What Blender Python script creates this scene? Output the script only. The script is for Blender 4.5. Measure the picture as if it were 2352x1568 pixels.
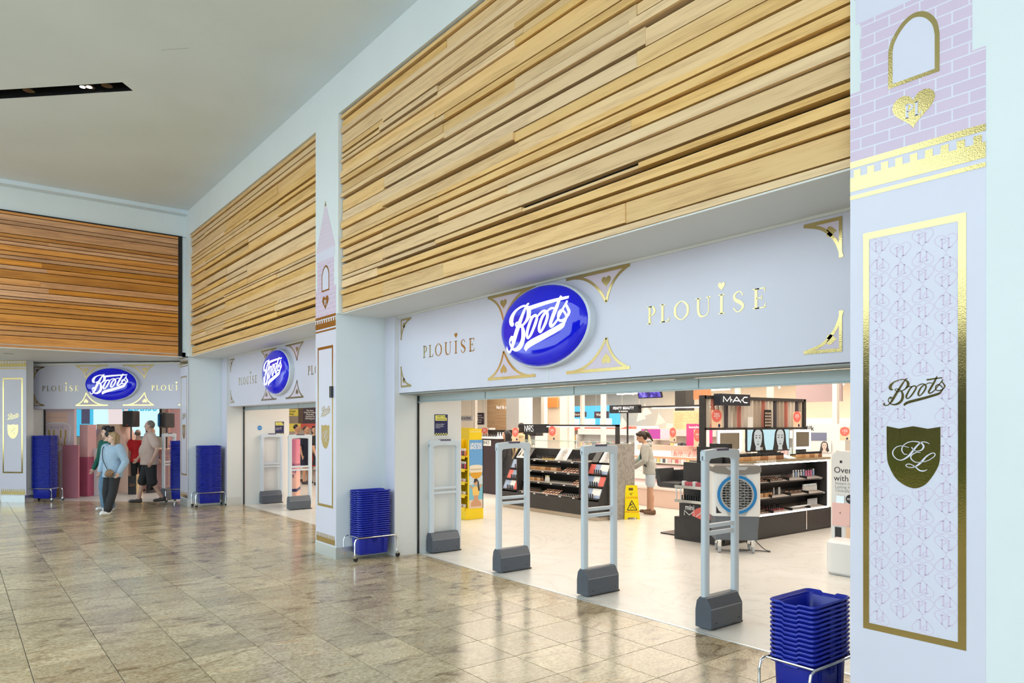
import bpy, bmesh, math, random
from math import pi, sin, cos, radians
from mathutils import Vector, Matrix
from mathutils.geometry import tessellate_polygon

# ---------------------------------------------------------------- camera, world, large lights, exposure
S = bpy.context.scene
COL = S.collection
for o in list(bpy.data.objects):
    bpy.data.objects.remove(o, do_unlink=True)

cam_d = bpy.data.cameras.new('camera')
cam_d.lens = 36 * 1634 / 2352
cam_d.sensor_width = 36
cam_d.sensor_fit = 'HORIZONTAL'
cam_d.shift_y = 189 / 2352
cam_d.clip_start = 0.05
cam = bpy.data.objects.new('camera', cam_d)
COL.objects.link(cam)
cam.location = (0, 0, 1.75)
cam.rotation_euler = (pi / 2, 0, radians(51.97))
S.camera = cam

world = bpy.data.worlds.new('daylight')
S.world = world
world.use_nodes = True
bgn = world.node_tree.nodes['Background']
bgn.inputs[0].default_value = (0.77, 0.93, 1.0, 1)
bgn.inputs[1].default_value = 3.1

def area_light(name, loc, sx, sy, power, col, rot=(0, 0, 0)):
    d = bpy.data.lights.new(name, 'AREA')
    d.shape = 'RECTANGLE'; d.size = sx; d.size_y = sy
    d.energy = power; d.color = col
    o = bpy.data.objects.new(name, d); COL.objects.link(o)
    o.location = loc; o.rotation_euler = rot
    return o

WARM = (1.0, 0.90, 0.77)
# ceiling luminaires of the shop (light comes straight down from its ceiling)
area_light('shop_light', (-6.0, 8.2, 3.38), 7.0, 3.0, 165, WARM)
area_light('shop_light', (-8.0, 12.5, 3.38), 9.0, 4.0, 330, WARM)
area_light('shop_light', (-13.5, 9.5, 3.38), 6.0, 6.0, 300, WARM)
area_light('shop_light', (-15.0, 17.5, 3.38), 12.0, 6.0, 560, WARM)
area_light('shop_light', (-15.0, 22.6, 3.38), 24.0, 5.0, 900, WARM)
area_light('shop_light', (-20.3, 4.8, 3.38), 4.0, 4.0, 210, (1.0, 0.90, 0.84))

S.view_settings.view_transform = 'Standard'
S.view_settings.look = 'None'
S.view_settings.exposure = 0.0
S.view_settings.gamma = 1.0
S.view_settings.use_curve_mapping = False
S.cycles.max_bounces = 5; S.cycles.diffuse_bounces = 3; S.cycles.glossy_bounces = 3
S.cycles.transmission_bounces = 4; S.cycles.transparent_max_bounces = 6
S.cycles.caustics_reflective = False; S.cycles.caustics_refractive = False
S.cycles.use_adaptive_sampling = True; S.cycles.adaptive_threshold = 0.07; S.cycles.adaptive_min_samples = 12

random.seed(7)
# ---------------------------------------------------------------- materials
MATS = {}

def mat(name, col=(0.8, 0.8, 0.8), rough=0.5, metal=0.0, emit=None, estr=1.0, spec=0.5, coat=0.0, alpha=1.0, trans=0.0):
    if name in MATS:
        return MATS[name]
    m = bpy.data.materials.new(name)
    m.use_nodes = True
    b = m.node_tree.nodes['Principled BSDF']
    b.inputs['Base Color'].default_value = (*col, 1)
    b.inputs['Roughness'].default_value = rough
    b.inputs['Metallic'].default_value = metal
    b.inputs['Specular IOR Level'].default_value = spec
    b.inputs['Coat Weight'].default_value = coat
    b.inputs['Coat Roughness'].default_value = 0.04
    b.inputs['Alpha'].default_value = alpha
    b.inputs['Transmission Weight'].default_value = trans
    if emit:
        b.inputs['Emission Color'].default_value = (*emit, 1)
        b.inputs['Emission Strength'].default_value = estr
        if name not in ('ceiling_line', 'led_white', 'strip_glow'): m.cycles.emission_sampling = 'NONE'   # small glows: found by chance rays only
    MATS[name] = m
    return m

def nodes_of(m):
    nt = m.node_tree
    return nt, nt.nodes, nt.links, nt.nodes['Principled BSDF']

def ramp(nd, stops):
    r = nd.new('ShaderNodeValToRGB')
    e = r.color_ramp.elements
    while len(e) < len(stops):
        e.new(0.5)
    for i, (p, c) in enumerate(stops):
        e[i].position = p
        e[i].color = (*c, 1)
    return r

def soft_noise(m, scale=3.0, amt=0.06, bump=0.0, bscale=200.0):
    """slight mottling of the base colour, and fine relief"""
    nt, nd, ln, b = nodes_of(m)
    tc = nd.new('ShaderNodeTexCoord')
    n = nd.new('ShaderNodeTexNoise'); n.inputs['Scale'].default_value = scale; n.inputs['Detail'].default_value = 4
    ln.new(tc.outputs['Object'], n.inputs['Vector'])
    c = b.inputs['Base Color'].default_value[:3]
    r = ramp(nd, [(0.3, tuple(max(0, x * (1 - amt)) for x in c)), (0.7, tuple(min(1, x * (1 + amt)) for x in c))])
    ln.new(n.outputs['Fac'], r.inputs['Fac']); ln.new(r.outputs['Color'], b.inputs['Base Color'])
    if bump:
        n2 = nd.new('ShaderNodeTexNoise'); n2.inputs['Scale'].default_value = bscale
        ln.new(tc.outputs['Object'], n2.inputs['Vector'])
        bp = nd.new('ShaderNodeBump'); bp.inputs['Strength'].default_value = bump; bp.inputs['Distance'].default_value = 0.002
        ln.new(n2.outputs['Fac'], bp.inputs['Height']); ln.new(bp.outputs['Normal'], b.inputs['Normal'])
    return m

WALL = soft_noise(mat('white_paint', (0.74, 0.79, 0.815), 0.55), 1.5, 0.02)
WALLW = soft_noise(mat('warm_white_paint', (0.76, 0.76, 0.74), 0.55), 1.5, 0.02)
CEIL = soft_noise(mat('ceiling_paint', (0.71, 0.80, 0.875), 0.8), 0.8, 0.03)
VINYL = soft_noise(mat('lavender_vinyl', (0.70, 0.69, 0.81), 0.35), 2.0, 0.015)
VPINK = mat('pink_vinyl', (0.66, 0.54, 0.68), 0.35)
VROSE = mat('rose_print', (0.70, 0.60, 0.72), 0.4)
VLILAC = mat('lilac_print', (0.70, 0.69, 0.82), 0.4)
STEEL = mat('brushed_steel', (0.74, 0.79, 0.81), 0.38, 0.85)
CHROME = mat('chrome', (0.75, 0.77, 0.78), 0.12, 1.0)
BLACK = mat('black_gloss', (0.02, 0.02, 0.022), 0.25)
BLACKM = soft_noise(mat('black_matt', (0.030, 0.028, 0.028), 0.5), 8, 0.15)
DARK = mat('dark_void', (0.012, 0.010, 0.009), 0.8)
WHITE = mat('white_plastic', (0.82, 0.83, 0.83), 0.35)
GREYP = mat('grey_plastic', (0.30, 0.32, 0.34), 0.4)
GATE = mat('gate_plastic', (0.62, 0.69, 0.76), 0.35)
GATEB = soft_noise(mat('gate_base_plastic', (0.085, 0.10, 0.125), 0.4), 30, 0.05, 0.15, 400)
BLUEB = soft_noise(mat('basket_plastic', (0.008, 0.02, 0.36), 0.28), 12, 0.08, 0.08, 300)
RED = mat('red_print', (0.75, 0.06, 0.05), 0.5)
CORAL = mat('coral_print', (0.83, 0.16, 0.13), 0.5)
PEACH = mat('peach_print', (0.90, 0.62, 0.42), 0.5)
PAPER = mat('white_print', (0.85, 0.85, 0.84), 0.55)
INK = mat('ink_print', (0.02, 0.02, 0.025), 0.5)
YELLOW = mat('yellow_plastic', (0.86, 0.62, 0.01), 0.4)
SKIN = soft_noise(mat('skin', (0.62, 0.36, 0.26), 0.5), 20, 0.05)

# gold foil: creased metal film
GOLD = mat('gold_foil', (0.60, 0.47, 0.20), 0.13, 1.0)
nt, nd, ln, b = nodes_of(GOLD)
tc = nd.new('ShaderNodeTexCoord')
n1 = nd.new('ShaderNodeTexNoise'); n1.inputs['Scale'].default_value = 160; n1.inputs['Detail'].default_value = 3
n2 = nd.new('ShaderNodeTexNoise'); n2.inputs['Scale'].default_value = 5
ln.new(tc.outputs['Object'], n1.inputs['Vector']); ln.new(tc.outputs['Object'], n2.inputs['Vector'])
mx = nd.new('ShaderNodeMath'); mx.operation = 'MULTIPLY'
ln.new(n1.outputs['Fac'], mx.inputs[0]); ln.new(n2.outputs['Fac'], mx.inputs[1])
bp = nd.new('ShaderNodeBump'); bp.inputs['Strength'].default_value = 0.35; bp.inputs['Distance'].default_value = 0.002
ln.new(mx.outputs[0], bp.inputs['Height']); ln.new(bp.outputs['Normal'], b.inputs['Normal'])

# printed bricks of the vinyl castle
CASTLE = mat('castle_print', (0.66, 0.54, 0.68), 0.35)
nt, nd, ln, b = nodes_of(CASTLE)
geo = nd.new('ShaderNodeNewGeometry')
sp = nd.new('ShaderNodeSeparateXYZ'); ln.new(geo.outputs['Position'], sp.inputs[0])
cb = nd.new('ShaderNodeCombineXYZ')
ln.new(sp.outputs['X'], cb.inputs['X']); ln.new(sp.outputs['Z'], cb.inputs['Y'])
br = nd.new('ShaderNodeTexBrick')
br.inputs['Scale'].default_value = 1.0; br.inputs['Brick Width'].default_value = 0.15; br.inputs['Row Height'].default_value = 0.06
br.inputs['Mortar Size'].default_value = 0.0035; br.inputs['Mortar Smooth'].default_value = 0.0
br.inputs['Color1'].default_value = (0.68, 0.54, 0.69, 1); br.inputs['Color2'].default_value = (0.64, 0.52, 0.68, 1)
br.inputs['Mortar'].default_value = (0.74, 0.73, 0.84, 1)
ln.new(cb.outputs[0], br.inputs['Vector']); ln.new(br.outputs['Color'], b.inputs['Base Color'])

def wood_mat(name, c_lo, c_mid, c_hi, tint=0.25):
    m = mat(name, c_mid, 0.5)
    nt, nd, ln, b = nodes_of(m)
    tc = nd.new('ShaderNodeTexCoord')
    oi = nd.new('ShaderNodeObjectInfo')
    off = nd.new('ShaderNodeVectorMath'); off.operation = 'SCALE'; off.inputs[0].default_value = (37, 19, 23)
    ln.new(oi.outputs['Random'], off.inputs['Scale'])
    add = nd.new('ShaderNodeVectorMath'); add.operation = 'ADD'
    ln.new(tc.outputs['Object'], add.inputs[0]); ln.new(off.outputs[0], add.inputs[1])
    mp = nd.new('ShaderNodeMapping'); mp.inputs['Scale'].default_value = (0.55, 9, 9)
    ln.new(add.outputs[0], mp.inputs['Vector'])
    big = nd.new('ShaderNodeTexNoise'); big.inputs['Scale'].default_value = 0.9; big.inputs['Detail'].default_value = 2
    ln.new(mp.outputs[0], big.inputs['Vector'])
    mul = nd.new('ShaderNodeMath'); mul.operation = 'MULTIPLY'; mul.inputs[1].default_value = 26
    ln.new(big.outputs['Fac'], mul.inputs[0])
    sn = nd.new('ShaderNodeMath'); sn.operation = 'SINE'
    ln.new(mul.outputs[0], sn.inputs[0])
    mp2 = nd.new('ShaderNodeMapping'); mp2.inputs['Scale'].default_value = (3, 90, 90)
    ln.new(add.outputs[0], mp2.inputs['Vector'])
    fine = nd.new('ShaderNodeTexNoise'); fine.inputs['Scale'].default_value = 2; fine.inputs['Detail'].default_value = 3
    ln.new(mp2.outputs[0], fine.inputs['Vector'])
    a1 = nd.new('ShaderNodeMath'); a1.operation = 'MULTIPLY_ADD'; a1.inputs[1].default_value = 0.16
    ln.new(sn.outputs[0], a1.inputs[0]); ln.new(fine.outputs['Fac'], a1.inputs[2])
    r = ramp(nd, [(0.2, c_lo), (0.5, c_mid), (0.8, c_hi)])
    ln.new(a1.outputs[0], r.inputs['Fac'])
    hs = nd.new('ShaderNodeHueSaturation')
    mr = nd.new('ShaderNodeMapRange'); mr.inputs['To Min'].default_value = 1 - tint; mr.inputs['To Max'].default_value = 1 + tint * 0.6
    wn = nd.new('ShaderNodeTexWhiteNoise'); wn.noise_dimensions = '1D'; ln.new(oi.outputs['Random'], wn.inputs['W'])
    ln.new(wn.outputs['Value'], mr.inputs['Value']); ln.new(mr.outputs[0], hs.inputs['Value'])
    mr2 = nd.new('ShaderNodeMapRange'); mr2.inputs['To Min'].default_value = 0.82; mr2.inputs['To Max'].default_value = 1.12
    ln.new(oi.outputs['Random'], mr2.inputs['Value']); ln.new(mr2.outputs[0], hs.inputs['Saturation'])
    ln.new(r.outputs['Color'], hs.inputs['Color'])
    ln.new(hs.outputs['Color'], b.inputs['Base Color'])
    return m

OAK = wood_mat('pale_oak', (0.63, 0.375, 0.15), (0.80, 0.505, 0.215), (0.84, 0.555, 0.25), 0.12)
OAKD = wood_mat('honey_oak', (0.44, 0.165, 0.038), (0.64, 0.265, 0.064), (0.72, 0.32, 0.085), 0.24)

# polished granite, tone varies from tile to tile
TP = 0.4838; TX0, TY0 = -5.18, 0.42
GRAN = mat('granite', (0.4, 0.36, 0.28), 0.16, spec=0.4)
nt, nd, ln, b = nodes_of(GRAN)
geo = nd.new('ShaderNodeNewGeometry')
mp = nd.new('ShaderNodeMapping'); mp.inputs['Scale'].default_value = (1.0, 0.42, 1); mp.inputs['Rotation'].default_value = (0, 0, 0.12)
ln.new(geo.outputs['Position'], mp.inputs['Vector'])
idv = nd.new('ShaderNodeVectorMath'); idv.operation = 'SUBTRACT'; idv.inputs[1].default_value = (TX0, TY0, 0)
ln.new(geo.outputs['Position'], idv.inputs[0])
idd = nd.new('ShaderNodeVectorMath'); idd.operation = 'SCALE'; idd.inputs['Scale'].default_value = 1 / TP
ln.new(idv.outputs[0], idd.inputs[0])
sp = nd.new('ShaderNodeSeparateXYZ'); ln.new(idd.outputs[0], sp.inputs[0])
fx = nd.new('ShaderNodeMath'); fx.operation = 'FLOOR'; ln.new(sp.outputs['X'], fx.inputs[0])
fy = nd.new('ShaderNodeMath'); fy.operation = 'FLOOR'; ln.new(sp.outputs['Y'], fy.inputs[0])
cb = nd.new('ShaderNodeCombineXYZ'); ln.new(fx.outputs[0], cb.inputs['X']); ln.new(fy.outputs[0], cb.inputs['Y'])
wn = nd.new('ShaderNodeTexWhiteNoise'); wn.noise_dimensions = '2D'; ln.new(cb.outputs[0], wn.inputs['Vector'])
offs = nd.new('ShaderNodeVectorMath'); offs.operation = 'SCALE'; offs.inputs['Scale'].default_value = 20
ln.new(wn.outputs['Color'], offs.inputs[0])
ad = nd.new('ShaderNodeVectorMath'); ad.operation = 'ADD'; ln.new(mp.outputs[0], ad.inputs[0]); ln.new(offs.outputs[0], ad.inputs[1])
g1 = nd.new('ShaderNodeTexNoise'); g1.inputs['Scale'].default_value = 75; g1.inputs['Detail'].default_value = 5; g1.inputs['Roughness'].default_value = 0.75
ln.new(ad.outputs[0], g1.inputs['Vector'])
g2 = nd.new('ShaderNodeTexNoise'); g2.inputs['Scale'].default_value = 5; g2.inputs['Detail'].default_value = 5; g2.inputs['Distortion'].default_value = 1.4
ln.new(ad.outputs[0], g2.inputs['Vector'])
r1 = ramp(nd, [(0.28, (0.10, 0.078, 0.054)), (0.39, (0.36, 0.27, 0.165)), (0.52, (0.60, 0.495, 0.33)), (0.70, (0.76, 0.665, 0.50))])
ln.new(g1.outputs['Fac'], r1.inputs['Fac'])
r2 = ramp(nd, [(0.30, (0.42, 0.35, 0.29)), (0.42, (0.85, 0.80, 0.72)), (0.62, (1.0, 0.98, 0.92)), (0.75, (0.98, 0.80, 0.62))])
ln.new(g2.outputs['Fac'], r2.inputs['Fac'])
ml = nd.new('ShaderNodeMix'); ml.data_type = 'RGBA'; ml.blend_type = 'MULTIPLY'; ml.inputs['Factor'].default_value = 1
ln.new(r1.outputs['Color'], ml.inputs['A']); ln.new(r2.outputs['Color'], ml.inputs['B'])
hs = nd.new('ShaderNodeHueSaturation')
mr = nd.new('ShaderNodeMapRange'); mr.inputs['To Min'].default_value = 0.78; mr.inputs['To Max'].default_value = 1.14
ln.new(wn.outputs['Value'], mr.inputs['Value']); ln.new(mr.outputs[0], hs.inputs['Value'])
ln.new(ml.outputs['Result'], hs.inputs['Color']); ln.new(hs.outputs['Color'], b.inputs['Base Color'])
rr = nd.new('ShaderNodeMapRange'); rr.inputs['To Min'].default_value = 0.10; rr.inputs['To Max'].default_value = 0.26
ln.new(g2.outputs['Fac'], rr.inputs['Value']); ln.new(rr.outputs[0], b.inputs['Roughness'])
GROUT = mat('floor_joint', (0.055, 0.045, 0.035), 0.7)

MARB = mat('shop_floor_marble', (0.8, 0.78, 0.74), 0.28)
nt, nd, ln, b = nodes_of(MARB)
tc = nd.new('ShaderNodeTexCoord')
g1 = nd.new('ShaderNodeTexNoise'); g1.inputs['Scale'].default_value = 1.1; g1.inputs['Detail'].default_value = 8; g1.inputs['Distortion'].default_value = 1.6
ln.new(tc.outputs['Object'], g1.inputs['Vector'])
r1 = ramp(nd, [(0.35, (0.78, 0.75, 0.70)), (0.485, (0.76, 0.73, 0.68)), (0.50, (0.66, 0.63, 0.58)), (0.515, (0.76, 0.73, 0.68)), (0.7, (0.80, 0.78, 0.74))])
ln.new(g1.outputs['Fac'], r1.inputs['Fac']); ln.new(r1.outputs['Color'], b.inputs['Base Color'])

GREYW = wood_mat('grey_wood', (0.24, 0.22, 0.19), (0.34, 0.31, 0.28), (0.42, 0.39, 0.35), 0.05)

# ---------------------------------------------------------------- mesh helpers
def wmat(o):
    m = o.matrix_basis.copy()
    return wmat(o.parent) @ o.matrix_parent_inverse @ m if o.parent else m

def keep(o, parent):
    o.parent = parent
    o.matrix_parent_inverse = wmat(parent).inverted()

def tag(o, label, cat, group=None, kind=None):
    o['label'] = label
    if cat: o['category'] = cat
    if group: o['group'] = group
    if kind: o['kind'] = kind
    return o

def thing(name, label, cat, loc=(0, 0, 0), rz=0.0, group=None):
    o = bpy.data.objects.new(name, None)
    o.empty_display_size = 0.1
    COL.objects.link(o)
    o.location = loc; o.rotation_euler = (0, 0, rz)
    return tag(o, label, cat, group)

def dup(root, loc=None, rz=None, label=None, group=None, parent=None):
    r = root.copy(); COL.objects.link(r)
    if parent is not None: r.parent = parent
    if loc is not None: r.location = loc
    if rz is not None: r.rotation_euler = (0, 0, rz)
    if label: r['label'] = label
    if group: r['group'] = group
    for ch in root.children:
        dup(ch, parent=r)
    return r

class Fr:
    """a flat frame: s to the right, z up, d out of the surface"""
    def __init__(self, o, ex, up=(0, 0, 1)):
        self.o = Vector(o); self.ex = Vector(ex).normalized(); self.up = Vector(up).normalized()
        self.n = self.ex.cross(self.up)
    def __call__(self, s, z, d=0.0):
        return self.o + self.ex * s + self.up * z + self.n * d

def smooth_path(pts, closed=False, k=5):
    P = [Vector(p) for p in pts]
    n = len(P)
    out = []
    rng = range(n if closed else n - 1)
    for i in rng:
        if closed:
            p0, p1, p2, p3 = P[(i - 1) % n], P[i], P[(i + 1) % n], P[(i + 2) % n]
        else:
            p0, p1, p2, p3 = P[max(i - 1, 0)], P[i], P[i + 1], P[min(i + 2, n - 1)]
        for j in range(k):
            t = j / k
            out.append(0.5 * ((2 * p1) + (p2 - p0) * t + (2 * p0 - 5 * p1 + 4 * p2 - p3) * t * t + (3 * p1 - p0 - 3 * p2 + p3) * t ** 3))
    if not closed:
        out.append(P[-1])
    return out

class MB:
    def __init__(self):
        self.v = []; self.f = []; self.m = []; self.cur = 0
    def add(self, vs, fs):
        b = len(self.v)
        self.v += [tuple(x) for x in vs]
        self.f += [tuple(b + i for i in f) for f in fs]
        self.m += [self.cur] * len(fs)
        return self
    def box(self, x0, x1, y0, y1, z0, z1):
        vs = [(x, y, z) for z in (z0, z1) for y in (y0, y1) for x in (x0, x1)]
        return self.add(vs, [(0, 2, 3, 1), (4, 5, 7, 6), (0, 1, 5, 4), (2, 6, 7, 3), (0, 4, 6, 2), (1, 3, 7, 5)])
    def cbox(self, c, sx, sy, sz):
        return self.box(c[0] - sx / 2, c[0] + sx / 2, c[1] - sy / 2, c[1] + sy / 2, c[2] - sz / 2, c[2] + sz / 2)
    def fbox(self, fr, s0, s1, z0, z1, d0, d1):
        vs = [fr(s, z, d) for d in (d0, d1) for z in (z0, z1) for s in (s0, s1)]
        return self.add(vs, [(0, 2, 3, 1), (4, 5, 7, 6), (0, 1, 5, 4), (2, 6, 7, 3), (0, 4, 6, 2), (1, 3, 7, 5)])
    def poly(self, fr, pts, d0, d1, back=False):
        """extruded polygon (may be concave) on a frame, from depth d0 to d1"""
        n = len(pts)
        area = sum(pts[i][0] * pts[(i + 1) % n][1] - pts[(i + 1) % n][0] * pts[i][1] for i in range(n))
        if area < 0: pts = pts[::-1]
        tri = tessellate_polygon([[Vector((p[0], p[1], 0)) for p in pts]])
        a = [fr(p[0], p[1], d1) for p in pts]; bq = [fr(p[0], p[1], d0) for p in pts]
        fs = []
        for t in tri:
            ar = (pts[t[1]][0] - pts[t[0]][0]) * (pts[t[2]][1] - pts[t[0]][1]) - (pts[t[2]][0] - pts[t[0]][0]) * (pts[t[1]][1] - pts[t[0]][1])
            t = tuple(t) if ar > 0 else tuple(t[::-1])
            fs.append(t)
            if back: fs.append(tuple(n + i for i in t[::-1]))
        fs += [(i, n + i, n + (i + 1) % n, (i + 1) % n) for i in range(n)]
        return self.add(a + bq, fs)
    def ribbon(self, fr, pts, w, d0, d1, closed=False, k=5, sm=True):
        """flat stroke of varying width"""
        P3 = []
        n = len(pts)
        for i, p in enumerate(pts):
            wi = w[i] if isinstance(w, (list, tuple)) else w
            P3.append((p[0], p[1], wi))
        P = smooth_path(P3, closed, k) if sm else [Vector(p) for p in P3]
        m = len(P); L = []; Rr = []
        for i in range(m):
            a = P[(i - 1) % m] if (closed or i > 0) else P[i]
            c = P[(i + 1) % m] if (closed or i < m - 1) else P[i]
            t = Vector((c[0] - a[0], c[1] - a[1]))
            if t.length < 1e-9: t = Vector((1, 0))
            t.normalize(); nn = Vector((-t.y, t.x)) * max(P[i][2], 1e-4) / 2
            L.append((P[i][0] + nn.x, P[i][1] + nn.y)); Rr.append((P[i][0] - nn.x, P[i][1] - nn.y))
        vs = []
        for i in range(m):
            vs += [fr(*L[i], d1), fr(*Rr[i], d1), fr(*L[i], d0), fr(*Rr[i], d0)]
        fs = []
        for i in range(m if closed else m - 1):
            j = (i + 1) % m
            q, r = 4 * i, 4 * j
            fs += [(q, q + 1, r + 1, r), (q + 2, q, r, r + 2), (q + 1, q + 3, r + 3, r + 1)]
        if not closed:
            fs += [(0, 2, 3, 1), (4 * m - 4, 4 * m - 3, 4 * m - 1, 4 * m - 2)]
        return self.add(vs, fs)
    def tube(self, pts, r, seg=8, sm=0, cap=True, closed=False):
        P = [Vector(p) for p in pts]
        if sm: P = smooth_path(P, closed, sm)
        n = len(P); R = r if isinstance(r, (list, tuple)) else None
        vs = []; up = None
        for i in range(n):
            a = P[(i - 1) % n] if (closed or i > 0) else P[i]
            c = P[(i + 1) % n] if (closed or i < n - 1) else P[i]
            t = (c - a).normalized()
            if up is None:
                up = Vector((0, 0, 1)) if abs(t.z) < 0.9 else Vector((1, 0, 0))
            x = t.cross(up).normalized(); up = x.cross(t).normalized()
            ri = R[min(i, len(R) - 1)] if R else r
            for j in range(seg):
                an = 2 * pi * j / seg
                vs.append(P[i] + (x * cos(an) + up * sin(an)) * ri)
        fs = []
        for i in range(n if closed else n - 1):
            k = (i + 1) % n
            for j in range(seg):
                l = (j + 1) % seg
                fs.append((i * seg + j, i * seg + l, k * seg + l, k * seg + j))
        if cap and not closed:
            fs.append(tuple(range(seg))[::-1]); fs.append(tuple((n - 1) * seg + j for j in range(seg)))
        return self.add(vs, fs)
    def lathe(self, prof, c=(0, 0, 0), seg=16, sx=1.0, sy=1.0):
        vs = []; fs = []
        for (r, z) in prof:
            for j in range(seg):
                a = 2 * pi * j / seg
                vs.append((c[0] + r * cos(a) * sx, c[1] + r * sin(a) * sy, c[2] + z))
        n = len(prof)
        for i in range(n - 1):
            for j in range(seg):
                l = (j + 1) % seg
                fs.append((i * seg + j, i * seg + l, (i + 1) * seg + l, (i + 1) * seg + j))
        fs.append(tuple(range(seg))[::-1]); fs.append(tuple((n - 1) * seg + j for j in range(seg)))
        return self.add(vs, fs)
    def sphere(self, c, rx, ry=None, rz=None, seg=12, rings=8, M=None):
        ry = ry or rx; rz = rz or rx
        vs = []; fs = []
        for i in range(rings + 1):
            th = pi * i / rings
            for j in range(seg):
                a = 2 * pi * j / seg
                p = Vector((rx * sin(th) * cos(a), ry * sin(th) * sin(a), -rz * cos(th)))
                if M is not None: p = M @ p
                vs.append(p + Vector(c))
        for i in range(rings):
            for j in range(seg):
                l = (j + 1) % seg
                fs.append((i * seg + j, i * seg + l, (i + 1) * seg + l, (i + 1) * seg + j))
        return self.add(vs, fs)
    def rbox(self, x0, x1, y0, y1, z0, z1, r, seg=4, z_in=0.0):
        """box with rounded vertical edges"""
        def ring(z, ins=0.0):
            out = []
            for cx, cy, a0 in ((x1 - r, y1 - r, 0), (x0 + r, y1 - r, pi / 2), (x0 + r, y0 + r, pi), (x1 - r, y0 + r, 1.5 * pi)):
                for k in range(seg + 1):
                    a = a0 + pi / 2 * k / seg
                    out.append((cx + (r - ins) * cos(a), cy + (r - ins) * sin(a), z))
            return out
        n = 4 * (seg + 1)
        if z_in:
            rings = [ring(z0, z_in), ring(z0 + z_in), ring(z1 - z_in), ring(z1, z_in)]
        else:
            rings = [ring(z0), ring(z1)]
        vs = [p for q in rings for p in q]; fs = []
        for i in range(len(rings) - 1):
            for j in range(n):
                l = (j + 1) % n
                fs.append((i * n + j, i * n + l, (i + 1) * n + l, (i + 1) * n + j))
        fs.append(tuple(range(n))[::-1]); fs.append(tuple((len(rings) - 1) * n + j for j in range(n)))
        return self.add(vs, fs)
    def xf(self, M, start=0):
        for i in range(start, len(self.v)):
            self.v[i] = tuple(M @ Vector(self.v[i]))
        return self
    def mesh(self, name, mats, smooth=False):
        me = bpy.data.meshes.new(name)
        me.from_pydata(self.v, [], self.f)
        for m in (mats if isinstance(mats, (list, tuple)) else [mats]):
            me.materials.append(m)
        if any(self.m):
            me.polygons.foreach_set('material_index', self.m)
        if smooth:
            me.polygons.foreach_set('use_smooth', [True] * len(me.polygons))
        me.update()
        return me
    def build(self, name, mats, parent=None, smooth=False, bevel=0.0, origin=None, bseg=2):
        if origin is not None:
            ov = Vector(origin)
            self.v = [tuple(Vector(p) - ov) for p in self.v]
        me = self.mesh(name, mats, smooth)
        if smooth:
            try: me.set_sharp_from_angle(angle=radians(40))
            except Exception: pass
        o = bpy.data.objects.new(name, me)
        COL.objects.link(o)
        if origin is not None: o.location = origin
        if bevel:
            md = o.modifiers.new('edge', 'BEVEL'); md.width = bevel; md.segments = bseg; md.limit_method = 'ANGLE'; md.angle_limit = radians(50)
        if parent is not None: keep(o, parent)
        return o

def inst(name, me, loc, rz=0.0, parent=None):
    o = bpy.data.objects.new(name, me); COL.objects.link(o)
    o.location = loc; o.rotation_euler = (0, 0, rz)
    if parent is not None: keep(o, parent)
    return o

def struct(o):
    o['kind'] = 'structure'
    return o

def txt(name, s, size, m, fr, s0, z0, parent=None, d=0.002, align='CENTER', mirror=False, ext=0.0006, sx=1.0, space=1.0, bold=0.0, line=1.0, shear=0.0):
    cu = bpy.data.curves.new(name, 'FONT')
    cu.body = s; cu.size = size; cu.align_x = align; cu.align_y = 'CENTER'; cu.extrude = ext
    cu.space_character = space; cu.space_line = line; cu.offset = bold; cu.shear = shear
    cu.resolution_u = 3
    tmp = bpy.data.objects.new('tmp_text', cu)
    me = bpy.data.meshes.new_from_object(tmp)
    bpy.data.objects.remove(tmp); bpy.data.curves.remove(cu)
    for v in me.vertices:
        x = v.co.x * sx * (-1 if mirror else 1)
        v.co = fr(s0 + x, z0 + v.co.y, d + v.co.z)
    if mirror: me.flip_normals()
    me.materials.clear(); me.materials.append(m)
    me.update()
    o = bpy.data.objects.new(name, me); COL.objects.link(o)
    if parent is not None: keep(o, parent)
    return o

def arc(cx, cz, r, a0, a1, n, rz=None):
    rz = rz or r
    return [(cx + r * cos(a0 + (a1 - a0) * i / n), cz + rz * sin(a0 + (a1 - a0) * i / n)) for i in range(n + 1)]

def heart(cx, cz, w, h, n=14, flip=False):
    """outline of a heart, point down"""
    out = []
    for i in range(2 * n):
        t = 2 * pi * i / (2 * n)
        x = 16 * sin(t) ** 3 / 32 * w
        z = (13 * cos(t) - 5 * cos(2 * t) - 2 * cos(3 * t) - cos(4 * t) + 2.5) / 29 * h
        out.append((cx + x, cz + (-z if flip else z)))
    return out
# ---------------------------------------------------------------- the setting: floors
DG = Vector((0.70711, 0.70711, 0)); DN = Vector((-0.70711, 0.70711, 0)); DO = Vector((-19.40, 1.0, 0))
def b3(s, t, z=0.0):
    """point of the angled entrance: s along it, t into the shop"""
    return DO + DG * s + DN * t + Vector((0, 0, z))

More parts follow.
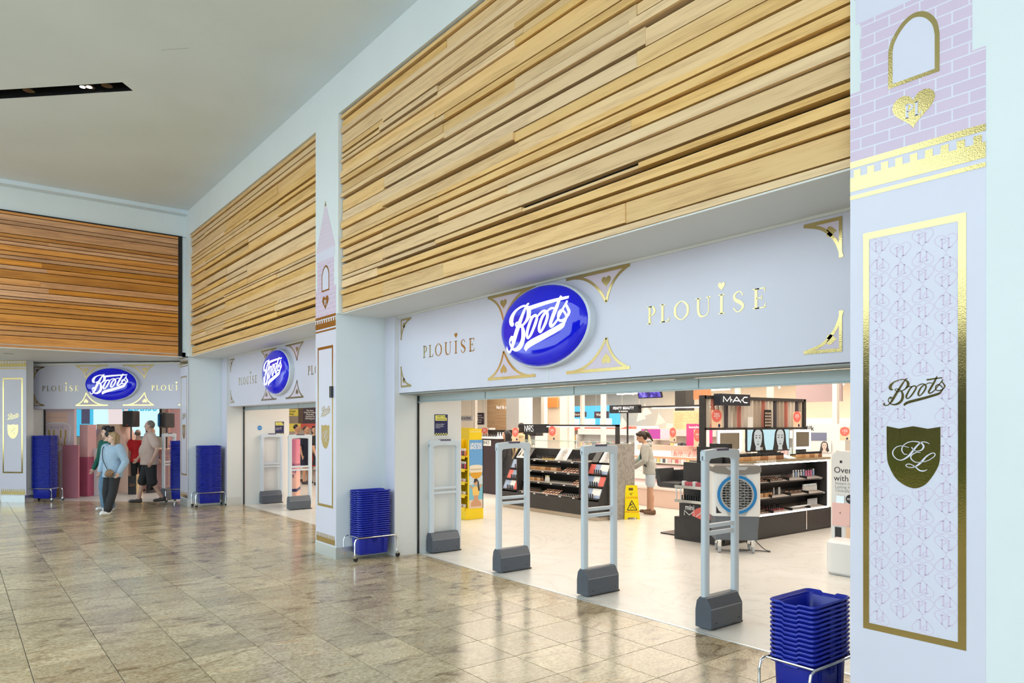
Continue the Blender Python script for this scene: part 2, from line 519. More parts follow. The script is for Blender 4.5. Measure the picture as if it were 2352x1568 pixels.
floor = struct(MB().box(-24, 6, -10, 4.93, -0.06, -0.005).build('floor', GROUT))
tile_mb = MB()
h = TP / 2 - 0.0024
tile_mb.add([(-h, -h, -0.008), (h, -h, -0.008), (h, h, -0.008), (-h, h, -0.008), (-h, -h, -0.0012), (h, -h, -0.0012), (h, h, -0.0012), (-h, h, -0.0012),
             (-h + .0015, -h + .0015, 0), (h - .0015, -h + .0015, 0), (h - .0015, h - .0015, 0), (-h + .0015, h - .0015, 0)],
            [(0, 1, 5, 4), (1, 2, 6, 5), (2, 3, 7, 6), (3, 0, 4, 7), (4, 5, 9, 8), (5, 6, 10, 9), (6, 7, 11, 10), (7, 4, 8, 11), (8, 9, 10, 11)])
tile_me = tile_mb.mesh('tile', GRAN)
cells = []
Fv = Vector((-0.7877, 0.6161, 0)); Rv = Vector((0.6161, 0.7877, 0))
for i in range(-38, 22):
    for j in range(-22, 9):
        c = Vector((TX0 + (i + .5) * TP, TY0 + (j + .5) * TP, 0))
        if c.y - c.x > 21.9: continue
        dep = c.dot(Fv); lat = c.dot(Rv)
        seen = dep > 4.6 and abs(lat) < dep * 0.76
        cells.append((dep if seen else 99 + abs(dep), c))
cells.sort(key=lambda q: q[0])
for _, c in cells[:296]:
    inst('tile', tile_me, c, 0, floor)
rest = MB()
for _, c in cells[296:]:
    rest.add([Vector(p) + c for p in tile_mb.v], tile_mb.f)
# the narrow row along the shop threshold
for i in range(-22, 8):
    x = TX0 + i * TP
    rest.box(x + .0017, x + TP - .0017, TY0 + 9 * TP + .0017, 4.912, -0.008, 0)
ro = rest.build('tile_field', GRAN, floor); ro['kind'] = 'stuff'

sf = MB()
F0 = Fr((0, 0, 0), (1, 0, 0), (0, 1, 0))
sf.poly(F0, [(-30, -9.0), (-16.13, 4.91), (4, 4.91), (4, 27), (-30, 27)], -0.004, 0.002)
struct(sf.build('floor_shop', MARB))
struct(MB().box(-8.3, -2.26, 4.905, 4.925, 0.0, 0.0035).build('trim_threshold', STEEL))

# ---------------------------------------------------------------- ceilings and walls
slotA = [(-10.55, 1.73), (-10.73, 1.89)]
dv = (-2.45, -2.45)
slot = [slotA[0], slotA[1], (slotA[1][0] + dv[0], slotA[1][1] + dv[1]), (slotA[0][0] + dv[0], slotA[0][1] + dv[1])]
outer = [(-16.6, -1.0), (-4.5, -1.0), (-4.5, -9.0), (8, -9.0), (8, 4.2), (-16.6, 4.2)]  # unseen outer edge stepped to shade the right wall and admit daylight at left
allp = outer + slot
tri = tessellate_polygon([[Vector((*p, 0)) for p in outer], [Vector((*p, 0)) for p in slot]])
cm = MB()
cm.add([(*p, 6.25) for p in allp], [tuple(t) for t in tri])
cm.box(-16.6, 8, -1.0, 4.2, 6.62, 6.7); cm.box(-4.5, 8, -9, -1.0, 6.62, 6.7)
cm.box(-16.6, -4.5, -1.05, -1.0, 6.25, 6.7); cm.box(-4.55, -4.5, -9, -1.0, 6.25, 6.7); cm.box(-4.5, 8, -9.05, -9, 6.25, 6.7)
ceiling = struct(cm.build('ceiling', CEIL))
hair = MB()
for p, q in (((-9.35, 1.95), (-9.1, 2.2)), ((-8.3, 1.2), (-8.02, 1.42))):
    hair.tube([(*p, 6.249), (*q, 6.249)], 0.002, 4)
hair.build('ceiling_crack', GREYP, ceiling)

sl = thing('recessed_light_slot', 'long black recessed lighting slot cut diagonally into the pale ceiling', 'ceiling light', (-11.9, .55, 6.25))
ch = MB()
lo = [(*p, 6.252) for p in slot]; hi = [(*p, 6.55) for p in slot]
ch.add(lo + hi, [(0, 1, 5, 4), (1, 2, 6, 5), (2, 3, 7, 6), (3, 0, 4, 7), (4, 5, 6, 7)])
ch.build('slot_box', mat('slot_black', (0.006, 0.006, 0.007), 0.4), sl)
LAMPON = mat('lamp_glow', (1, 1, 1), 0.3, emit=(1, 0.95, 0.9), estr=14)
for k, (q, lit) in enumerate(((0.30, 0), (0.56, 2), (1.45, 0), (2.3, 1))):
    c = Vector((-10.64 - q * .7071, 1.81 - q * .7071, 6.275))
    sp_ = MB(); sp_.lathe([(0.055, 0), (0.07, 0.0), (0.07, 0.11), (0.05, 0.13)], c, 16)
    so = sp_.build('spotlight', BLACK, sl, True)
    if lit:
        for e in range(2 if lit == 2 else 1):
            ml_ = MB(); cc = c + Vector((-.05 * e, -.07 * e, -.004)); ml_.lathe([(0.001, 0), (0.035, 0.001), (0.035, 0.006), (0.001, 0.007)], cc, 14)
            ml_.build('lamp_lens', LAMPON, so)

# upper walls around the timber panels, and the piers between the bays
YF = 3.87; ZS = 3.17; ZT = 5.73; ZC = 6.25
w = MB()
w.box(-16.27, 6, YF, 4.1, ZT, ZC + .05)
w.box(-16.27, -15.97, YF, 4.1, ZS, ZT)
w.box(-9.297, -8.57, YF, 4.1, ZS, ZT)
w.box(-1.933, 6, YF, 4.1, ZS, ZT)
w.box(-16.27, 6, 4.02, 5.05, ZS + .05, ZC + .05)
struct(w.build('wall_upper', WALL))
w = MB()
w.box(-16.6, -16.27, -9.5, 4.1, 5.72, ZC + .05)
w.box(-16.6, -16.36, -9.5, 4.1, ZS + .02, 5.73)
w.box(-16.6, -16.27, 3.80, 4.1, ZS, 5.73)
struct(w.build('wall_back', WALL))
struct(MB().box(-16.27, -16.05, -1.0, 3.87, 6.17, 6.25).build('trim_1', CEIL))
sof = MB()
sof.box(-16.27, 6, 3.93, 4.594, ZS - .004, ZS + .008)
sof.box(-31, -16.27, -10, 5.0, ZS - .004, ZS + .1)
struct(sof.build('ceiling_soffit', WALLW))

for x_, y_, wh in ((-17.59, .83, 'near the far pier'), (-17.45, 3.96, 'beside the corner pier')):
    m = MB(); m.lathe([(.055, -.006), (.085, -.006), (.09, 0)], (x_, y_, ZS - .004), 20)
    tag(m.build('soffit_downlight', BLACK), 'small dark round downlight in the white soffit ' + wh, 'ceiling light')

def pier(x0, x1, name):
    m = MB(); m.box(x0, x1, YF, 5.0, 0.0, ZS)
    return struct(m.build(name, WALL))
pier(-9.297, -8.634, 'wall_pier_1'); pier(-16.70, -16.10, 'wall_pier_2'); pier(-1.933, 6, 'wall_pier_3')
for k, (x0, x1) in enumerate(((-8.64, -8.35), (-9.58, -9.29), (-16.12, -15.72), (-2.22, -1.93))):
    m = MB(); m.box(x0, x1, 4.57, 5.92 if k == 2 else 5.62, 0, ZS)
    m.box(x0 - .004, x1 + .004, 4.565, 4.90, 0, 0.17)
    struct(m.build('wall_return_%d' % (k + 1), WALLW))
    if k != 1:
        m = MB(); m.box(x0 + .03, x1 + (.002 if k < 3 else -.03), 4.562, 4.57, 0.17, ZS)
        struct(m.build('trim_lavender_%d' % (k + 1), VINYL))
# polished steel skirtings of the piers
for k, (x0, x1) in enumerate(((-9.297, -8.634), (-16.70, -16.10), (-1.933, -1.279))):
    m = MB()
    m.box(x0 - .006, x1 + .006, YF - .006, YF, 0, .15); m.box(x1, x1 + .006, YF, 4.57, 0, .15); m.box(x0 - .006, x0, YF, 4.57, 0, .15)
    struct(m.build('baseboard_pier_%d' % (k + 1), STEEL))
struct(MB().box(-15.72, -15.712, 4.57, 4.9, 0, .17).build('baseboard_bay', STEEL))
# shutter guides and door tracks of the two straight bays
TRACK = mat('track_metal', (0.56, 0.64, 0.66), 0.4, 0.3)
for k, x in enumerate((-8.35, -15.72)):
    m = MB(); m.box(x, x + .018, 4.905, 4.93, 0, 2.13); struct(m.build('trim_guide_%d' % (k + 1), BLACK))
for k, (x0, x1) in enumerate(((-8.35, -2.22), (-15.72, -9.58))):
    tr = MB(); tr.box(x0, x1, 4.93, 5.02, 2.045, 2.135); tr.box(x0, x1, 4.91, 4.93, 2.035, 2.048)
    t = struct(tr.build('trim_track_%d' % (k + 1), TRACK, bevel=.004))
    g = MB()
    for q in range(1, 4): g.box(x0 + (x1 - x0) * q / 4 - .004, x0 + (x1 - x0) * q / 4 + .004, 4.926, 4.931, 2.05, 2.13)
    g.build('track_seam', GREYP, t)
    u = MB(); u.box(x0, x1, 4.64, 4.93, 2.138, 2.150); struct(u.build('trim_underside_%d' % (k + 1), mat('fascia_underside', (.33, .36, .36), .5)))

# shop shell
BEIGE = soft_noise(mat('beige_wall', (0.84, 0.73, 0.60), 0.7), .7, .05)
m = MB(); m.box(-30, 4, 26.8, 27, 0, 3.5); struct(m.build('wall_shop_back', BEIGE))
m = MB(); m.box(3.8, 4, 5, 27, 0, 3.5); struct(m.build('wall_shop_right', BEIGE))
m = MB(); m.box(-30.2, -30, -10, 27, 0, 3.5); struct(m.build('wall_shop_left', BEIGE))
m = MB(); m.box(-30.2, 4, 4.9, 27, 3.45, 3.55); struct(m.build('ceiling_shop', soft_noise(mat('shop_ceiling', (0.86, 0.78, 0.69), .8), .6, .05)))
# across the mall: low wall, and an unseen dark block added for foil reflections
m = MB(); m.box(-24, 10, -10.3, -10, 0, .8); m.box(-11.5, -3.5, -10.6, -10, 0, 4.1); struct(m.build('wall_foil_backdrop', mat('foil_backdrop_dark', (0.06, 0.065, 0.055), .4)))
m = MB(); m.box(-11.5, -3.5, -9.9, -9.2, 0, 1.35); struct(m.build('wall_foil_green_block', soft_noise(mat('foil_backdrop_green', (0.07, 0.12, 0.03), .8), 14, .5)))  # hedge-coloured block, out of view, added so the foil shield reflects green

# ---------------------------------------------------------------- timber panels, board by board
ROWS = [3.235, 3.40, 3.49, 3.595, 3.65, 3.80, 3.885, 3.995, 4.075, 4.13, 4.245, 4.345, 4.47, 4.63, 4.715, 4.825, 4.90, 4.98, 5.09, 5.16, 5.23, 5.30, 5.47, 5.545, 5.66, 5.73]

def timber(name, label, o, ex, length, m, flat=False, seed=1, xoff=0.0):
    rnd = random.Random(seed)
    fr = Fr(o, ex)
    t = thing(name, label, 'wood cladding', o)
    ang = math.atan2(ex[1], ex[0])
    bk = MB(); bk.fbox(fr, 0, length, ROWS[0], ROWS[-1] - .01, -.10, -.085); bk.build('backing', DARK, t)
    def board(s0, s1, z0, z1, d0, d1):
        c = fr((s0 + s1) / 2, (z0 + z1) / 2, (d0 + d1) / 2)
        b_ = MB(); b_.cbox((0, 0, 0), s1 - s0, abs(d1 - d0), z1 - z0)
        me = b_.mesh('board', m)
        ob = bpy.data.objects.new('board', me); COL.objects.link(ob)
        ob.location = c; ob.rotation_euler = (0, 0, ang)
        keep(ob, t)
    # rows fall into bands that shift level at a step: a thin proud board runs on below or above its neighbour
    breaks = [length * q for q in (0.0, 0.165, 0.36, 0.545, 0.76, 1.0)]
    for k in range(len(ROWS) - 1):
        z0, z1 = ROWS[k], ROWS[k + 1]
        wide = (z1 - z0) > .105
        cuts = [0.0] + sorted(b_ + rnd.uniform(-.12, .12) for b_ in breaks[1:-1] if rnd.random() < (0.45 if not flat else .3)) + [length]
        for s0, s1 in zip(cuts, cuts[1:]):
            gap = .013 if flat else rnd.choice((.012, .015, .020))
            if flat:
                dep = 0.0
            else:
                dep = rnd.choice((-.028, -.020)) if wide else rnd.choice((.0, .0, .008, -.012))
            dz = 0.0 if flat or rnd.random() < .7 else rnd.choice((-.018, .018))
            board(s0 + .0008, s1 - .0008, z0 + gap / 2 + max(dz, 0), z1 - gap / 2 + min(dz, 0), -.075, dep)
    board(0, length, ROWS[0] - .055, ROWS[0] - .009, -.075, -.020)
    return t

timber('timber_panel', 'long pale oak slatted panel above the widest shopfront, stepped boards', (-8.562, 3.90, 0), (1, 0, 0), 6.62, OAK, seed=3)
timber('timber_panel', 'pale oak slatted panel above the middle shopfront, between the two narrow piers', (-15.962, 3.90, 0), (1, 0, 0), 6.66, OAK, seed=5)
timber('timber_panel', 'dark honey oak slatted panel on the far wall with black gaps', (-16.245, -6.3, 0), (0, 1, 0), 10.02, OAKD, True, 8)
m = MB(); m.box(-16.262, -16.238, 3.722, 3.798, ZS + .015, 5.73); m.box(-16.262, -16.235, -6.3, 3.8, 5.71, 5.735)
struct(m.build('trim_shadow_gap', DARK))

# ---------------------------------------------------------------- lettering
def serif_word(t, fr, x0, z0, hgt, d0, d1):
    """P L O U i S E in a high-contrast serif, cap height hgt"""
    mb = MB()
    def done(nm='gold_letter'):
        nonlocal mb
        mb.build(nm, GOLD, t); mb = MB()
    def R(ox, pts, wd, closed=False, sm=True, k=4):
        mb.ribbon(fr, [(x0 + (ox + p[0]) * hgt, z0 + p[1] * hgt) for p in pts], [q * hgt for q in wd] if isinstance(wd, list) else wd * hgt, d0, d1, closed, k, sm)
    T, N, SF = .15, .045, .05
    def stem(ox, x, z0_=0.0, z1_=1.0, wd=T, s0=True, s1=True):
        R(ox, [(x, z0_), (x, z1_)], wd, sm=False)
        if s0: R(ox, [(x - wd * 1.25, z0_ + .02), (x + wd * 1.25, z0_ + .02)], SF, sm=False)
        if s1: R(ox, [(x - wd * 1.25, z1_ - .02), (x + wd * 1.25, z1_ - .02)], SF, sm=False)
    stem(0, .18); R(0, [(.2, .97), (.42, .96), (.56, .74), (.42, .51), (.2, .5)], [N, .08, T * .9, .08, N]); done()
    stem(.95, .18); R(.95, [(.2, .02), (.62, .02)], SF, sm=False); R(.95, [(.58, .02), (.68, .24)], [.10, .02], sm=False); done()
    R(1.95, [(.5, 1.01), (.13, .78), (.06, .5), (.13, .22), (.5, -.01), (.87, .22), (.94, .5), (.87, .78)], [N, .12, T, .12, N, .12, T, .12], True); done()
    R(3.4, [(.18, 1), (.18, .35), (.30, .06), (.52, .0), (.74, .08), (.84, .35), (.84, 1)], [T, T, .13, .06, N, N, N])
    R(3.4, [(.0, .98), (.36, .98)], SF, sm=False); R(3.4, [(.70, .98), (.98, .98)], SF, sm=False); done()
    stem(4.85, .2); done()
    R(5.7, [(.62, .78), (.52, .97), (.32, 1.0), (.12, .82), (.2, .6), (.48, .44), (.64, .24), (.5, .03), (.28, -.01), (.08, .2)], [.06, N, .06, .11, .16, .18, .14, .07, N, .07]); done()
    stem(6.9, .18)
    for zz in (.02, .98): R(6.9, [(.2, zz), (.66, zz)], SF, sm=False)
    R(6.9, [(.2, .52), (.5, .52)], N, sm=False); R(6.9, [(.5, .40), (.5, .64)], .035, sm=False)
    R(6.9, [(.64, .02), (.72, .24)], [.09, .02], sm=False); R(6.9, [(.64, .98), (.68, .78)], [.08, .02], sm=False); done()
    mb.poly(fr, heart(x0 + 5.05 * hgt, z0 + 1.42 * hgt, .42 * hgt, .42 * hgt), d0, d1); done('gold_heart')

# the script logo, traced in units of its own width (0..1) with z measured from its middle
def logo_strokes(bold):
    K = 2352.0
    W = 1.42 if bold else 1.0
    def S_(pts, wd):
        n = len(pts)
        return ([((x - 1165) / 2050, -(y - 630 + (x - 1165) * -.0) / 2050) for x, y in pts], [q * (W if q > 30 else W * 1.25) / 2050 for q in wd])
    st = [
        S_([(985, 165), (900, 205), (650, 590), (450, 930), (370, 1035)], [18, 40, 82, 78, 34]),
        S_([(480, 520), (420, 528), (385, 450), (430, 345), (560, 245), (760, 190), (900, 205), (990, 300), (985, 420), (900, 525), (780, 595), (690, 612), (640, 590)], [30, 70, 105, 80, 40, 26, 34, 88, 84, 46, 26, 20, 18]),
        S_([(770, 585), (700, 545), (620, 510), (555, 530), (565, 572), (640, 600)], [20, 20, 20, 20, 20, 18]),
        S_([(770, 590), (815, 720), (800, 880), (700, 1010), (540, 1070), (400, 1040), (325, 940), (335, 855), (400, 810), (430, 850)], [36, 80, 84, 84, 56, 26, 24, 26, 60, 95]),
        S_([(375, 1030), (300, 1088), (210, 1098), (160, 1050), (200, 1030)], [30, 26, 30, 44, 84]),
        S_([(900, 505), (980, 452), (1060, 448), (1120, 475)], [20, 22, 24, 24]),
        S_([(1215, 425), (1100, 475), (975, 680), (935, 810), (985, 868), (1100, 770), (1225, 580), (1262, 480), (1215, 425)], [36, 50, 58, 56, 34, 48, 56, 50, 36]),
        S_([(1270, 470), (1380, 395), (1480, 372), (1550, 392)], [22, 26, 26, 28]),
        S_([(1545, 395), (1430, 490), (1345, 650), (1335, 745), (1385, 780), (1500, 660), (1578, 510), (1570, 410), (1545, 395)], [34, 50, 56, 52, 34, 48, 54, 46, 34]),
        S_([(1590, 385), (1680, 348), (1780, 358)], [22, 24, 22]),
        S_([(1935, 130), (1850, 320), (1750, 500), (1675, 640), (1690, 702), (1770, 678), (1880, 590)], [34, 62, 66, 60, 46, 30, 24]),
        S_([(2105, 245), (2080, 310), (1960, 470), (1880, 590)], [26, 26, 26, 22]),
        S_([(2080, 310), (2145, 410), (2178, 480), (2130, 560), (2040, 618), (1940, 618), (1885, 560), (1905, 455), (1990, 420), (2075, 485), (2098, 540)], [26, 40, 46, 40, 30, 28, 26, 26, 26, 26, 22]),
        S_([(2130, 560), (2050, 670), (1960, 738), (1500, 872), (1000, 1000), (850, 1105)], [34, 50, 78, 86, 92, 60]),
    ]
    if bold:
        st.append(S_([(960, 265), (1500, 218), (2130, 180)], [66, 54, 30]))
    else:
        st.append(S_([(1605, 240), (1900, 205), (2100, 188)], [56, 46, 30]))
    return st

def draw_logo(mb, fr, cs, cz, width, d0, d1, bold=False, shear=0.0):
    for pts, wd in logo_strokes(bold):
        mb.ribbon(fr, [(cs + x * width, cz + z * width + x * width * shear) for x, z in pts], [q * width for q in wd], d0, d1)

def draw_pl_script(mb, fr, cs, cz, w_, d0, d1):
    def S_(pts, wd):
        mb.ribbon(fr, [(cs + (x - 690) / 1000 * w_, cz - (y - 810) / 1000 * w_ * .98) for x, y in pts], [q / 1000 * w_ for q in wd], d0, d1)
    S_([(1060, 500), (990, 462), (880, 462), (780, 555), (680, 690), (580, 820), (440, 915), (330, 912), (235, 830), (212, 720), (290, 605), (420, 562), (590, 600)], [10, 18, 20, 34, 42, 40, 26, 18, 22, 26, 18, 16, 10])
    S_([(560, 770), (480, 765), (425, 660), (475, 540), (600, 462), (740, 447), (880, 485), (930, 570), (880, 655), (780, 685), (700, 660), (655, 590)], [10, 18, 24, 18, 18, 20, 30, 36, 28, 16, 16, 24])
    S_([(860, 720), (760, 720), (655, 790), (640, 870), (720, 950), (820, 962), (1000, 920), (1150, 820), (1185, 745), (1120, 722), (990, 812), (880, 950), (760, 1060), (640, 1100), (545, 1082), (525, 1040), (600, 1012), (720, 1060), (830, 1155), (930, 1170), (1010, 1130)], [10, 18, 24, 24, 18, 14, 14, 16, 18, 18, 30, 44, 30, 16, 16, 18, 16, 18, 30, 26, 10])

# ---------------------------------------------------------------- fascias and oval signs
BLUE = mat('sign_blue', (0.003, 0.006, 0.50), 0.07, coat=0.3, emit=(0.0, 0.004, 0.70), estr=0.30)
GLYPH = mat('sign_white_lit', (0.9, 0.9, 0.9), 0.3, emit=(1, 1, 1), estr=0.55)
TRAY = mat('sign_tray', (0.70, 0.74, 0.78), 0.35)

def spandrel(t, fr, apex, l, r, flip):
    """curved triangle in gold outline with a pink field and a heart; apex points down unless flip"""
    n = 6
    def curve(p, q, bend):
        out = []
        for i in range(n + 1):
            k = i / n
            x = p[0] + (q[0] - p[0]) * k; z = p[1] + (q[1] - p[1]) * k
            px, pz = -(q[1] - p[1]), (q[0] - p[0])
            out.append((x + px * bend * 4 * k * (1 - k), z + pz * bend * 4 * k * (1 - k)))
        return out
    sg = -1 if flip else 1
    c1 = curve(l, apex, .15 * sg); c2 = curve(apex, r, .15 * sg)
    f = MB(); f.poly(fr, c1 + c2[1:], 0.0012, 0.0022)
    fo = f.build('spandrel_field', VROSE, t)
    g = MB()
    wd = .026
    g.ribbon(fr, c1, [.012] + [wd] * (n - 1) + [wd * .9], .0015, .004, k=2); g.ribbon(fr, c2, [wd * .9] + [wd] * (n - 1) + [.012], .0015, .004, k=2)
    g.ribbon(fr, [l, r], .03, .0015, .0042, sm=False)
    cx = apex[0]; cz = (apex[1] * .36 + l[1] * .64)
    g.poly(fr, heart(cx, cz, .115, .10, flip=flip), .0015, .004)
    g.build('gold_spandrel', GOLD, fo)

def corner_orn(t, fr, c, sx, sz):
    w_, h_ = .27, .26
    p = lambda a, q: (c[0] + sx * a, c[1] + sz * q)
    cv = [p(w_ - w_ * .98 * math.sin(k * pi / 12) + 0.0, -h_ * (1 - math.cos(k * pi / 12))) for k in range(7)]
    cv = [p(w_, 0), p(.155, -.035), p(.085, -.09), p(.035, -.16), p(0, -h_)]
    f = MB(); f.poly(fr, [p(0, 0)] + cv, .0012, .0022); fo = f.build('spandrel_field', VROSE, t)
    g = MB()
    g.ribbon(fr, cv, .022, .0015, .004, k=3); g.ribbon(fr, [p(0, 0), p(w_, 0)], .024, .0015, .0042, sm=False); g.ribbon(fr, [p(.011, 0), p(.011, -h_)], .022, .0015, .0044, sm=False)
    g.poly(fr, [(c[0] + sx * (.07 + q * .85), c[1] + sz * (-.075 + e * .85)) for e, q in heart(0, 0, .085, .085)], .0015, .004)
    g.build('gold_spandrel', GOLD, fo)

def fascia(label, o, ex, length, z0, z1, centre, words, spans, depth=.27, right_orn=True):
    fr = Fr(o, ex)
    t = thing('fascia_board', label, 'shop sign', o)
    m = MB(); m.fbox(fr, 0, length, z0, z1, -depth, 0); m.build('board', VINYL, t, bevel=.004)
    m = MB(); m.fbox(fr, -.01, length + .01, z1 - .05, z1, -.03, .022); m.build('top_trim', WALLW, t, bevel=.004)
    m = MB(); m.fbox(fr, centre - .012, centre + .012, z0 + .01, z1 - .05, -.001, .003); m.build('joint_strip', TRAY, t)
    zt, zb = z1 - .063, z0 + .085
    h = .285 * (z1 - z0) / 1.04
    for (l, a, r) in spans:
        spandrel(t, fr, (a, zt - h), (l, zt), (r, zt), False)
        spandrel(t, fr, (a, zb + h), (l, zb), (r, zb), True)
    corner_orn(t, fr, (.07, zt - .02), 1, 1); corner_orn(t, fr, (.07, zb), 1, -1)
    if right_orn:
        corner_orn(t, fr, (length - .07, zt - .02), -1, 1); corner_orn(t, fr, (length - .07, zb), -1, -1)
    for (s0, zz, hh) in words:
        serif_word(t, fr, s0, zz, hh, .0, .003)
    return t

def oval_sign(label, o, ex, cs, cz, rx, rz):
    fr = Fr(o, ex)
    t = thing('oval_sign', label, 'sign', fr(cs, cz, 0))
    N = 56
    m = MB()
    ring = lambda k, d: [fr(cs + rx * k * cos(2 * pi * i / N), cz + rz * k * sin(2 * pi * i / N), d) for i in range(N)]
    rings = [ring(1.035, .001), ring(1.035, .075), ring(1.0, .085)]
    vs = [p for r_ in rings for p in r_]
    m.add(vs, [(a * N + i, a * N + (i + 1) % N, (a + 1) * N + (i + 1) % N, (a + 1) * N + i) for a in range(2) for i in range(N)] + [tuple(2 * N + i for i in range(N))])
    m.build('tray', TRAY, t, True)
    m = MB()
    prof = [(1.0, .083), (.985, .105), (.94, .128), (.86, .146), (.70, .162), (.45, .172), (.2, .176)]
    vs = [p for k, d in prof for p in ring(k, d)] + [fr(cs, cz, .177)]
    q = len(prof)
    m.add(vs, [(a * N + i, a * N + (i + 1) % N, (a + 1) * N + (i + 1) % N, (a + 1) * N + i) for a in range(q - 1) for i in range(N)] + [((q - 1) * N + i, (q - 1) * N + (i + 1) % N, q * N) for i in range(N)])
    m.build('dome', BLUE, t, True)
    # lettering lies on the curved face
    m = MB(); draw_logo(m, fr, cs - .02 * rx, cz - .0 * rz, 1.52 * rx, 0, .004, True)
    for i, p in enumerate(m.v):
        rel = Vector(p) - fr.o
        s_, z_, d_ = rel.dot(fr.ex), rel.dot(fr.up), rel.dot(fr.n)
        k = min(1.0, math.hypot((s_ - cs) / rx, (z_ - cz) / rz))
        dd = next((prof[j + 1][1] + (prof[j][1] - prof[j + 1][1]) * (k - prof[j + 1][0]) / (prof[j][0] - prof[j + 1][0]) for j in range(q - 1) if k >= prof[j + 1][0]), .177)
        m.v[i] = tuple(fr(s_, z_, dd + d_))
    m.build('logo_lettering', GLYPH, t)
    return t

W1 = [(.635, 2.575, .147), (4.306, 2.592, .147)]
SP1 = [(2.015, 2.30, 2.83), (3.29, 3.825, 4.11)]
fascia('wide lavender fascia board with gold lettering over the nearest shop entrance', (-8.35, 4.62, 0), (1, 0, 0), 6.06, 2.155, 3.195, 3.02, W1, SP1)
oval_sign('large glossy blue oval sign with white script over the nearest entrance', (-8.35, 4.62, 0), (1, 0, 0), 3.03, 2.71, .645, .395)
fascia('lavender fascia board over the middle entrance, partly behind the narrow pier', (-15.72, 4.62, 0), (1, 0, 0), 6.06, 2.12, 3.195, 3.02, [(.635, 2.55, .147), (4.306, 2.56, .147)], SP1)
oval_sign('blue oval sign over the middle entrance beside the narrow pier', (-15.72, 4.62, 0), (1, 0, 0), 3.03, 2.68, .645, .395)
o3 = b3(-.02, .55)
fascia('lavender fascia board over the far angled entrance with the screen', o3, DG, 3.98, 2.09, 3.14, 2.05, [(.28, 2.505, .12), (2.99, 2.505, .12)], [(1.124, 1.383, 1.928), (2.289, 2.826, 3.05)])
oval_sign('blue oval sign over the far angled entrance, above the walking women', o3, DG, 2.06, 2.645, .625, .365)

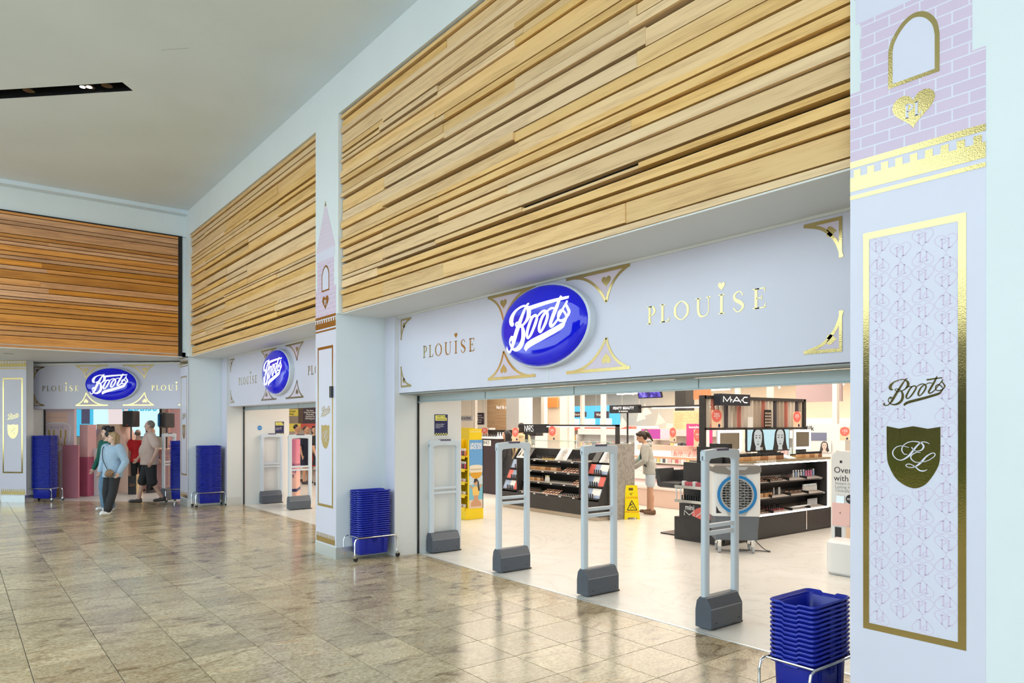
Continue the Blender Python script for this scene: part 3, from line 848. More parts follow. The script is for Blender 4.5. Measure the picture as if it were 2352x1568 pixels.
# ---------------------------------------------------------------- printed piers
def pier_print(label, fr, cs, full=True, mono=False, band=True):
    """contour-cut vinyl: castle tower above, framed panel below"""
    t = thing('pier_graphic', label, 'wall graphic', fr(cs, 0, 0))
    P = lambda pts: [(cs + x, z) for x, z in pts]
    m = MB(); m.poly(fr, P([(-.326, .16), (.326, .16), (.326, 3.18), (-.326, 3.18)]), .0004, .0012); m.build('vinyl_sheet', VINYL, t)
    if full:
        m = MB(); m.poly(fr, P([(-.326, 3.18), (.326, 3.18), (.326, 3.552), (.268, 3.552), (.268, 3.925), (-.272, 3.925), (-.272, 3.556), (-.326, 3.556)]), .0004, .0016); m.build('castle_wall_print', CASTLE, t)
        m = MB(); m.poly(fr, P([(-.296, 3.925), (.292, 3.925), (.292, 4.06), (-.296, 4.06)]), .0004, .0016); m.build('castle_ledge_print', VLILAC, t)
        m = MB(); m.poly(fr, P([(-.305, 4.06), (.305, 4.06), (.29, 4.11), (-.29, 4.11)]), .0004, .0018)
        for k in range(9):
            a0, a1 = k / 9, (k + 1) / 9
            h0 = .285 * (1 - a0) + .028 * a0; h1 = .285 * (1 - a1) + .028 * a1
            z0, z1 = 4.11 + .53 * a0, 4.11 + .53 * a1
            m.poly(fr, P([(-h0, z0 + .003), (h0, z0 + .003), (h1, z1), (-h1, z1)]), .0004, .0016)
        m.build('castle_roof_print', VROSE, t)
        m = MB()
        m.poly(fr, P([(-.026, 4.64), (.026, 4.64), (0, 4.708)]), .001, .003); m.build('gold_finial', GOLD, t); m = MB()
        so_ = [tuple(q[:2]) for q in smooth_path([(.124, 3.70, 0), (.112, 3.765, 0), (.082, 3.815, 0), (.045, 3.845, 0), (.0, 3.853, 0), (-.045, 3.836, 0), (-.085, 3.795, 0), (-.114, 3.745, 0), (-.124, 3.70, 0)], False, 3)]
        si_ = [tuple(q[:2]) for q in smooth_path([(.102, 3.70, 0), (.092, 3.752, 0), (.066, 3.795, 0), (.036, 3.820, 0), (.0, 3.829, 0), (-.037, 3.812, 0), (-.070, 3.777, 0), (-.094, 3.735, 0), (-.102, 3.70, 0)], False, 3)]
        out = [(-.124, 3.51), (.124, 3.51)] + so_
        inn = [(-.102, 3.53), (.102, 3.53)] + si_
        for i in range(len(out)):
            j = (i + 1) % len(out)
            m.poly(fr, P([out[i], out[j], inn[j], inn[i]]), .0014, .003)
        m.build('gold_window', GOLD, t)
        m = MB(); m.poly(fr, P(inn), .0012, .0022); m.build('window_print', VLILAC, t)
        m = MB(); m.poly(fr, heart(cs, 3.355, .208, .185), .0014, .003); hg = m.build('gold_heart', GOLD, t)
        m = MB()
        q = lambda pts: [(cs + x, z) for x, z in pts]
        m.ribbon(fr, q([(-.030, 3.325), (-.030, 3.395)]), .012, .0028, .004, sm=False); m.ribbon(fr, q([(-.042, 3.327), (-.018, 3.327)]), .004, .0028, .004, sm=False)
        m.ribbon(fr, q([(-.042, 3.393), (-.02, 3.395), (-.004, 3.378), (-.018, 3.360), (-.03, 3.360)]), [.004, .006, .01, .006, .004], .0028, .004)
        m.ribbon(fr, q([(.016, 3.325), (.016, 3.395)]), .012, .0028, .004, sm=False); m.ribbon(fr, q([(.004, 3.393), (.028, 3.393)]), .004, .0028, .004, sm=False)
        m.ribbon(fr, q([(.008, 3.327), (.034, 3.327), (.04, 3.345)]), [.005, .006, .003], .0028, .004, sm=False)
        m.build('heart_initials', VLILAC, hg)
    if band:
        m = MB()
        m.poly(fr, P([(-.326, 3.02), (.326, 3.02), (.326, 3.095), (-.326, 3.095)]), .001, .003)
        m.poly(fr, P([(-.326, 3.148), (.326, 3.148), (.326, 3.182), (-.326, 3.182)]), .001, .003)
        nb = 9
        for k in range(nb):
            x = -.326 + .652 * (k + .28) / nb
            m.poly(fr, P([(x, 3.09), (x + .036, 3.09), (x + .036, 3.134), (x, 3.134)]), .001, .0028)
        m.poly(fr, P([(-.326, 2.976), (.326, 2.976), (.326, 2.998), (-.326, 2.998)]), .001, .003)
        m.build('gold_battlement', GOLD, t)
    fo, fi = (-.255, .243, .647, 2.778), (-.224, .207, .681, 2.742)
    m = MB()
    for a in ((fo[0], fi[0], fo[2], fo[3]), (fi[1], fo[1], fo[2], fo[3]), (fi[0], fi[1], fo[2], fi[2]), (fi[0], fi[1], fi[3], fo[3])):
        m.poly(fr, P([(a[0], a[2]), (a[1], a[2]), (a[1], a[3]), (a[0], a[3])]), .001, .003)
    m.build('gold_frame', GOLD, t)
    m = MB()
    sh = [(-.132, 1.738), (-.07, 1.725), (0, 1.738), (.07, 1.725), (.128, 1.735), (.126, 1.58), (.11, 1.52), (.07, 1.455), (.035, 1.428), (.002, 1.42), (-.04, 1.432), (-.085, 1.465), (-.118, 1.525), (-.13, 1.58)]
    lo_ = [tuple(q[:2]) for q in smooth_path([(x, z, 0) for x, z in sh[4:] + sh[:1]], False, 3)]
    sh = sh[:4] + lo_[:-1]
    m.poly(fr, P(sh), .001, .003)
    sg = m.build('gold_shield', GOLD, t)
    m = MB(); draw_pl_script(m, fr, cs, 1.585, .21, .0028, .004); m.build('shield_initials', VLILAC, sg)
    m = MB(); draw_logo(m, fr, cs, 1.915, .30, .001, .003, False, .0); m.build('gold_logo', GOLD, t)
    m = MB()
    m.poly(fr, P([(-.3, .17), (.3, .17), (.3, .24), (-.3, .24)]), .001, .0025)
    for k in range(12):
        x = -.29 + .05 * k
        m.poly(fr, P([(x, .235), (x + .025, .235), (x + .025, .29), (x, .29)]), .001, .0024)
    m.build('gold_footer', GOLD, t)
    if mono:
        m = MB()
        px, pz = .1078, .0935
        for i in range(4):
            for r_ in range(23):
                cx = fi[0] + px * (i + .5); cz = fi[3] - .05 - pz * (r_ - (.5 if i % 2 else 0)) * 1.0
                up_ = (r_ + i) % 2 == 0
                if cz < fi[2] + .04 or cz > fi[3] - .035: continue
                if abs(cx) < .12 and 1.40 < cz < 1.99 and (1.37 < cz < 1.77 or 1.82 < cz < 2.01): continue
                m.ribbon(fr, [(cs + x, z) for x, z in heart(cx, cz, px * .98, pz * .95, 9, flip=not up_)], .0028, .0010, .0017, True, 1, False)
                f = 1 if up_ else -1
                for pts, wd in (([(-.018, -.024), (-.018, .024)], .006), ([(-.03, .02), (-.012, .026), (.002, .012), (-.014, 0)], .004), ([(.012, -.024), (.012, .024)], .007), ([(.006, -.024), (.026, -.024), (.03, -.014)], .003), ([(.004, .024), (.02, .024)], .003)):
                    m.ribbon(fr, [(cs + cx + f * a, cz + f * bq) for a, bq in pts], wd, .0010, .0017, sm=False)
        m.build('monogram_print', mat('monogram_ink', (0.66, 0.53, 0.71), .4), t)
    return t

FP = Fr((0, YF, 0), (1, 0, 0))
pier_print('large vinyl castle and gold framed panel on the nearest pier', FP, -1.606, True, True)
pier_print('slim vinyl castle with gold window on the pier left of the widest entrance', FP, -8.966)
pier_print('narrow sliver of vinyl and gold on the corner pier', FP, -16.40, False)
F4 = Fr(b3(0, 0), DG)
p4 = MB(); p4.fbox(F4, -.27, .30, 0, ZS, -.25, -.001); p4.fbox(F4, -1.6, .06, 0, 2.085, -.85, -.25); p4.fbox(F4, -1.6, -.03, 2.085, ZS, -.85, -.25); struct(p4.build('wall_pier_4', WALLW))
m = MB(); m.fbox(F4, -.276, .306, 0, .15, -.25, .004); struct(m.build('baseboard_pier_4', STEEL))
g4 = pier_print('gold framed vinyl panel on the far pier at the photograph edge', F4, .015, False)
for ch_ in g4.children:
    pass
m = MB(); m.cbox((-8.74, YF - .02, 2.165), .05, .04, .15); tag(m.build('door_sensor', BLACK, bevel=.006), 'small black sensor box fixed to the pier beside the basket stack', 'sensor')
# doorstop panels inside the angled entrance
m = MB(); m.fbox(F4, .06, .085, 0, 2.085, -.86, -.83); struct(m.build('trim_guide_3', BLACK))
m = MB(); m.poly(Fr((0, 0, 0), (1, 0, 0), (0, 1, 0)), [(-31, -10), (-16.2, 4.9), (-31, 4.9)], 3.448, 3.46); 
struct(m.build('ceiling_shop_corner', MATS['shop_ceiling']))
ONES = 'first second third fourth fifth sixth seventh eighth ninth tenth eleventh twelfth thirteenth fourteenth fifteenth sixteenth seventeenth eighteenth nineteenth'.split()
TENS = {2: 'twenty', 3: 'thirty', 4: 'forty'}; TENTH = {2: 'twentieth', 3: 'thirtieth', 4: 'fortieth'}
def ordinal(n):
    if n < 20: return ONES[n - 1]
    return TENTH[n // 10] if n % 10 == 0 else TENS[n // 10] + '-' + ONES[n % 10 - 1]
# ---------------------------------------------------------------- security gates
def make_gate():
    t = thing('security_gate', 'x', 'security gate')
    fr = Fr((0, 0, 0), (0, 1, 0))
    L = .25
    m = MB()
    for s in (-1, 1):
        y0, y1 = (-L, -L + .075) if s < 0 else (L - .075, L)
        m.rbox(-.026, .026, y0, y1, .10, 1.47, .018, 3)
    m.build('post', GATE, t, True)
    m = MB()
    top = [(-L, 1.43), (-L + .07, 1.43), (-L + .085, 1.447), (0, 1.458), (L - .085, 1.447), (L - .07, 1.43), (L, 1.43), (L, 1.505), (L - .015, 1.522), (0, 1.537), (-L + .015, 1.522), (-L, 1.505)]
    m.poly(fr, top, -.027, .027, True); m.build('top_bar', GATE, t, bevel=.006)
    for z in (.808, .872):
        m = MB(); m.box(-.02, .02, -L + .07, L - .07, z - .017, z + .017); m.build('cross_bar', GATE, t, bevel=.006)
    m = MB(); m.poly(fr, [(-.085, 1.515), (.085, 1.515), (.085, 1.537), (-.085, 1.537)], -.0275, .0285, True); m.build('label_plate', mat('plate_violet', (.12, .11, .17), .3), t)
    m = MB()
    sec = Fr((0, 0, 0), (1, 0, 0))
    pr = [(-.075, .012), (.085, .012), (.092, .03), (.092, .185), (.045, .265), (.028, .275), (-.03, .275), (-.06, .24), (-.075, .16)]
    for sgn in (0,):
        a = [sec(x, z, L + .002) for x, z in pr]; bq = [sec(x, z, -L + .055) for x, z in pr]
        n = len(pr)
        m.add(a + bq, [tuple(range(n)), tuple(range(2 * n - 1, n - 1, -1))] + [(i, n + i, n + (i + 1) % n, (i + 1) % n) for i in range(n)])
    m.xf(Matrix.Rotation(0, 4, 'Z')); bo = m.build('base_cover', GATEB, t, bevel=.006)
    m = MB(); m.box(-.06, .07, -L + .06, L - .02, 0.001, .014); m.build('foot', BLACK, t)
    m = MB(); m.box(.086, .0945, -L - .0, L - .06, .178, .186); m.build('cover_seam', mat('seam_grey', (.25, .27, .30), .4), bo)
    m = MB()
    for y in (-.18, .14):
        m.lathe([(.006, 0), (.006, .003)], (0, 0, 0), 8, 1, 1)
        k = len(m.v) - 16
        for i in range(k, len(m.v)):
            x, yy, z = m.v[i]; m.v[i] = (.0915 + z, y + x, .06 + yy)
    m.build('screw', BLACK, bo)
    m = MB(); m.box(.05, .054, .10, .17, .238, .250); m.build('badge', CHROME, bo)
    return t
gate = make_gate()
GL = ['grey security gate on the shop threshold nearest the printed pier', 'grey security gate in the middle of the row, before the dark cosmetics stand end',
      'grey security gate second from the white wall, before the dark cosmetics stand', 'grey security gate standing close against the white wall with the notice']
gate.location = (-3.77, 5.256, .002); gate['label'] = GL[0]; gate['group'] = 'security gates of the nearest entrance'
for x, l in ((-5.25, GL[1]), (-6.70, GL[2]), (-8.29, GL[3])):
    dup(gate, (x if x > -8 else -8.265, 5.256 if x > -8 else 5.29, .002), 0, l)
dup(gate, (-14.16, 5.56, .002), 0, 'grey security gate at the middle entrance beside the pink panel', 'security gates of the middle entrance')
dup(gate, (-15.635, 5.50, .002), 0, 'grey security gate against the wall of the middle entrance', 'security gates of the middle entrance')

# ---------------------------------------------------------------- notices
NAVY = mat('navy_print', (0.015, 0.02, 0.10), .4); LEMON = mat('lemon_print', (.85, .80, .18), .5)
def notice(label, fr, s0, z0, w_, h_):
    t = thing('wall_notice', label, 'notice', fr(s0, z0, 0))
    m = MB(); m.fbox(fr, s0, s0 + w_, z0, z0 + h_, .0005, .003); m.build('sheet', NAVY, t)
    m = MB(); m.fbox(fr, s0 + .06 * w_, s0 + .82 * w_, z0 + h_ * .84, z0 + h_ * .96, .003, .0036); m.fbox(fr, s0 + .06 * w_, s0 + .93 * w_, z0 + h_ * .70, z0 + h_ * .84, .003, .0036); y_ = m.build('headline_patch', LEMON, t)
    txt('headline', 'Stop! Live\nmonitoring', h_ * .13, INK, fr, s0 + .5 * w_, z0 + h_ * .84, y_, .0038, line=.9, sx=.9)
    txt('small_print', 'To keep our colleagues\nand customers safe\nbodycams may be live\nin this store', h_ * .058, PAPER, fr, s0 + .08 * w_, z0 + h_ * .45, t, .0034, 'LEFT', sx=.9)
    m = MB()
    for i in range(11):
        for j in range(2):
            if (i + j) % 2 == 0:
                m.fbox(fr, s0 + w_ * i / 11, s0 + w_ * (i + 1) / 11, z0 + h_ * .055 * j, z0 + h_ * .055 * (j + 1), .003, .0036)
    m.build('checker_strip', LEMON, t)
    return t
F_b1 = Fr((-8.35, 0, 0), (0, 1, 0)); F_b2 = Fr((-15.72, 0, 0), (0, 1, 0))
notice('navy and yellow monitoring notice on the white wall of the nearest entrance', F_b1, 5.178, 1.59, .215, .29)
notice('navy and yellow monitoring notice on the wall of the middle entrance', F_b2, 5.60, 1.51, .20, .29)
m = MB(); m.poly(F_b2, arc(5.26, 1.66, .052, 0, 2 * pi, 20)[:-1], .0005, .003)
bd = tag(m.build('door_sticker', mat('sticker_blue', (.03, .25, .62), .4)), 'small round blue door sticker on the wall of the middle entrance', 'sticker')
txt('sticker_text', 'AUTO', .028, PAPER, F_b2, 5.26, 1.66, bd, .0034)

# ---------------------------------------------------------------- baskets and racks
def basket_mesh(detail=True):
    def ring(hx, hy, z, r, dip=0.0):
        out = []
        for cx, cy, a0 in ((hx - r, hy - r, 0), (-hx + r, hy - r, pi / 2), (-hx + r, -hy + r, pi), (hx - r, -hy + r, 1.5 * pi)):
            for k in range(4):
                a = a0 + pi / 2 * k / 3
                out.append((cx + r * cos(a), cy + r * sin(a), z))
        # extra points on the short sides carry the dip of the rim
        full = []
        n = len(out)
        for i in range(n):
            full.append(out[i])
            p, q = out[i], out[(i + 1) % n]
            if i % 4 == 3:
                if abs(p[1] - q[1]) < 1e-6:
                    ss = (.25, .32, .68, .75)
                else:
                    ss = (.3, .35, .65, .7)
                for u in ss:
                    mid = ss[1] <= u <= ss[2]
                    full.append((p[0] + (q[0] - p[0]) * u, p[1] + (q[1] - p[1]) * u, z - (dip if mid and abs(p[1] - q[1]) < 1e-6 else 0)))
        return full
    m = MB()
    R_ = [ring(.118, .195, 0, .03), ring(.124, .200, .006, .035), ring(.129, .209, .19, .035), ring(.131, .211, .2085, .035, .012), ring(.149, .229, .2105, .04, .012),
          ring(.152, .232, .213, .04, .012), ring(.152, .232, .222, .04, .012), ring(.149, .229, .226, .038, .012), ring(.143, .223, .222, .035, .012), ring(.126, .206, .19, .033), ring(.114, .190, .010, .03)]
    n = len(R_[0])
    vs = [p for r_ in R_ for p in r_]
    fs = [(a * n + i, a * n + (i + 1) % n, (a + 1) * n + (i + 1) % n, (a + 1) * n + i) for a in range(len(R_) - 1) for i in range(n)]
    fs += [tuple(range(n))[::-1], tuple((len(R_) - 1) * n + i for i in range(n))]
    m.add(vs, fs)
    return m
bk = basket_mesh()
def rib_mesh(s):
    m = MB()
    if True:
        for k in range(3):
            for q in (-.035, 0, .035):
                pass
        for y in (-.13, -.115, -.10, .10, .115, .13):
            m.add([(s * .1225, y - .003, .02), (s * .1225, y + .003, .02), (s * .127, y + .003, .18), (s * .127, y - .003, .18), (s * .1275, y - .003, .02), (s * .1275, y + .003, .02), (s * .134, y + .003, .18), (s * .134, y - .003, .18)],
                  [(4, 5, 6, 7), (0, 4, 7, 3), (1, 2, 6, 5), (3, 7, 6, 2)])
        for k in range(5):
            z = .155 + k * .009
            m.box(min(s * .139, s * .146), max(s * .139, s * .146), -.028, .028, z, z + .005)
    return m
bk_me = bk.mesh('basket', BLUEB, True)
try: bk_me.set_sharp_from_angle(angle=radians(50))
except Exception: pass
rib_mes = [rib_mesh(s).mesh('side_ribs', BLUEB) for s in (-1, 1)]
hd = MB(); hd.tube([(-.136, 0, .205), (-.130, -.19, .2), (-.09, -.205, .2), (.09, -.205, .2), (.130, -.19, .2), (.136, 0, .205)], .0045, 6)
hd_me = hd.mesh('handle', BLUEB, True)

def rack(label, loc, rz, group='chrome basket racks'):
    t = thing('basket_rack', label, 'basket rack', (0, 0, 0), 0, group)
    hx, hy, zt = .165, .30, .295
    for s in (-1, 1):
        m = MB(); m.tube([(s * hx, -hy, .075), (s * hx, -hy, .24), (s * hx, -hy + .015, .28), (s * hx, -hy + .05, zt), (s * hx, hy - .05, zt), (s * hx, hy - .015, .28), (s * hx, hy, .24), (s * hx, hy, .075)], .009, 8)
        m.build('side_hoop', CHROME, t, True)
    for s in (-1, 1):
        m = MB(); m.tube([(-hx, s * (hy - .07), zt), (hx, s * (hy - .07), zt)], .008, 8); m.build('cross_tube', CHROME, t, True)
    for sx_ in (-1, 1):
        for sy_ in (-1, 1):
            m = MB(); m.tube([(sx_ * hx - .01, sy_ * hy + .012, .03), (sx_ * hx + .01, sy_ * hy + .012, .03)], .029, 14)
            c = m.build('caster', BLACK, t, True)
            m = MB(); m.box(sx_ * hx - .014, sx_ * hx + .014, sy_ * hy - .01, sy_ * hy + .016, .045, .085); m.build('caster_fork', CHROME, c)
    t.location = loc; t.rotation_euler = (0, 0, rz)
    return t

def basket_stack(loc, rz, n, label, top, group, parts=True, z0=.07, pitch=.0283):
    for k in range(n):
        o = inst('shopping_basket', bk_me, (loc[0], loc[1], loc[2] + z0 + k * pitch), rz)
        tag(o, top if k == n - 1 else label % ordinal(n - k), 'basket', group)
        if parts:
            for rm in rib_mes:
                r_ = bpy.data.objects.new('side_ribs', rm); COL.objects.link(r_); r_.parent = o
            if k == n - 1:
                h_ = bpy.data.objects.new('handle', hd_me); COL.objects.link(h_); h_.parent = o
RK = [((-8.475, 4.275, 0), 0, 22, 'at the pier beside the white wall', True), ((-2.365, 4.225, 0), 0, 14, 'at the nearest pier in front', True),
      ((-15.93, 4.25, 0), 0, 36, 'beside the wall of the middle entrance', True)]
for (loc, rz, n, where, parts) in RK:
    rack('chrome wheeled rack under the basket stack ' + where, loc, rz)
    basket_stack(loc, rz, n, 'blue basket, %s from the top of the stack ' + where, 'topmost blue plastic basket of the stack ' + where, 'blue baskets ' + where, parts)
A45 = radians(-45)
l3 = b3(.56, -.02 + .30); l4 = b3(3.74, .52)
for loc, rz, n, where in ((l3, A45, 43, 'beside the far pier'), (l4, A45, 39, 'half hidden behind the corner pier')):
    rack('chrome wheeled rack under the tall basket stack ' + where, loc, rz)
    basket_stack(loc, rz, n, 'blue basket, %s from the top of the tall stack ' + where, 'topmost blue plastic basket of the tall stack ' + where, 'blue baskets ' + where, False)

# ---------------------------------------------------------------- shop products (small shared meshes)
def two_tone(name, prof_body, prof_cap, m_body, m_cap, seg=8):
    m = MB(); m.lathe(prof_body, (0, 0, 0), seg); m.cur = 1; m.lathe(prof_cap, (0, 0, 0), seg)
    me = m.mesh(name, [m_body, m_cap], True)
    try: me.set_sharp_from_angle(angle=radians(40))
    except Exception: pass
    return me
def bottle(name, col, h=.10, r=.016, cap=.35, capm=None):
    c = mat('tone_%02d_%02d_%02d' % tuple(int(q * 99) for q in col), col, .3)
    hb = h * (1 - cap)
    return two_tone(name, [(r * .96, 0), (r, .004), (r, hb - .004), (r * .8, hb)], [(r * .85, hb), (r * .88, hb + .002), (r * .88, h - .003), (r * .8, h)], c, capm or BLACK)
SHADES = [(.62, .36, .17), (.55, .29, .12), (.68, .42, .22), (.42, .20, .08), (.72, .48, .29), (.30, .13, .06)]
FOUND = [bottle('foundation_bottle', c) for c in SHADES]
DKB = [bottle('dark_bottle', (.03, .03, .03), .085, .013), bottle('dark_bottle', (.10, .05, .04), .085, .013)]
WHB = bottle('white_bottle', (.8, .8, .8), .12, .017, .3, CHROME)
LIP = [bottle('lipstick', c, .075, .010, .45, BLACK) for c in ((.45, .02, .06), (.6, .12, .14), (.03, .03, .03))]
PINKB = [bottle('pink_bottle', c, .11, .015, .4, mat('rosecap', (.75, .45, .38), .3)) for c in ((.80, .52, .45), (.70, .35, .30), (.86, .68, .62))]
def pan(name, cols):
    m = MB(); m.cbox((0, 0, .006), .07, .055, .012)
    ms = [BLACK]
    for k, c in enumerate(cols):
        m.cur = k + 1; ms.append(mat('tone_%02d_%02d_%02d' % tuple(int(q * 99) for q in c), c, .5))
        m.box(-.03 + .06 * k / len(cols) + .002, -.03 + .06 * (k + 1) / len(cols) - .002, -.022, .022, .012, .0135)
    return m.mesh(name, ms)
PANS = [pan('palette', [(.70, .42, .28), (.55, .28, .18)]), pan('palette', [(.75, .50, .36)]), pan('palette', [(.6, .2, .2), (.78, .55, .45), (.4, .18, .12)])]
TUBES = bottle('slim_tube', (.82, .82, .83), .11, .010, .25, WHITE)

def row(name, meshes, p0, p1, n, label, cat, group, tilt=0.0, jit=.3, pick=None):
    p0 = Vector(p0); p1 = Vector(p1)
    for i in range(n):
        k = (i + .5) / n
        p = p0.lerp(p1, k)
        me = meshes[(i * len(meshes) // n) if pick == 'grad' else random.randrange(len(meshes))] if isinstance(meshes, list) else meshes
        o = inst(name, me, p, random.uniform(-.1, .1) * jit)
        if tilt: o.rotation_euler = tilt if not callable(tilt) else tilt(i)
        tag(o, label + ', ' + ordinal(i + 1) + ' along', cat, group)

# ---------------------------------------------------------------- dark cosmetics stand (first island)
ns = thing('cosmetics_stand', 'long dark cosmetics stand with stepped shelves and grey wood end', 'display stand', (-10.5, 9.5, 0))
m = MB(); m.box(-11.98, -9.08, 9.06, 9.88, .075, .345); m.build('plinth', BLACKM, ns, bevel=.004)
m = MB(); m.box(-11.95, -9.11, 9.10, 9.84, .004, .075); m.build('kick_board', mat('kick_beige', (.62, .50, .38), .5), ns)
FS = Fr((-9.08, 0, 0), (0, 1, 0)); FSL = Fr((-11.98, 0, 0), (0, 1, 0))
prof = [(9.08, .345), (9.88, .345), (9.88, 1.30), (9.60, 1.30), (9.40, 1.02)]
m = MB(); m.poly(FS, prof, -.025, 0, True); m.build('side_panel', BLACKM, ns)
m = MB(); m.poly(FSL, prof, 0, .025, True); m.build('side_panel', BLACKM, ns)
m = MB(); m.box(-11.95, -9.11, 9.70, 9.86, .345, 1.24); m.build('back_body', BLACKM, ns)
SHZ = [(9.08, .365), (9.19, .575), (9.30, .79), (9.40, 1.00)]
TRAYC = mat('tray_grey', (.42, .40, .37), .35)
for k, (y, z) in enumerate(SHZ):
    y2 = SHZ[k + 1][0] + .20 if k < 3 else 9.70
    m = MB(); m.box(-11.44, -9.62, y, y2, z - .02, z + .012); sh_ = m.build('shelf', BLACK, ns)
    m = MB(); m.add([(-11.42, y + .012, z + .013), (-9.64, y + .012, z + .013), (-9.64, y2 - .02, z + .045), (-11.42, y2 - .02, z + .045)], [(0, 1, 2, 3)]); m.build('tray', TRAYC, sh_)
    m = MB()
    for q in range(5): m.box(-11.3 + q * .38, -11.24 + q * .38, y - .003, y, z - .012, z + .006)
    m.build('price_tag', PAPER, sh_)
for xa, xb in ((-11.955, -11.46), (-9.60, -9.105)):
    m = MB(); m.box(xb - .01 if xa < -11 else xa - .012, (xb + .012) if xa < -11 else xa, 9.09, 9.70, .345, 1.03)
    m.build('divider', BLACKM, ns)
    for k in range(3):
        z = .40 + .212 * k; y = 9.11 + .105 * k
        fr = Fr((0, y, 0), (1, 0, 0), (0, .42, .9))
        z_ = z / .9 * .9
        m = MB(); m.fbox(Fr((0, y, z), (1, 0, 0), (0, .42, .9)), xa, xb, 0, .19, -.012, 0); cd_ = m.build('card', mat('card_blue', (.33, .42, .60), .5), ns)
        f2 = Fr((0, y, z), (1, 0, 0), (0, .42, .9))
        w_ = xb - xa
        left_red = (k == 1) if xa < -11 else (k != 1)
        a0 = xa if left_red else xa + w_ * .72
        m = MB(); m.fbox(f2, a0, a0 + w_ * .28, .0, .19, 0, .001); m.build('card_red', CORAL, cd_)
        m = MB(); m.fbox(f2, xa + w_ * (.55 if left_red else .40), xa + w_ * (.97 if left_red else .70), .06, .19, 0, .001); m.build('card_white', PAPER, cd_)
        m = MB(); m.box(xa, xb, y - .05, y + .04, z - .022, z - .004); m.build('ledge', BLACK, ns)
        row('sample_bottle', DKB, (xa + .15, y - .02, z - .004), (xb - .12, y - .02, z - .004), 4, 'small sample bottle on the %s card ledge of the dark stand, %s row' % ('left' if xa < -11 else 'right', ('bottom', 'middle', 'top')[k]), 'bottle', 'sample bottles on the stand cards')
# portraits on the top row
PORT = mat('portrait_print', (.80, .80, .80), .5); PORTG = mat('portrait_grey', (.45, .44, .43), .5); SKINP = mat('portrait_skin', (.72, .60, .54), .5); HAIRP = mat('portrait_hair', (.06, .045, .04), .5)
def portrait(t, fr, s0, s1, z0, z1, bg, skin=SKINP, hair=HAIRP, d=0.0, dy=.0, lips=RED, zoom=1.0):
    """a printed head: long hair, neck, face, eyes, brows, nose and mouth, clipped to its sheet"""
    w_, h_ = s1 - s0, z1 - z0
    cx, cz = s0 + w_ * (.5 + dy), z0 + h_ * .56
    r = min(w_, h_) * .30 * zoom
    cl = lambda pts: [(min(max(x, s0), s1), min(max(z, z0), z1)) for x, z in pts]
    m = MB(); m.fbox(fr, s0, s1, z0, z1, d, d + .002); p = m.build('portrait', bg, t)
    hp_ = [(cx + r * 1.12 * cos(a), cz + r * .12 + r * 1.25 * sin(a)) for a in [pi * i / 12 for i in range(13)]]
    hp_ += [(cx - r * 1.25, cz - r * .6), (cx - r * 1.45, cz - r * 1.5), (cx - r * 1.0, cz - r * 1.9), (cx + r * .9, cz - r * 1.9), (cx + r * 1.5, cz - r * 1.4), (cx + r * 1.2, cz - r * .5)]
    m = MB(); m.poly(fr, cl(hp_), d + .002, d + .0026); m.build('portrait_hair', hair, p)
    m = MB(); m.poly(fr, cl([(cx - r * 1.1, cz - r * 1.95), (cx + r * 1.1, cz - r * 1.95), (cx + r * .42, cz - r * 1.25), (cx + r * .36, cz - r * .5), (cx - r * .36, cz - r * .5), (cx - r * .42, cz - r * 1.25)]), d + .0026, d + .003); m.build('portrait_neck', skin, p)
    fc_ = [(0, 1.0), (.4, .93), (.68, .66), (.76, .25), (.70, -.25), (.52, -.68), (.22, -1.0), (0, -1.05)]
    fo_ = fc_ + [(-x, z) for x, z in fc_[1:-1][::-1]]
    m = MB(); m.poly(fr, cl([(cx + r * x, cz + r * z) for x, z in fo_]), d + .003, d + .0035); f = m.build('portrait_face', skin, p)
    m = MB()
    for e in (-1, 1):
        m.poly(fr, [(cx + e * r * .33 + r * .16 * cos(a), cz + r * .10 + r * .07 * sin(a)) for a in [2 * pi * i / 10 for i in range(10)]], d + .0035, d + .004)
        m.ribbon(fr, [(cx + e * r * .13, cz + r * .29), (cx + e * r * .36, cz + r * .38), (cx + e * r * .58, cz + r * .28)], [r * .07, r * .07, r * .03], d + .0035, d + .004)
    m.ribbon(fr, [(cx - r * .14, cz - r * .28), (cx - r * .03, cz - r * .33), (cx + r * .12, cz - r * .28)], [r * .03, r * .05, r * .03], d + .0035, d + .004)
    m.build('portrait_eyes', HAIRP, f)
    m = MB(); m.poly(fr, [(cx + r * q[0], cz + r * q[1]) for q in ((-.28, -.56), (-.1, -.49), (0, -.52), (.1, -.49), (.28, -.56), (.12, -.67), (-.12, -.67))], d + .0035, d + .004); m.build('portrait_lips', lips, f)
    return p
ft = Fr((0, 9.42, 1.03), (1, 0, 0), (0, .62, .78))
LIPG = mat('lip_grey', (.35, .25, .24), .5)
for a, b_ in ((-11.90, -11.66), (-10.66, -10.32), (-9.42, -9.12)):
    portrait(ns, ft, a, b_, 0, .30, PORT, PORTG if a > -11 else SKINP, mat('portrait_pale', (.6, .6, .6), .5) if a > -11 else HAIRP, lips=LIPG)
for a in (-11.62, -9.62):
    m = MB(); m.fbox(ft, a, a + .16, 0, .26, 0, .004); m.build('black_card', BLACK, ns)
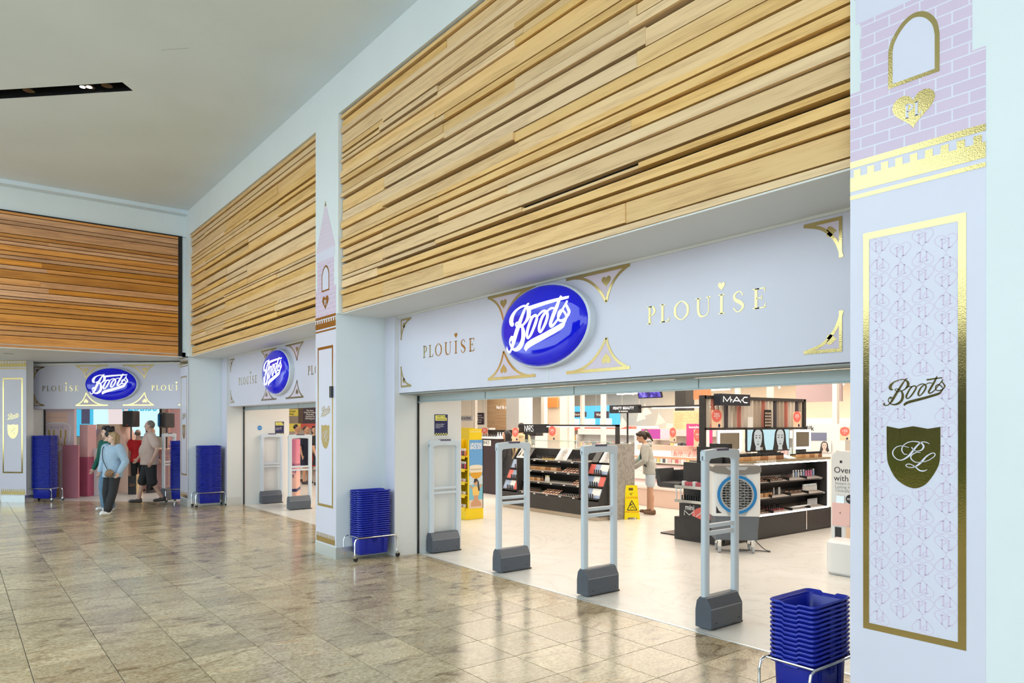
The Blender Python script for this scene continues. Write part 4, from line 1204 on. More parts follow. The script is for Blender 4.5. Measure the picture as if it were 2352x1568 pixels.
# goods on the four shelves
row('foundation_bottle', FOUND, (-11.40, 9.40, .815), (-10.45, 9.40, .815), 22, 'amber foundation bottle lined up on the second shelf of the dark stand', 'bottle', 'foundation bottles of the dark stand', pick='grad')
row('foundation_bottle', FOUND, (-11.42, 9.29, .60), (-10.85, 9.29, .60), 12, 'amber foundation bottle lined up on the third shelf of the dark stand', 'bottle', 'foundation bottles, third shelf', pick='grad')
row('dark_bottle', DKB, (-11.40, 9.19, .39), (-10.80, 9.19, .39), 14, 'dark slim bottle at the left of the lowest shelf of the dark stand', 'bottle', 'dark bottles of the lowest shelf')
row('dark_bottle', DKB, (-11.38, 9.55, 1.03), (-10.75, 9.55, 1.03), 14, 'dark bottle at the left of the top shelf of the dark stand', 'bottle', 'dark bottles of the top shelf')
row('dark_bottle', DKB, (-10.25, 9.50, 1.02), (-9.85, 9.50, 1.02), 9, 'dark bottle right of the middle portrait on the dark stand', 'bottle', 'dark bottles beside the portrait')
for q in range(3):
    row('palette', PANS, (-10.40, 9.38 + q * .06, .805 + q * .03), (-9.98, 9.38 + q * .06, .805 + q * .03), 5, 'make-up palette fanned out on the second shelf of the dark stand, %s rank' % ('front', 'middle', 'back')[q], 'palette', 'palettes, second shelf', tilt=lambda i: (.5, 0, .2))
    row('palette', PANS, (-10.0, 9.26 + q * .06, .59 + q * .03), (-9.68, 9.26 + q * .06, .59 + q * .03), 4, 'make-up palette fanned out on the third shelf of the dark stand, %s rank' % ('front', 'middle', 'back')[q], 'palette', 'palettes, third shelf', tilt=lambda i: (.5, 0, .2))
    row('palette', PANS, (-10.72, 9.15 + q * .06, .38 + q * .03), (-10.25, 9.15 + q * .06, .38 + q * .03), 6, 'make-up palette fanned out on the lowest shelf of the dark stand, %s rank' % ('front', 'middle', 'back')[q], 'palette', 'palettes, lowest shelf', tilt=lambda i: (.5, 0, .1))
row('lipstick', LIP, (-9.95, 9.40, .81), (-9.66, 9.40, .81), 9, 'lipstick standing at the right of the second shelf of the dark stand', 'lipstick', 'lipsticks, second shelf')
row('white_bottle', WHB, (-10.80, 9.29, .60), (-10.66, 9.29, .60), 3, 'white bottle on the third shelf of the dark stand', 'bottle', 'white bottles, third shelf')
row('lipstick', LIP, (-10.15, 9.16, .38), (-9.68, 9.16, .38), 7, 'lipstick lying at the right of the lowest shelf of the dark stand', 'lipstick', 'lipsticks, lowest shelf', tilt=lambda i: (1.0, 0, .4))
row('gold_bottle', [bottle('gold_bottle', (.62, .45, .16), .06, .018, .4, BLACK)], (-11.1, 9.47, 1.02), (-10.7, 9.47, 1.02), 6, 'squat gold bottle on the top shelf of the dark stand', 'bottle', 'gold bottles')
# glass screen and lit beam with the name board
GLASS = mat('clear_glass', (.85, .95, .93), .03, alpha=.18)
m = MB(); m.box(-11.9, -9.1, 9.60, 9.608, 1.24, 1.40); m.build('glass_screen', GLASS, ns)
m = MB(); m.box(-11.9, -9.12, 9.585, 9.62, 1.40, 1.412); m.build('glass_edge', mat('glass_edge', (.45, .62, .58), .2), ns)
m = MB(); m.box(-9.16, -9.10, 9.58, 9.64, 1.30, 1.73); m.build('beam_post', BLACKM, ns)
m = MB(); m.box(-11.85, -11.80, 9.62, 9.67, 1.24, 1.60); m.build('beam_post', BLACKM, ns)
m = MB(); m.box(-11.3, -9.10, 9.58, 9.64, 1.70, 1.735); bm_ = m.build('beam', BLACKM, ns)
m = MB(); m.box(-11.25, -9.17, 9.585, 9.635, 1.685, 1.70); m.build('light_strip', mat('strip_glow', (1, 1, 1), .4, emit=(1, .96, .92), estr=3.0), bm_)
m = MB(); m.box(-11.98, -11.10, 9.56, 9.66, 1.56, 1.745); nb_ = m.build('name_board', BLACK, ns, bevel=.003)
fn = Fr((0, 9.56, 0), (1, 0, 0))
m = MB()
def strk(m, fr, x0, z0, h, L, w=.012, d0=0, d1=.003):
    for pts in L: m.ribbon(fr, [(x0 + x * h, z0 + z * h) for x, z in pts], w, d0, d1, sm=len(pts) > 3)
H_ = .125; X0 = -11.78; Z0 = 1.59
strk(m, fn, X0, Z0, H_, [[(0, 0), (0, 1)], [(0, 1), (.62, 0)], [(.62, 0), (.62, 1)]], .008)
strk(m, fn, X0 + .055, Z0, H_, [[(.0, 0), (.40, 1)], [(.40, 1), (.8, 0)], [(.2, .4), (.62, .4)]], .008)
strk(m, fn, X0 + .15, Z0, H_, [[(0, 0), (0, 1)], [(0, .98), (.3, .96), (.46, .76), (.3, .54), (0, .52)], [(.2, .52), (.55, 0)]], .008)
strk(m, fn, X0 + .215, Z0, H_, [[(.52, .85), (.4, .98), (.16, .96), (.08, .76), (.3, .54), (.52, .3), (.44, .05), (.2, 0), (.02, .16)]], .008)
m.build('name_letters', GLYPH, nb_)
# grey wood end of the stand
m = MB(); m.box(-9.08, -9.02, 9.34, 9.95, .004, 1.38); ge = m.build('end_panel', GREYW, ns)
m = MB(); m.box(-9.6, -9.08, 9.88, 9.95, .004, 1.38); m.build('end_return', GREYW, ns)
MIRR = mat('small_goods_pink', (.75, .45, .42), .4)

# promotional cards with a coral disc
def promo(label, fr, s0, z0, w_=.22, h_=.28, text='20%', stem=None):
    t = thing('promo_card', label, 'card', fr(s0, z0, 0))
    m = MB(); m.fbox(fr, s0, s0 + w_, z0, z0 + h_, -.004, 0); m.build('card', PEACH, t)
    if stem is not None:
        m = MB(); m.fbox(fr, s0 + w_ * .47, s0 + w_ * .53, stem, z0 + .02, -.010, -.004); m.fbox(fr, s0 + w_ * .2, s0 + w_ * .8, stem, stem + .008, -.05, .04); m.build('card_foot', WHITE, t)
    m = MB(); m.poly(fr, arc(s0 + w_ * .5, z0 + h_ * .68, w_ * .48, 0, 2 * pi, 24, h_ * .36)[:-1], 0, .002); dk = m.build('disc', CORAL, t)
    txt('disc_text', text, w_ * .34, PAPER, fr, s0 + w_ * .5, z0 + h_ * .72, dk, .0025)
    txt('disc_small', 'off', w_ * .14, PAPER, fr, s0 + w_ * .5, z0 + h_ * .55, dk, .0025)
    m = MB(); m.poly(fr, arc(s0 + w_ * .74, z0 + h_ * .12, w_ * .11, 0, 2 * pi, 12)[:-1], 0, .002); m.build('logo_dot', NAVY, t)
    return t
FY = lambda y: Fr((0, y, 0), (1, 0, 0))
FX = lambda x: Fr((x, 0, 0), (0, 1, 0))
promo('peach promotional card with coral disc at the left end of the dark stand', FY(9.50), -12.14, 1.38)
promo('peach promotional card with coral disc right of the white name letters', FY(9.52), -10.96, 1.415)
promo('peach promotional card with coral disc beside the pink counter', FY(12.02), -9.27, 1.27, .18, .36, stem=1.05)
promo('coral promotional card hanging over the pink counter', FY(11.80), -9.72, 1.38, .17, .28, '10%')
promo('small coral promotional card on the white counter at the back', FY(13.02), -18.2, 1.37, .33, .25, stem=.004)

# ---------------------------------------------------------------- caution sign
YEL = mat('caution_yellow', (.88, .72, .01), .35)
cs_ = thing('wet_floor_sign', 'yellow folded wet floor sign leaning on the grey wood panel', 'floor sign', (-8.90, 9.76, 0), radians(58))
fc = Fr((0, 0, 0), (1, 0, 0), (0, .13, .991))
for k, dd in enumerate((.0, -.03)):
    m = MB()
    ol = [(-.145, .0), (-.09, .0), (-.08, .035), (.08, .035), (.09, .0), (.145, .0), (.135, .12), (.115, .60), (.10, .625), (-.10, .625), (-.115, .60), (-.135, .12)]
    m.poly(fc, ol, dd - .02, dd, True)
    pn = m.build('panel', YEL, None)
    pn.parent = cs_
    if k == 0:
        m = MB(); m.fbox(fc, -.05, .03, .53, .575, dd, dd + .002); q = m.build('hand_hole', mat('hole_brown', (.12, .07, .01), .5)); q.parent = pn
        m = MB(); tri_ = [(-.09, .17), (.09, .17), (0, .345)]
        for i in range(3): m.ribbon(fc, [tri_[i], tri_[(i + 1) % 3]], .014, dd, dd + .002, sm=False)
        for pts in ([(-.035, .20), (.01, .235), (-.02, .275)], [(.01, .235), (.045, .20)], [(-.02, .275), (.03, .285)], [(-.04, .245), (-.02, .275)]): m.ribbon(fc, pts, .011, dd, dd + .002, sm=False)
        m.poly(fc, arc(-.03, .297, .012, 0, 2 * pi, 10)[:-1], dd, dd + .002)
        for pts in ([(-.04, .47), (.0, .47), (.02, .49)], [(-.03, .45), (.01, .45)]): m.ribbon(fc, pts, .008, dd, dd + .002, sm=False)
        q = m.build('warning_mark', INK); q.parent = pn
        OR = mat('orange_print', (.80, .22, .01), .5)
        q = txt('caution_text', 'CAUTION', .05, OR, fc, 0, .395, None, dd + .001, bold=.001); q.parent = pn
        q = txt('caution_text', 'WET FLOOR', .045, OR, fc, 0, .135, None, dd + .001, bold=.001); q.parent = pn

# ---------------------------------------------------------------- yellow floor display
yd = thing('floor_display', 'tall yellow skin care display with blue beach poster on its side', 'display stand', (-10.95, 7.47, 0))
m = MB(); m.box(-11.28, -10.68, 7.29, 7.68, .004, .20); m.build('base', YELLOW, yd, bevel=.003)
m = MB(); m.box(-10.70, -10.68, 7.34, 7.68, .20, 1.46); m.box(-11.28, -11.26, 7.34, 7.68, .2, 1.46); m.box(-11.28, -10.68, 7.66, 7.68, .2, 1.46); m.build('carcass', YELLOW, yd)
for k in range(5):
    z = .20 + k * .235
    m = MB(); m.box(-11.26, -10.70, 7.27, 7.66, z, z + .015); m.box(-11.27, -10.69, 7.262, 7.274, z - .03, z + .03); m.build('shelf', YELLOW, yd)
m = MB(); m.box(-11.2, -10.69, 7.45, 7.47, 1.46, 1.68); hb_ = m.build('header', YELLOW, yd)
m = MB(); m.box(-10.695, -10.675, 7.36, 7.64, 1.46, 1.66); hb2 = m.build('header', YELLOW, yd)
fh = FX(-10.675)
txt('header_text', 'sol de janeiro', .05, mat('cream_print', (.9, .85, .6), .5), fh, 7.50, 1.61, hb2, .001, mirror=True, sx=.85)
FPp = FX(-10.68)
m = MB(); m.fbox(FPp, 7.365, 7.665, .205, 1.455, .0, .002); ps = m.build('poster', mat('poster_sky', (.13, .36, .70), .5), yd)
m = MB(); m.fbox(FPp, 7.365, 7.665, .205, .36, .002, .0026); m.build('poster_sand', mat('poster_sand', (.72, .58, .46), .5), ps)
m = MB(); m.fbox(FPp, 7.365, 7.665, .36, .64, .002, .0026); m.build('poster_sea', mat('poster_sea', (.20, .50, .62), .5), ps)
m = MB(); m.fbox(FPp, 7.365, 7.665, .64, .80, .002, .0026); m.build('poster_haze', mat('poster_haze', (.55, .66, .74), .5), ps)
m = MB(); m.poly(FPp, arc(7.515, .865, .14, pi, 2 * pi, 12, .12), .0026, .0032); m.build('poster_jar', mat('jar_amber', (.70, .36, .04), .4), ps)
m = MB(); m.fbox(FPp, 7.372, 7.658, .86, .97, .0026, .0034); m.poly(FPp, arc(7.515, .97, .143, 0, pi, 10, .03), .0026, .0034); jl = m.build('poster_lid', mat('lid_cream', (.78, .72, .58), .5), ps)
txt('lid_text', 'BRAZILIAN BUM BUM', .035, mat('brown_ink', (.25, .15, .06), .5), FPp, 7.515, .915, jl, .0037, sx=.72)
m = MB()
m.poly(FPp, [(7.40, .235), (7.64, .235), (7.62, .31), (7.56, .36), (7.56, .46), (7.47, .46), (7.46, .36), (7.40, .31)], .003, .0036)
m.poly(FPp, arc(7.505, .665, .04, 0, 2 * pi, 14, .055)[:-1], .0034, .004)
m.ribbon(FPp, [(7.45, .56), (7.385, .62)], .035, .0032, .0038, sm=False); m.ribbon(FPp, [(7.57, .56), (7.645, .63)], .035, .0032, .0038, sm=False)
m.build('poster_figure', mat('poster_skin', (.60, .32, .18), .5), ps)
m = MB(); m.poly(FPp, [(7.44, .44), (7.58, .44), (7.59, .56), (7.54, .60), (7.47, .60), (7.43, .56)], .0036, .0042); m.build('poster_shirt', mat('poster_mustard', (.82, .55, .16), .5), ps)
m = MB(); m.poly(FPp, [(7.46, .66), (7.47, .74), (7.53, .75), (7.575, .69), (7.60, .53), (7.565, .51), (7.55, .60), (7.545, .70)], .0038, .0046); m.build('poster_hair', HAIRP, ps)
txt('poster_text', 'UPLIFTING\nSINCE 2015', .075, PAPER, FPp, 7.515, 1.34, ps, .0026, sx=.72, line=.8, bold=.002)
YB = [bottle('sun_bottle', c, .14, .022, .3, WHITE) for c in ((.65, .10, .20), (.72, .25, .12), (.12, .12, .14))]
JAR = [bottle('cream_jar', c, .06, .035, .35, WHITE) for c in ((.78, .55, .55), (.70, .50, .62), (.82, .70, .45))]
for k, (me, n) in enumerate(((JAR, 5), (JAR, 5), (JAR, 5), (YB, 8), (YB, 8))):
    row('cream_jar' if k < 3 else 'sun_bottle', me, (-11.22, 7.34, .217 + k * .235), (-10.74, 7.34, .217 + k * .235), n, ('small cream jar' if k < 3 else 'bottle with white cap') + ' on the %s shelf of the yellow display' % ('lowest', 'second lowest', 'middle', 'second highest', 'highest')[k], 'jar' if k < 3 else 'bottle', 'goods on the yellow display, shelf %s' % 'abcde'[k])

# ---------------------------------------------------------------- black counter with the white name, far left of the shop
kc = thing('brand_counter', 'tall plain black counter with white name panel behind the yellow display', 'counter', (-14.4, 10.9, 0))
m = MB(); m.box(-14.95, -13.95, 10.5, 11.3, .004, 1.38); m.build('body', mat('aubergine_black', (.045, .028, .034), .5), kc, bevel=.004)
m = MB(); m.box(-15.0, -13.9, 10.45, 11.35, 1.38, 1.42); m.build('counter_top', WHITE, kc)
fk = FY(10.5); m = MB(); m.fbox(fk, -14.72, -14.27, 1.20, 1.34, 0, .006); kp = m.build('name_panel', PAPER, kc)
txt('name_text', "KIEHL'S", .11, INK, fk, -14.495, 1.275, kp, .0065, sx=.9, bold=.002)
row('white_bottle', [WHB] + DKB, (-14.9, 10.7, 1.42), (-14.0, 10.7, 1.42), 9, 'small bottle standing on the tall black counter', 'bottle', 'bottles on the black counter')
# ---------------------------------------------------------------- black make-up island with lit cabinet
LED = mat('led_white', (1, 1, 1), .4, emit=(1, .98, .96), estr=4.0)
mi = thing('makeup_island', 'black make-up island with lit open cabinet and slatted frame above', 'display stand', (-6.5, 10, 0))
m = MB(); m.box(-7.01, -6.15, 8.62, 11.66, .004, .345); m.build('plinth', BLACKM, mi, bevel=.004)
m = MB(); m.box(-6.150, -6.142, 8.66, 10.84, .03, .335); m.build('plinth_door', BLACK, mi)
m = MB(); m.box(-6.150, -6.142, 10.88, 11.64, .03, .335); m.build('plinth_door', BLACK, mi)
m = MB(); m.box(-6.150, -6.138, 10.845, 10.875, .04, .34); m.build('plinth_bar', CHROME, mi)
m = MB(); m.box(-6.90, -6.55, 8.70, 11.62, .345, 1.17); m.build('body', BLACKM, mi)
m = MB(); m.box(-6.55, -6.20, 8.70, 9.42, .345, 1.17); m.build('corner_body', BLACKM, mi)
m = MB(); m.box(-6.55, -6.19, 11.58, 11.64, .345, 1.17); m.build('cabinet_end', BLACKM, mi)
m = MB(); m.box(-6.95, -6.16, 8.90, 11.66, 1.155, 1.19); ct = m.build('counter_top', mat('bronze_top', (.30, .24, .15), .3), mi)
txt('counter_text', 'STUDIO FIX POWDER', .05, PAPER, FX(-6.16), 9.75, 1.172, ct, .001, sx=1.1, bold=.001)
SLOPE = [(9.43, .36, 1.125)]
for k, z in enumerate((.36, .60, .84)):
    x1 = -6.17 - k * .03
    m = MB(); m.box(-6.55, x1, 9.43, 11.57, z - .02, z); sh_ = m.build('shelf', BLACK, mi)
    m = MB(); m.add([(x1 - .005, 9.44, z + .002), (x1 - .005, 11.56, z + .002), (-6.54, 11.56, z + .07), (-6.54, 9.44, z + .07)], [(0, 1, 2, 3)])
    m.build('tray', mat('tray_pale', (.62, .55, .50), .4), sh_)
    for q in range(1, 4):
        m = MB(); m.box(-6.54, x1, 9.43 + q * .535 - .004, 9.43 + q * .535 + .004, z, z + .05); m.build('tray_divider', BLACK, sh_)
fl_ = FX(-6.16)
for nm, a in (('light_edge', (9.43, 11.60, 1.125, 1.15)), ('light_edge', (9.43, 11.60, .345, .37)), ('light_edge', (11.575, 11.60, .36, 1.13))):
    m = MB(); m.fbox(fl_, a[0], a[1], a[2], a[3], -.012, .004); m.build(nm, LED, mi)
G = 'goods in the lit black cabinet, '
for q in range(3):
    row('palette', PANS, (-6.26 - q * .07, 9.47, .37 + q * .017), (-6.26 - q * .07, 10.02, .37 + q * .017), 8, 'compact lying on the lowest lit shelf near the cooler, %s rank' % ('front', 'middle', 'back')[q], 'compact', G + 'lowest shelf compacts %s' % 'abc'[q], tilt=lambda i: (0, -.25, 1.57))
    row('lipstick', LIP, (-6.28 - q * .07, 10.04, .37 + q * .017), (-6.28 - q * .07, 10.44, .37 + q * .017), 7, 'lipstick upright in the middle of the lowest lit shelf, %s rank' % ('front', 'middle', 'back')[q], 'lipstick', G + 'lowest shelf lipsticks %s' % 'abc'[q])
    row('palette', PANS, (-6.30 - q * .07, 9.47, .85 + q * .017), (-6.30 - q * .07, 10.40, .85 + q * .017), 13, 'compact lying on the top lit shelf of the black cabinet, %s rank' % ('front', 'middle', 'back')[q], 'compact', G + 'top shelf compacts %s' % 'abc'[q], tilt=lambda i: (0, -.25, 1.57))
row('slim_tube', TUBES, (-6.30, 10.55, .385), (-6.30, 11.10, .385), 14, 'slim tube lying in the long pink tray of the lowest lit shelf', 'tube', G + 'pink tray tubes', tilt=lambda i: (0, 1.2, 0))
row('slim_tube', TUBES, (-6.32, 11.20, .385), (-6.32, 11.52, .385), 8, 'white tube upright at the far end of the lowest lit shelf', 'tube', G + 'far end tubes')
row('dark_bottle', DKB, (-6.34, 9.48, .63), (-6.34, 10.10, .63), 16, 'slim black bottle at the near end of the middle lit shelf', 'bottle', G + 'middle shelf bottles')
row('foundation_bottle', FOUND, (-6.27, 9.62, .615), (-6.27, 10.08, .615), 9, 'small amber bottle in front on the middle lit shelf', 'bottle', G + 'middle shelf amber')
row('slim_tube', [TUBES] + DKB, (-6.32, 10.12, .63), (-6.32, 10.46, .63), 10, 'slim upright pencil in the centre of the middle lit shelf', 'tube', G + 'middle shelf pencils')
row('palette', PANS, (-6.30, 10.52, .64), (-6.30, 10.98, .64), 9, 'round compact on edge on the middle lit shelf', 'compact', G + 'middle shelf compacts', tilt=lambda i: (0, -1.1, 1.57))
row('white_bottle', WHB, (-6.32, 11.05, .63), (-6.32, 11.50, .63), 10, 'white bottle at the far end of the middle lit shelf', 'bottle', G + 'middle shelf white')
row('dark_bottle', DKB, (-6.36, 10.48, .87), (-6.36, 10.75, .87), 7, 'dark bottle in the centre of the top lit shelf', 'bottle', G + 'top shelf dark')
row('white_bottle', [WHB, bottle('pink_tube', (.80, .25, .42), .13, .018, .2), bottle('blue_tube', (.35, .50, .75), .12, .018, .2, WHITE)], (-6.36, 10.80, .87), (-6.36, 11.50, .87), 9, 'coloured skin care bottle at the far end of the top lit shelf', 'bottle', G + 'top shelf skin care')
# foundations on the counter
for q in range(2):
    row('foundation_bottle', FOUND, (-6.24 - q * .05, 9.05, 1.19 + q * .012), (-6.24 - q * .05, 10.35, 1.19 + q * .012), 30, 'amber foundation bottle in the long near row on the island counter, %s rank' % ('front', 'back')[q], 'bottle', 'counter foundations near %s' % 'ab'[q], pick='grad')
row('foundation_bottle', FOUND, (-6.24, 10.72, 1.19), (-6.24, 11.52, 1.19), 20, 'amber foundation bottle in the far row on the island counter', 'bottle', 'counter foundations far', pick='grad')
row('gold_bottle', [bottle('gold_bottle', (.62, .45, .16), .06, .018, .4, BLACK)], (-6.36, 10.75, 1.195), (-6.36, 11.45, 1.195), 14, 'squat gold jar behind the far foundation row', 'jar', 'gold jars on the counter')
m = MB(); m.add([(-6.20, 10.42, 1.20), (-6.20, 10.66, 1.20), (-6.40, 10.66, 1.25), (-6.40, 10.42, 1.25)], [(0, 1, 2, 3)]); m.box(-6.40, -6.20, 10.42, 10.66, 1.192, 1.199); m.build('leaflet_stand', PAPER, mi)
txt('counter_card', 'MATTE FOUNDATION', .06, PAPER, FX(-6.46), 9.35, 1.305, mi, .001, bold=.002)
# screen and lit mirrors
def screen(t, fr, s0, s1, z0, z1, rim, name='screen', rimm=None, d=.03):
    m = MB(); m.fbox(fr, s0 - rim, s1 + rim, z0 - rim, z1 + rim, -d, 0); return m.build(name, rimm or BLACK, t, bevel=.003)
sc_ = screen(mi, FX(-6.68), 10.03, 11.25, 1.315, 1.655, .02)
SCB = mat('screen_ice', (.1, .1, .1), .4, emit=(.50, .80, .88), estr=.9); SCS = mat('screen_skin', (.1, .1, .1), .4, emit=(.62, .68, .68), estr=.75); SCH = mat('screen_hair', (.01, .015, .02), .3)
for a in (10.03, 10.64):
    portrait(sc_, FX(-6.68), a, a + .61, 1.315, 1.655, SCB, SCS, SCH, .0005, -.02 if a < 10.5 else .05, lips=mat('screen_lips', (.1, .1, .1), .4, emit=(.22, .25, .25), estr=.6), zoom=1.5)
txt('screen_logo', 'FIX', .06, PAPER, FX(-6.68), 10.42, 1.34, sc_, .005, bold=.002)
MGL = mat('mirror_glass', (.8, .84, .86), .04, 1.0)
for (a, b_) in ((9.22, 9.84), (11.38, 11.92)):
    fo_ = screen(mi, FX(-6.66), a, b_, 1.31, 1.65, .0, 'mirror_body', WHITE)
    m = MB()
    for q in ((a, a + .05, 1.31, 1.65), (b_ - .05, b_, 1.31, 1.65), (a + .05, b_ - .05, 1.31, 1.35), (a + .05, b_ - .05, 1.61, 1.65)): m.fbox(FX(-6.66), *q, .0, .004)
    m.build('mirror_light', LED, fo_)
    m = MB(); m.fbox(FX(-6.66), a + .05, b_ - .05, 1.35, 1.61, .0, .002); m.build('mirror_glass', MGL, fo_)
    m = MB(); m.box(-6.74, -6.68, (a + b_) / 2 - .08, (a + b_) / 2 + .08, 1.19, 1.32); m.build('mirror_foot', BLACK, mi)
m = MB(); m.box(-6.74, -6.70, 10.4, 10.9, 1.19, 1.31); m.build('screen_foot', BLACK, mi)
# slatted frame
for y in (8.98, 11.84):
    m = MB(); m.box(-6.80, -6.72, y - .035, y + .035, .9 if y < 9 else .004, 2.185); m.build('frame_post', BLACKM, mi)
m = MB(); m.box(-6.80, -6.72, 8.98, 11.84, 2.135, 2.185); m.build('frame_beam', BLACKM, mi)
m = MB(); m.box(-6.80, -6.72, 8.98, 11.84, 1.655, 1.69); m.build('frame_beam', BLACKM, mi)
SLT = [mat('slat_taupe', (.42, .34, .27), .5), mat('slat_dark', (.05, .04, .05), .5), mat('slat_pale', (.62, .55, .47), .5), mat('slat_red', (.45, .14, .10), .5)]
for k in range(24):
    y = 9.12 + k * .114
    m = MB(); m.box(-6.785, -6.735, y - .02, y + .02, 1.69, 2.135); m.build('slat', SLT[(k * 7 + k // 3) % 4 if k % 5 else 2], mi)
m = MB(); m.box(-6.72, -6.60, 9.20, 9.99, 2.035, 2.215); sg_ = m.build('name_board', mat('board_slate', (.03, .035, .05), .3), mi, bevel=.003)
fm = FX(-6.60); m = MB(); z0 = 2.085; hh = .085
for pts in ([(9.28, 0), (9.28, 1), (9.37, .15), (9.46, 1), (9.46, 0)], [(9.52, 0), (9.62, 1), (9.73, 0)], [(9.555, .30), (9.69, .30)]):
    m.ribbon(fm, [(a, z0 + b_ * hh) for a, b_ in pts], .016, 0, .004, sm=False)
m.ribbon(fm, [(9.91, z0 + hh), (9.83, z0 + hh), (9.79, z0 + hh * .75), (9.79, z0 + hh * .25), (9.83, z0), (9.91, z0)], .016, 0, .004, sm=False)
for a in (9.49, 9.755): m.poly(fm, arc(a, z0 + hh * .45, .012, 0, 2 * pi, 10)[:-1], 0, .004)
m.build('name_letters', GLYPH, sg_)
promo('peach promotional card with coral disc hung on the slatted frame beside the name board', FX(-6.70), 9.12, 1.69, .26, .27)
promo('peach promotional card with coral disc at the far end of the slatted frame', FX(-6.70), 11.42, 1.69, .24, .27)
for y, w_ in ((10.05, .14), (10.52, .2)):
    m = MB(); m.fbox(FX(-6.69), y, y + w_, 1.69, 1.86 if y < 10.3 else 1.98, 0, .006)
    o_ = tag(m.build('shade_card', PAPER if y < 10.3 else BLACK), 'white photo card standing on the frame rail' if y < 10.3 else 'black shade chart card with rows of swatches on the frame rail', 'card')
    if y > 10.3:
        m = MB()
        for i in range(3):
            for j in range(5): m.fbox(FX(-6.69), y + .02 + i * .06, y + .06 + i * .06, 1.71 + j * .05, 1.74 + j * .05, .006, .008)
        m.build('swatch', mat('swatch_beige', (.55, .42, .34), .5), o_)
# end of the island facing the entrance
fe = FY(8.62)
m = MB(); m.box(-6.90, -6.20, 8.60, 8.70, .345, .56); m.build('end_panel', BLACKM, mi)
m = MB(); m.poly(fe, [(-6.66, .39), (-6.52, .352), (-6.30, .37), (-6.22, .40), (-6.22, .555), (-6.42, .555), (-6.58, .50), (-6.67, .44)], .021, .024); rd = m.build('red_patch', CORAL, mi)
txt('mini_text', 'mini', .11, PAPER, fe, -6.70, .505, mi, .026, bold=.002, sx=.9)
m = MB()
for pts in ([(0, 0), (0, 1), (.09, .15), (.18, 1), (.18, 0)], [(.22, 0), (.31, 1), (.41, 0)]): m.ribbon(fe, [(-6.80 + a, .385 + b_ * .07) for a, b_ in pts], .012, .025, .027, sm=False)
m.build('mini_letters', PAPER, mi)
for z in (.62, .83):
    m = MB(); m.box(-6.85, -6.20, 8.45, 8.75, z - .012, z); sh_ = m.build('end_tray', BLACK, mi)
    m = MB(); m.box(-6.86, -6.19, 8.44, 8.45, z - .03, z + .012); m.build('tray_rail', CHROME, sh_)
for x in (-6.84, -6.76):
    m = MB(); m.tube([(x, 8.46, .63), (x, 8.46, .84)], .008, 6); m.build('rail_post', CHROME, mi)
m = MB(); m.box(-6.70, -6.25, 8.76, 8.80, .84, 1.41); m.build('end_back', BLACK, mi)
m = MB(); m.box(-6.50, -6.18, 8.80, 8.9, .84, 1.46); m.build('end_back', BLACK, mi)
for q in range(2):
    row('lipstick', [LIP[2]], (-6.80, 8.52 + q * .07, .62), (-6.24, 8.52 + q * .07, .62), 14, 'black lipstick on the lower end tray of the black island, %s rank' % ('front', 'back')[q], 'lipstick', 'end tray lipsticks %s' % 'ab'[q])
BOXM = MB().cbox((0, 0, .035), .05, .05, .07).mesh('gift_box', [PAPER]); BOXR = MB().cbox((0, 0, .03), .06, .05, .06).mesh('gift_box', [mat('box_rose', (.62, .12, .16), .5)])
row('gift_box', [BOXM, BOXR], (-6.80, 8.55, .83), (-6.28, 8.55, .83), 8, 'small white or red gift box on the upper end tray', 'box', 'gift boxes on the end tray')

# ---------------------------------------------------------------- make-up chair
mc = thing('makeup_chair', 'black bucket make-up chair between the pink counter and black island', 'chair', (-7.25, 9.05, 0))
LEA = soft_noise(mat('chair_leather', (.035, .035, .038), .45), 30, .1)
m = MB(); m.rbox(-7.53, -7.10, 8.86, 9.26, .74, .83, .05, 4, .015); m.build('seat', LEA, mc, True)
fch = FY(9.0)
m = MB(); m.poly(fch, [(-7.60, 1.03), (-7.54, 1.04), (-7.47, .80), (-7.49, .74), (-7.55, .76)], -.26, .14, True); m.build('backrest', LEA, mc, bevel=.012)
m = MB(); m.poly(fch, [(-7.58, 1.0), (-7.16, 1.03), (-7.12, .78), (-7.48, .75)], -.27, -.23, True); m.build('armrest', LEA, mc, bevel=.012)
m = MB(); m.tube([(-7.12, 9.05, .03), (-7.12, 9.05, .75)], .03, 12); m.build('column', CHROME, mc, True)
m = MB(); m.rbox(-7.50, -7.06, 8.86, 9.24, .004, .022, .03, 3); m.build('base_plate', BLACK, mc)

# ---------------------------------------------------------------- air cooler
ac = thing('air_cooler', 'white and grey portable air cooler on casters with blue ringed round grille', 'air cooler', (0, 0, 0))
CW = mat('cooler_white', (.78, .80, .80), .35); CG = mat('cooler_grey', (.13, .15, .175), .4); CG2 = mat('cooler_mid', (.42, .44, .46), .4); CT = mat('cooler_top', (.22, .21, .20), .35)
m = MB(); m.rbox(-.315, .315, -.20, .20, .50, 1.10, .05, 5); m.build('shell', CW, ac, True)
m = MB(); m.add([], [])
tk = MB(); hx = [(.285, .17, .17), (.285, .17, .30), (.30, .19, .48), (.305, .195, .505)]
vs = []
for (a, b_, z) in hx: vs += [(-a, -b_, z), (a, -b_, z), (a, b_, z), (-a, b_, z)]
tk.add(vs, [(i * 4 + j, i * 4 + (j + 1) % 4, i * 4 + 4 + (j + 1) % 4, i * 4 + 4 + j) for i in range(3) for j in range(4)] + [(3, 2, 1, 0), (12, 13, 14, 15)])
tk.build('water_tank', CG, ac, bevel=.02, bseg=3)
f0 = Fr((0, -.20, 0), (1, 0, 0))
m = MB()
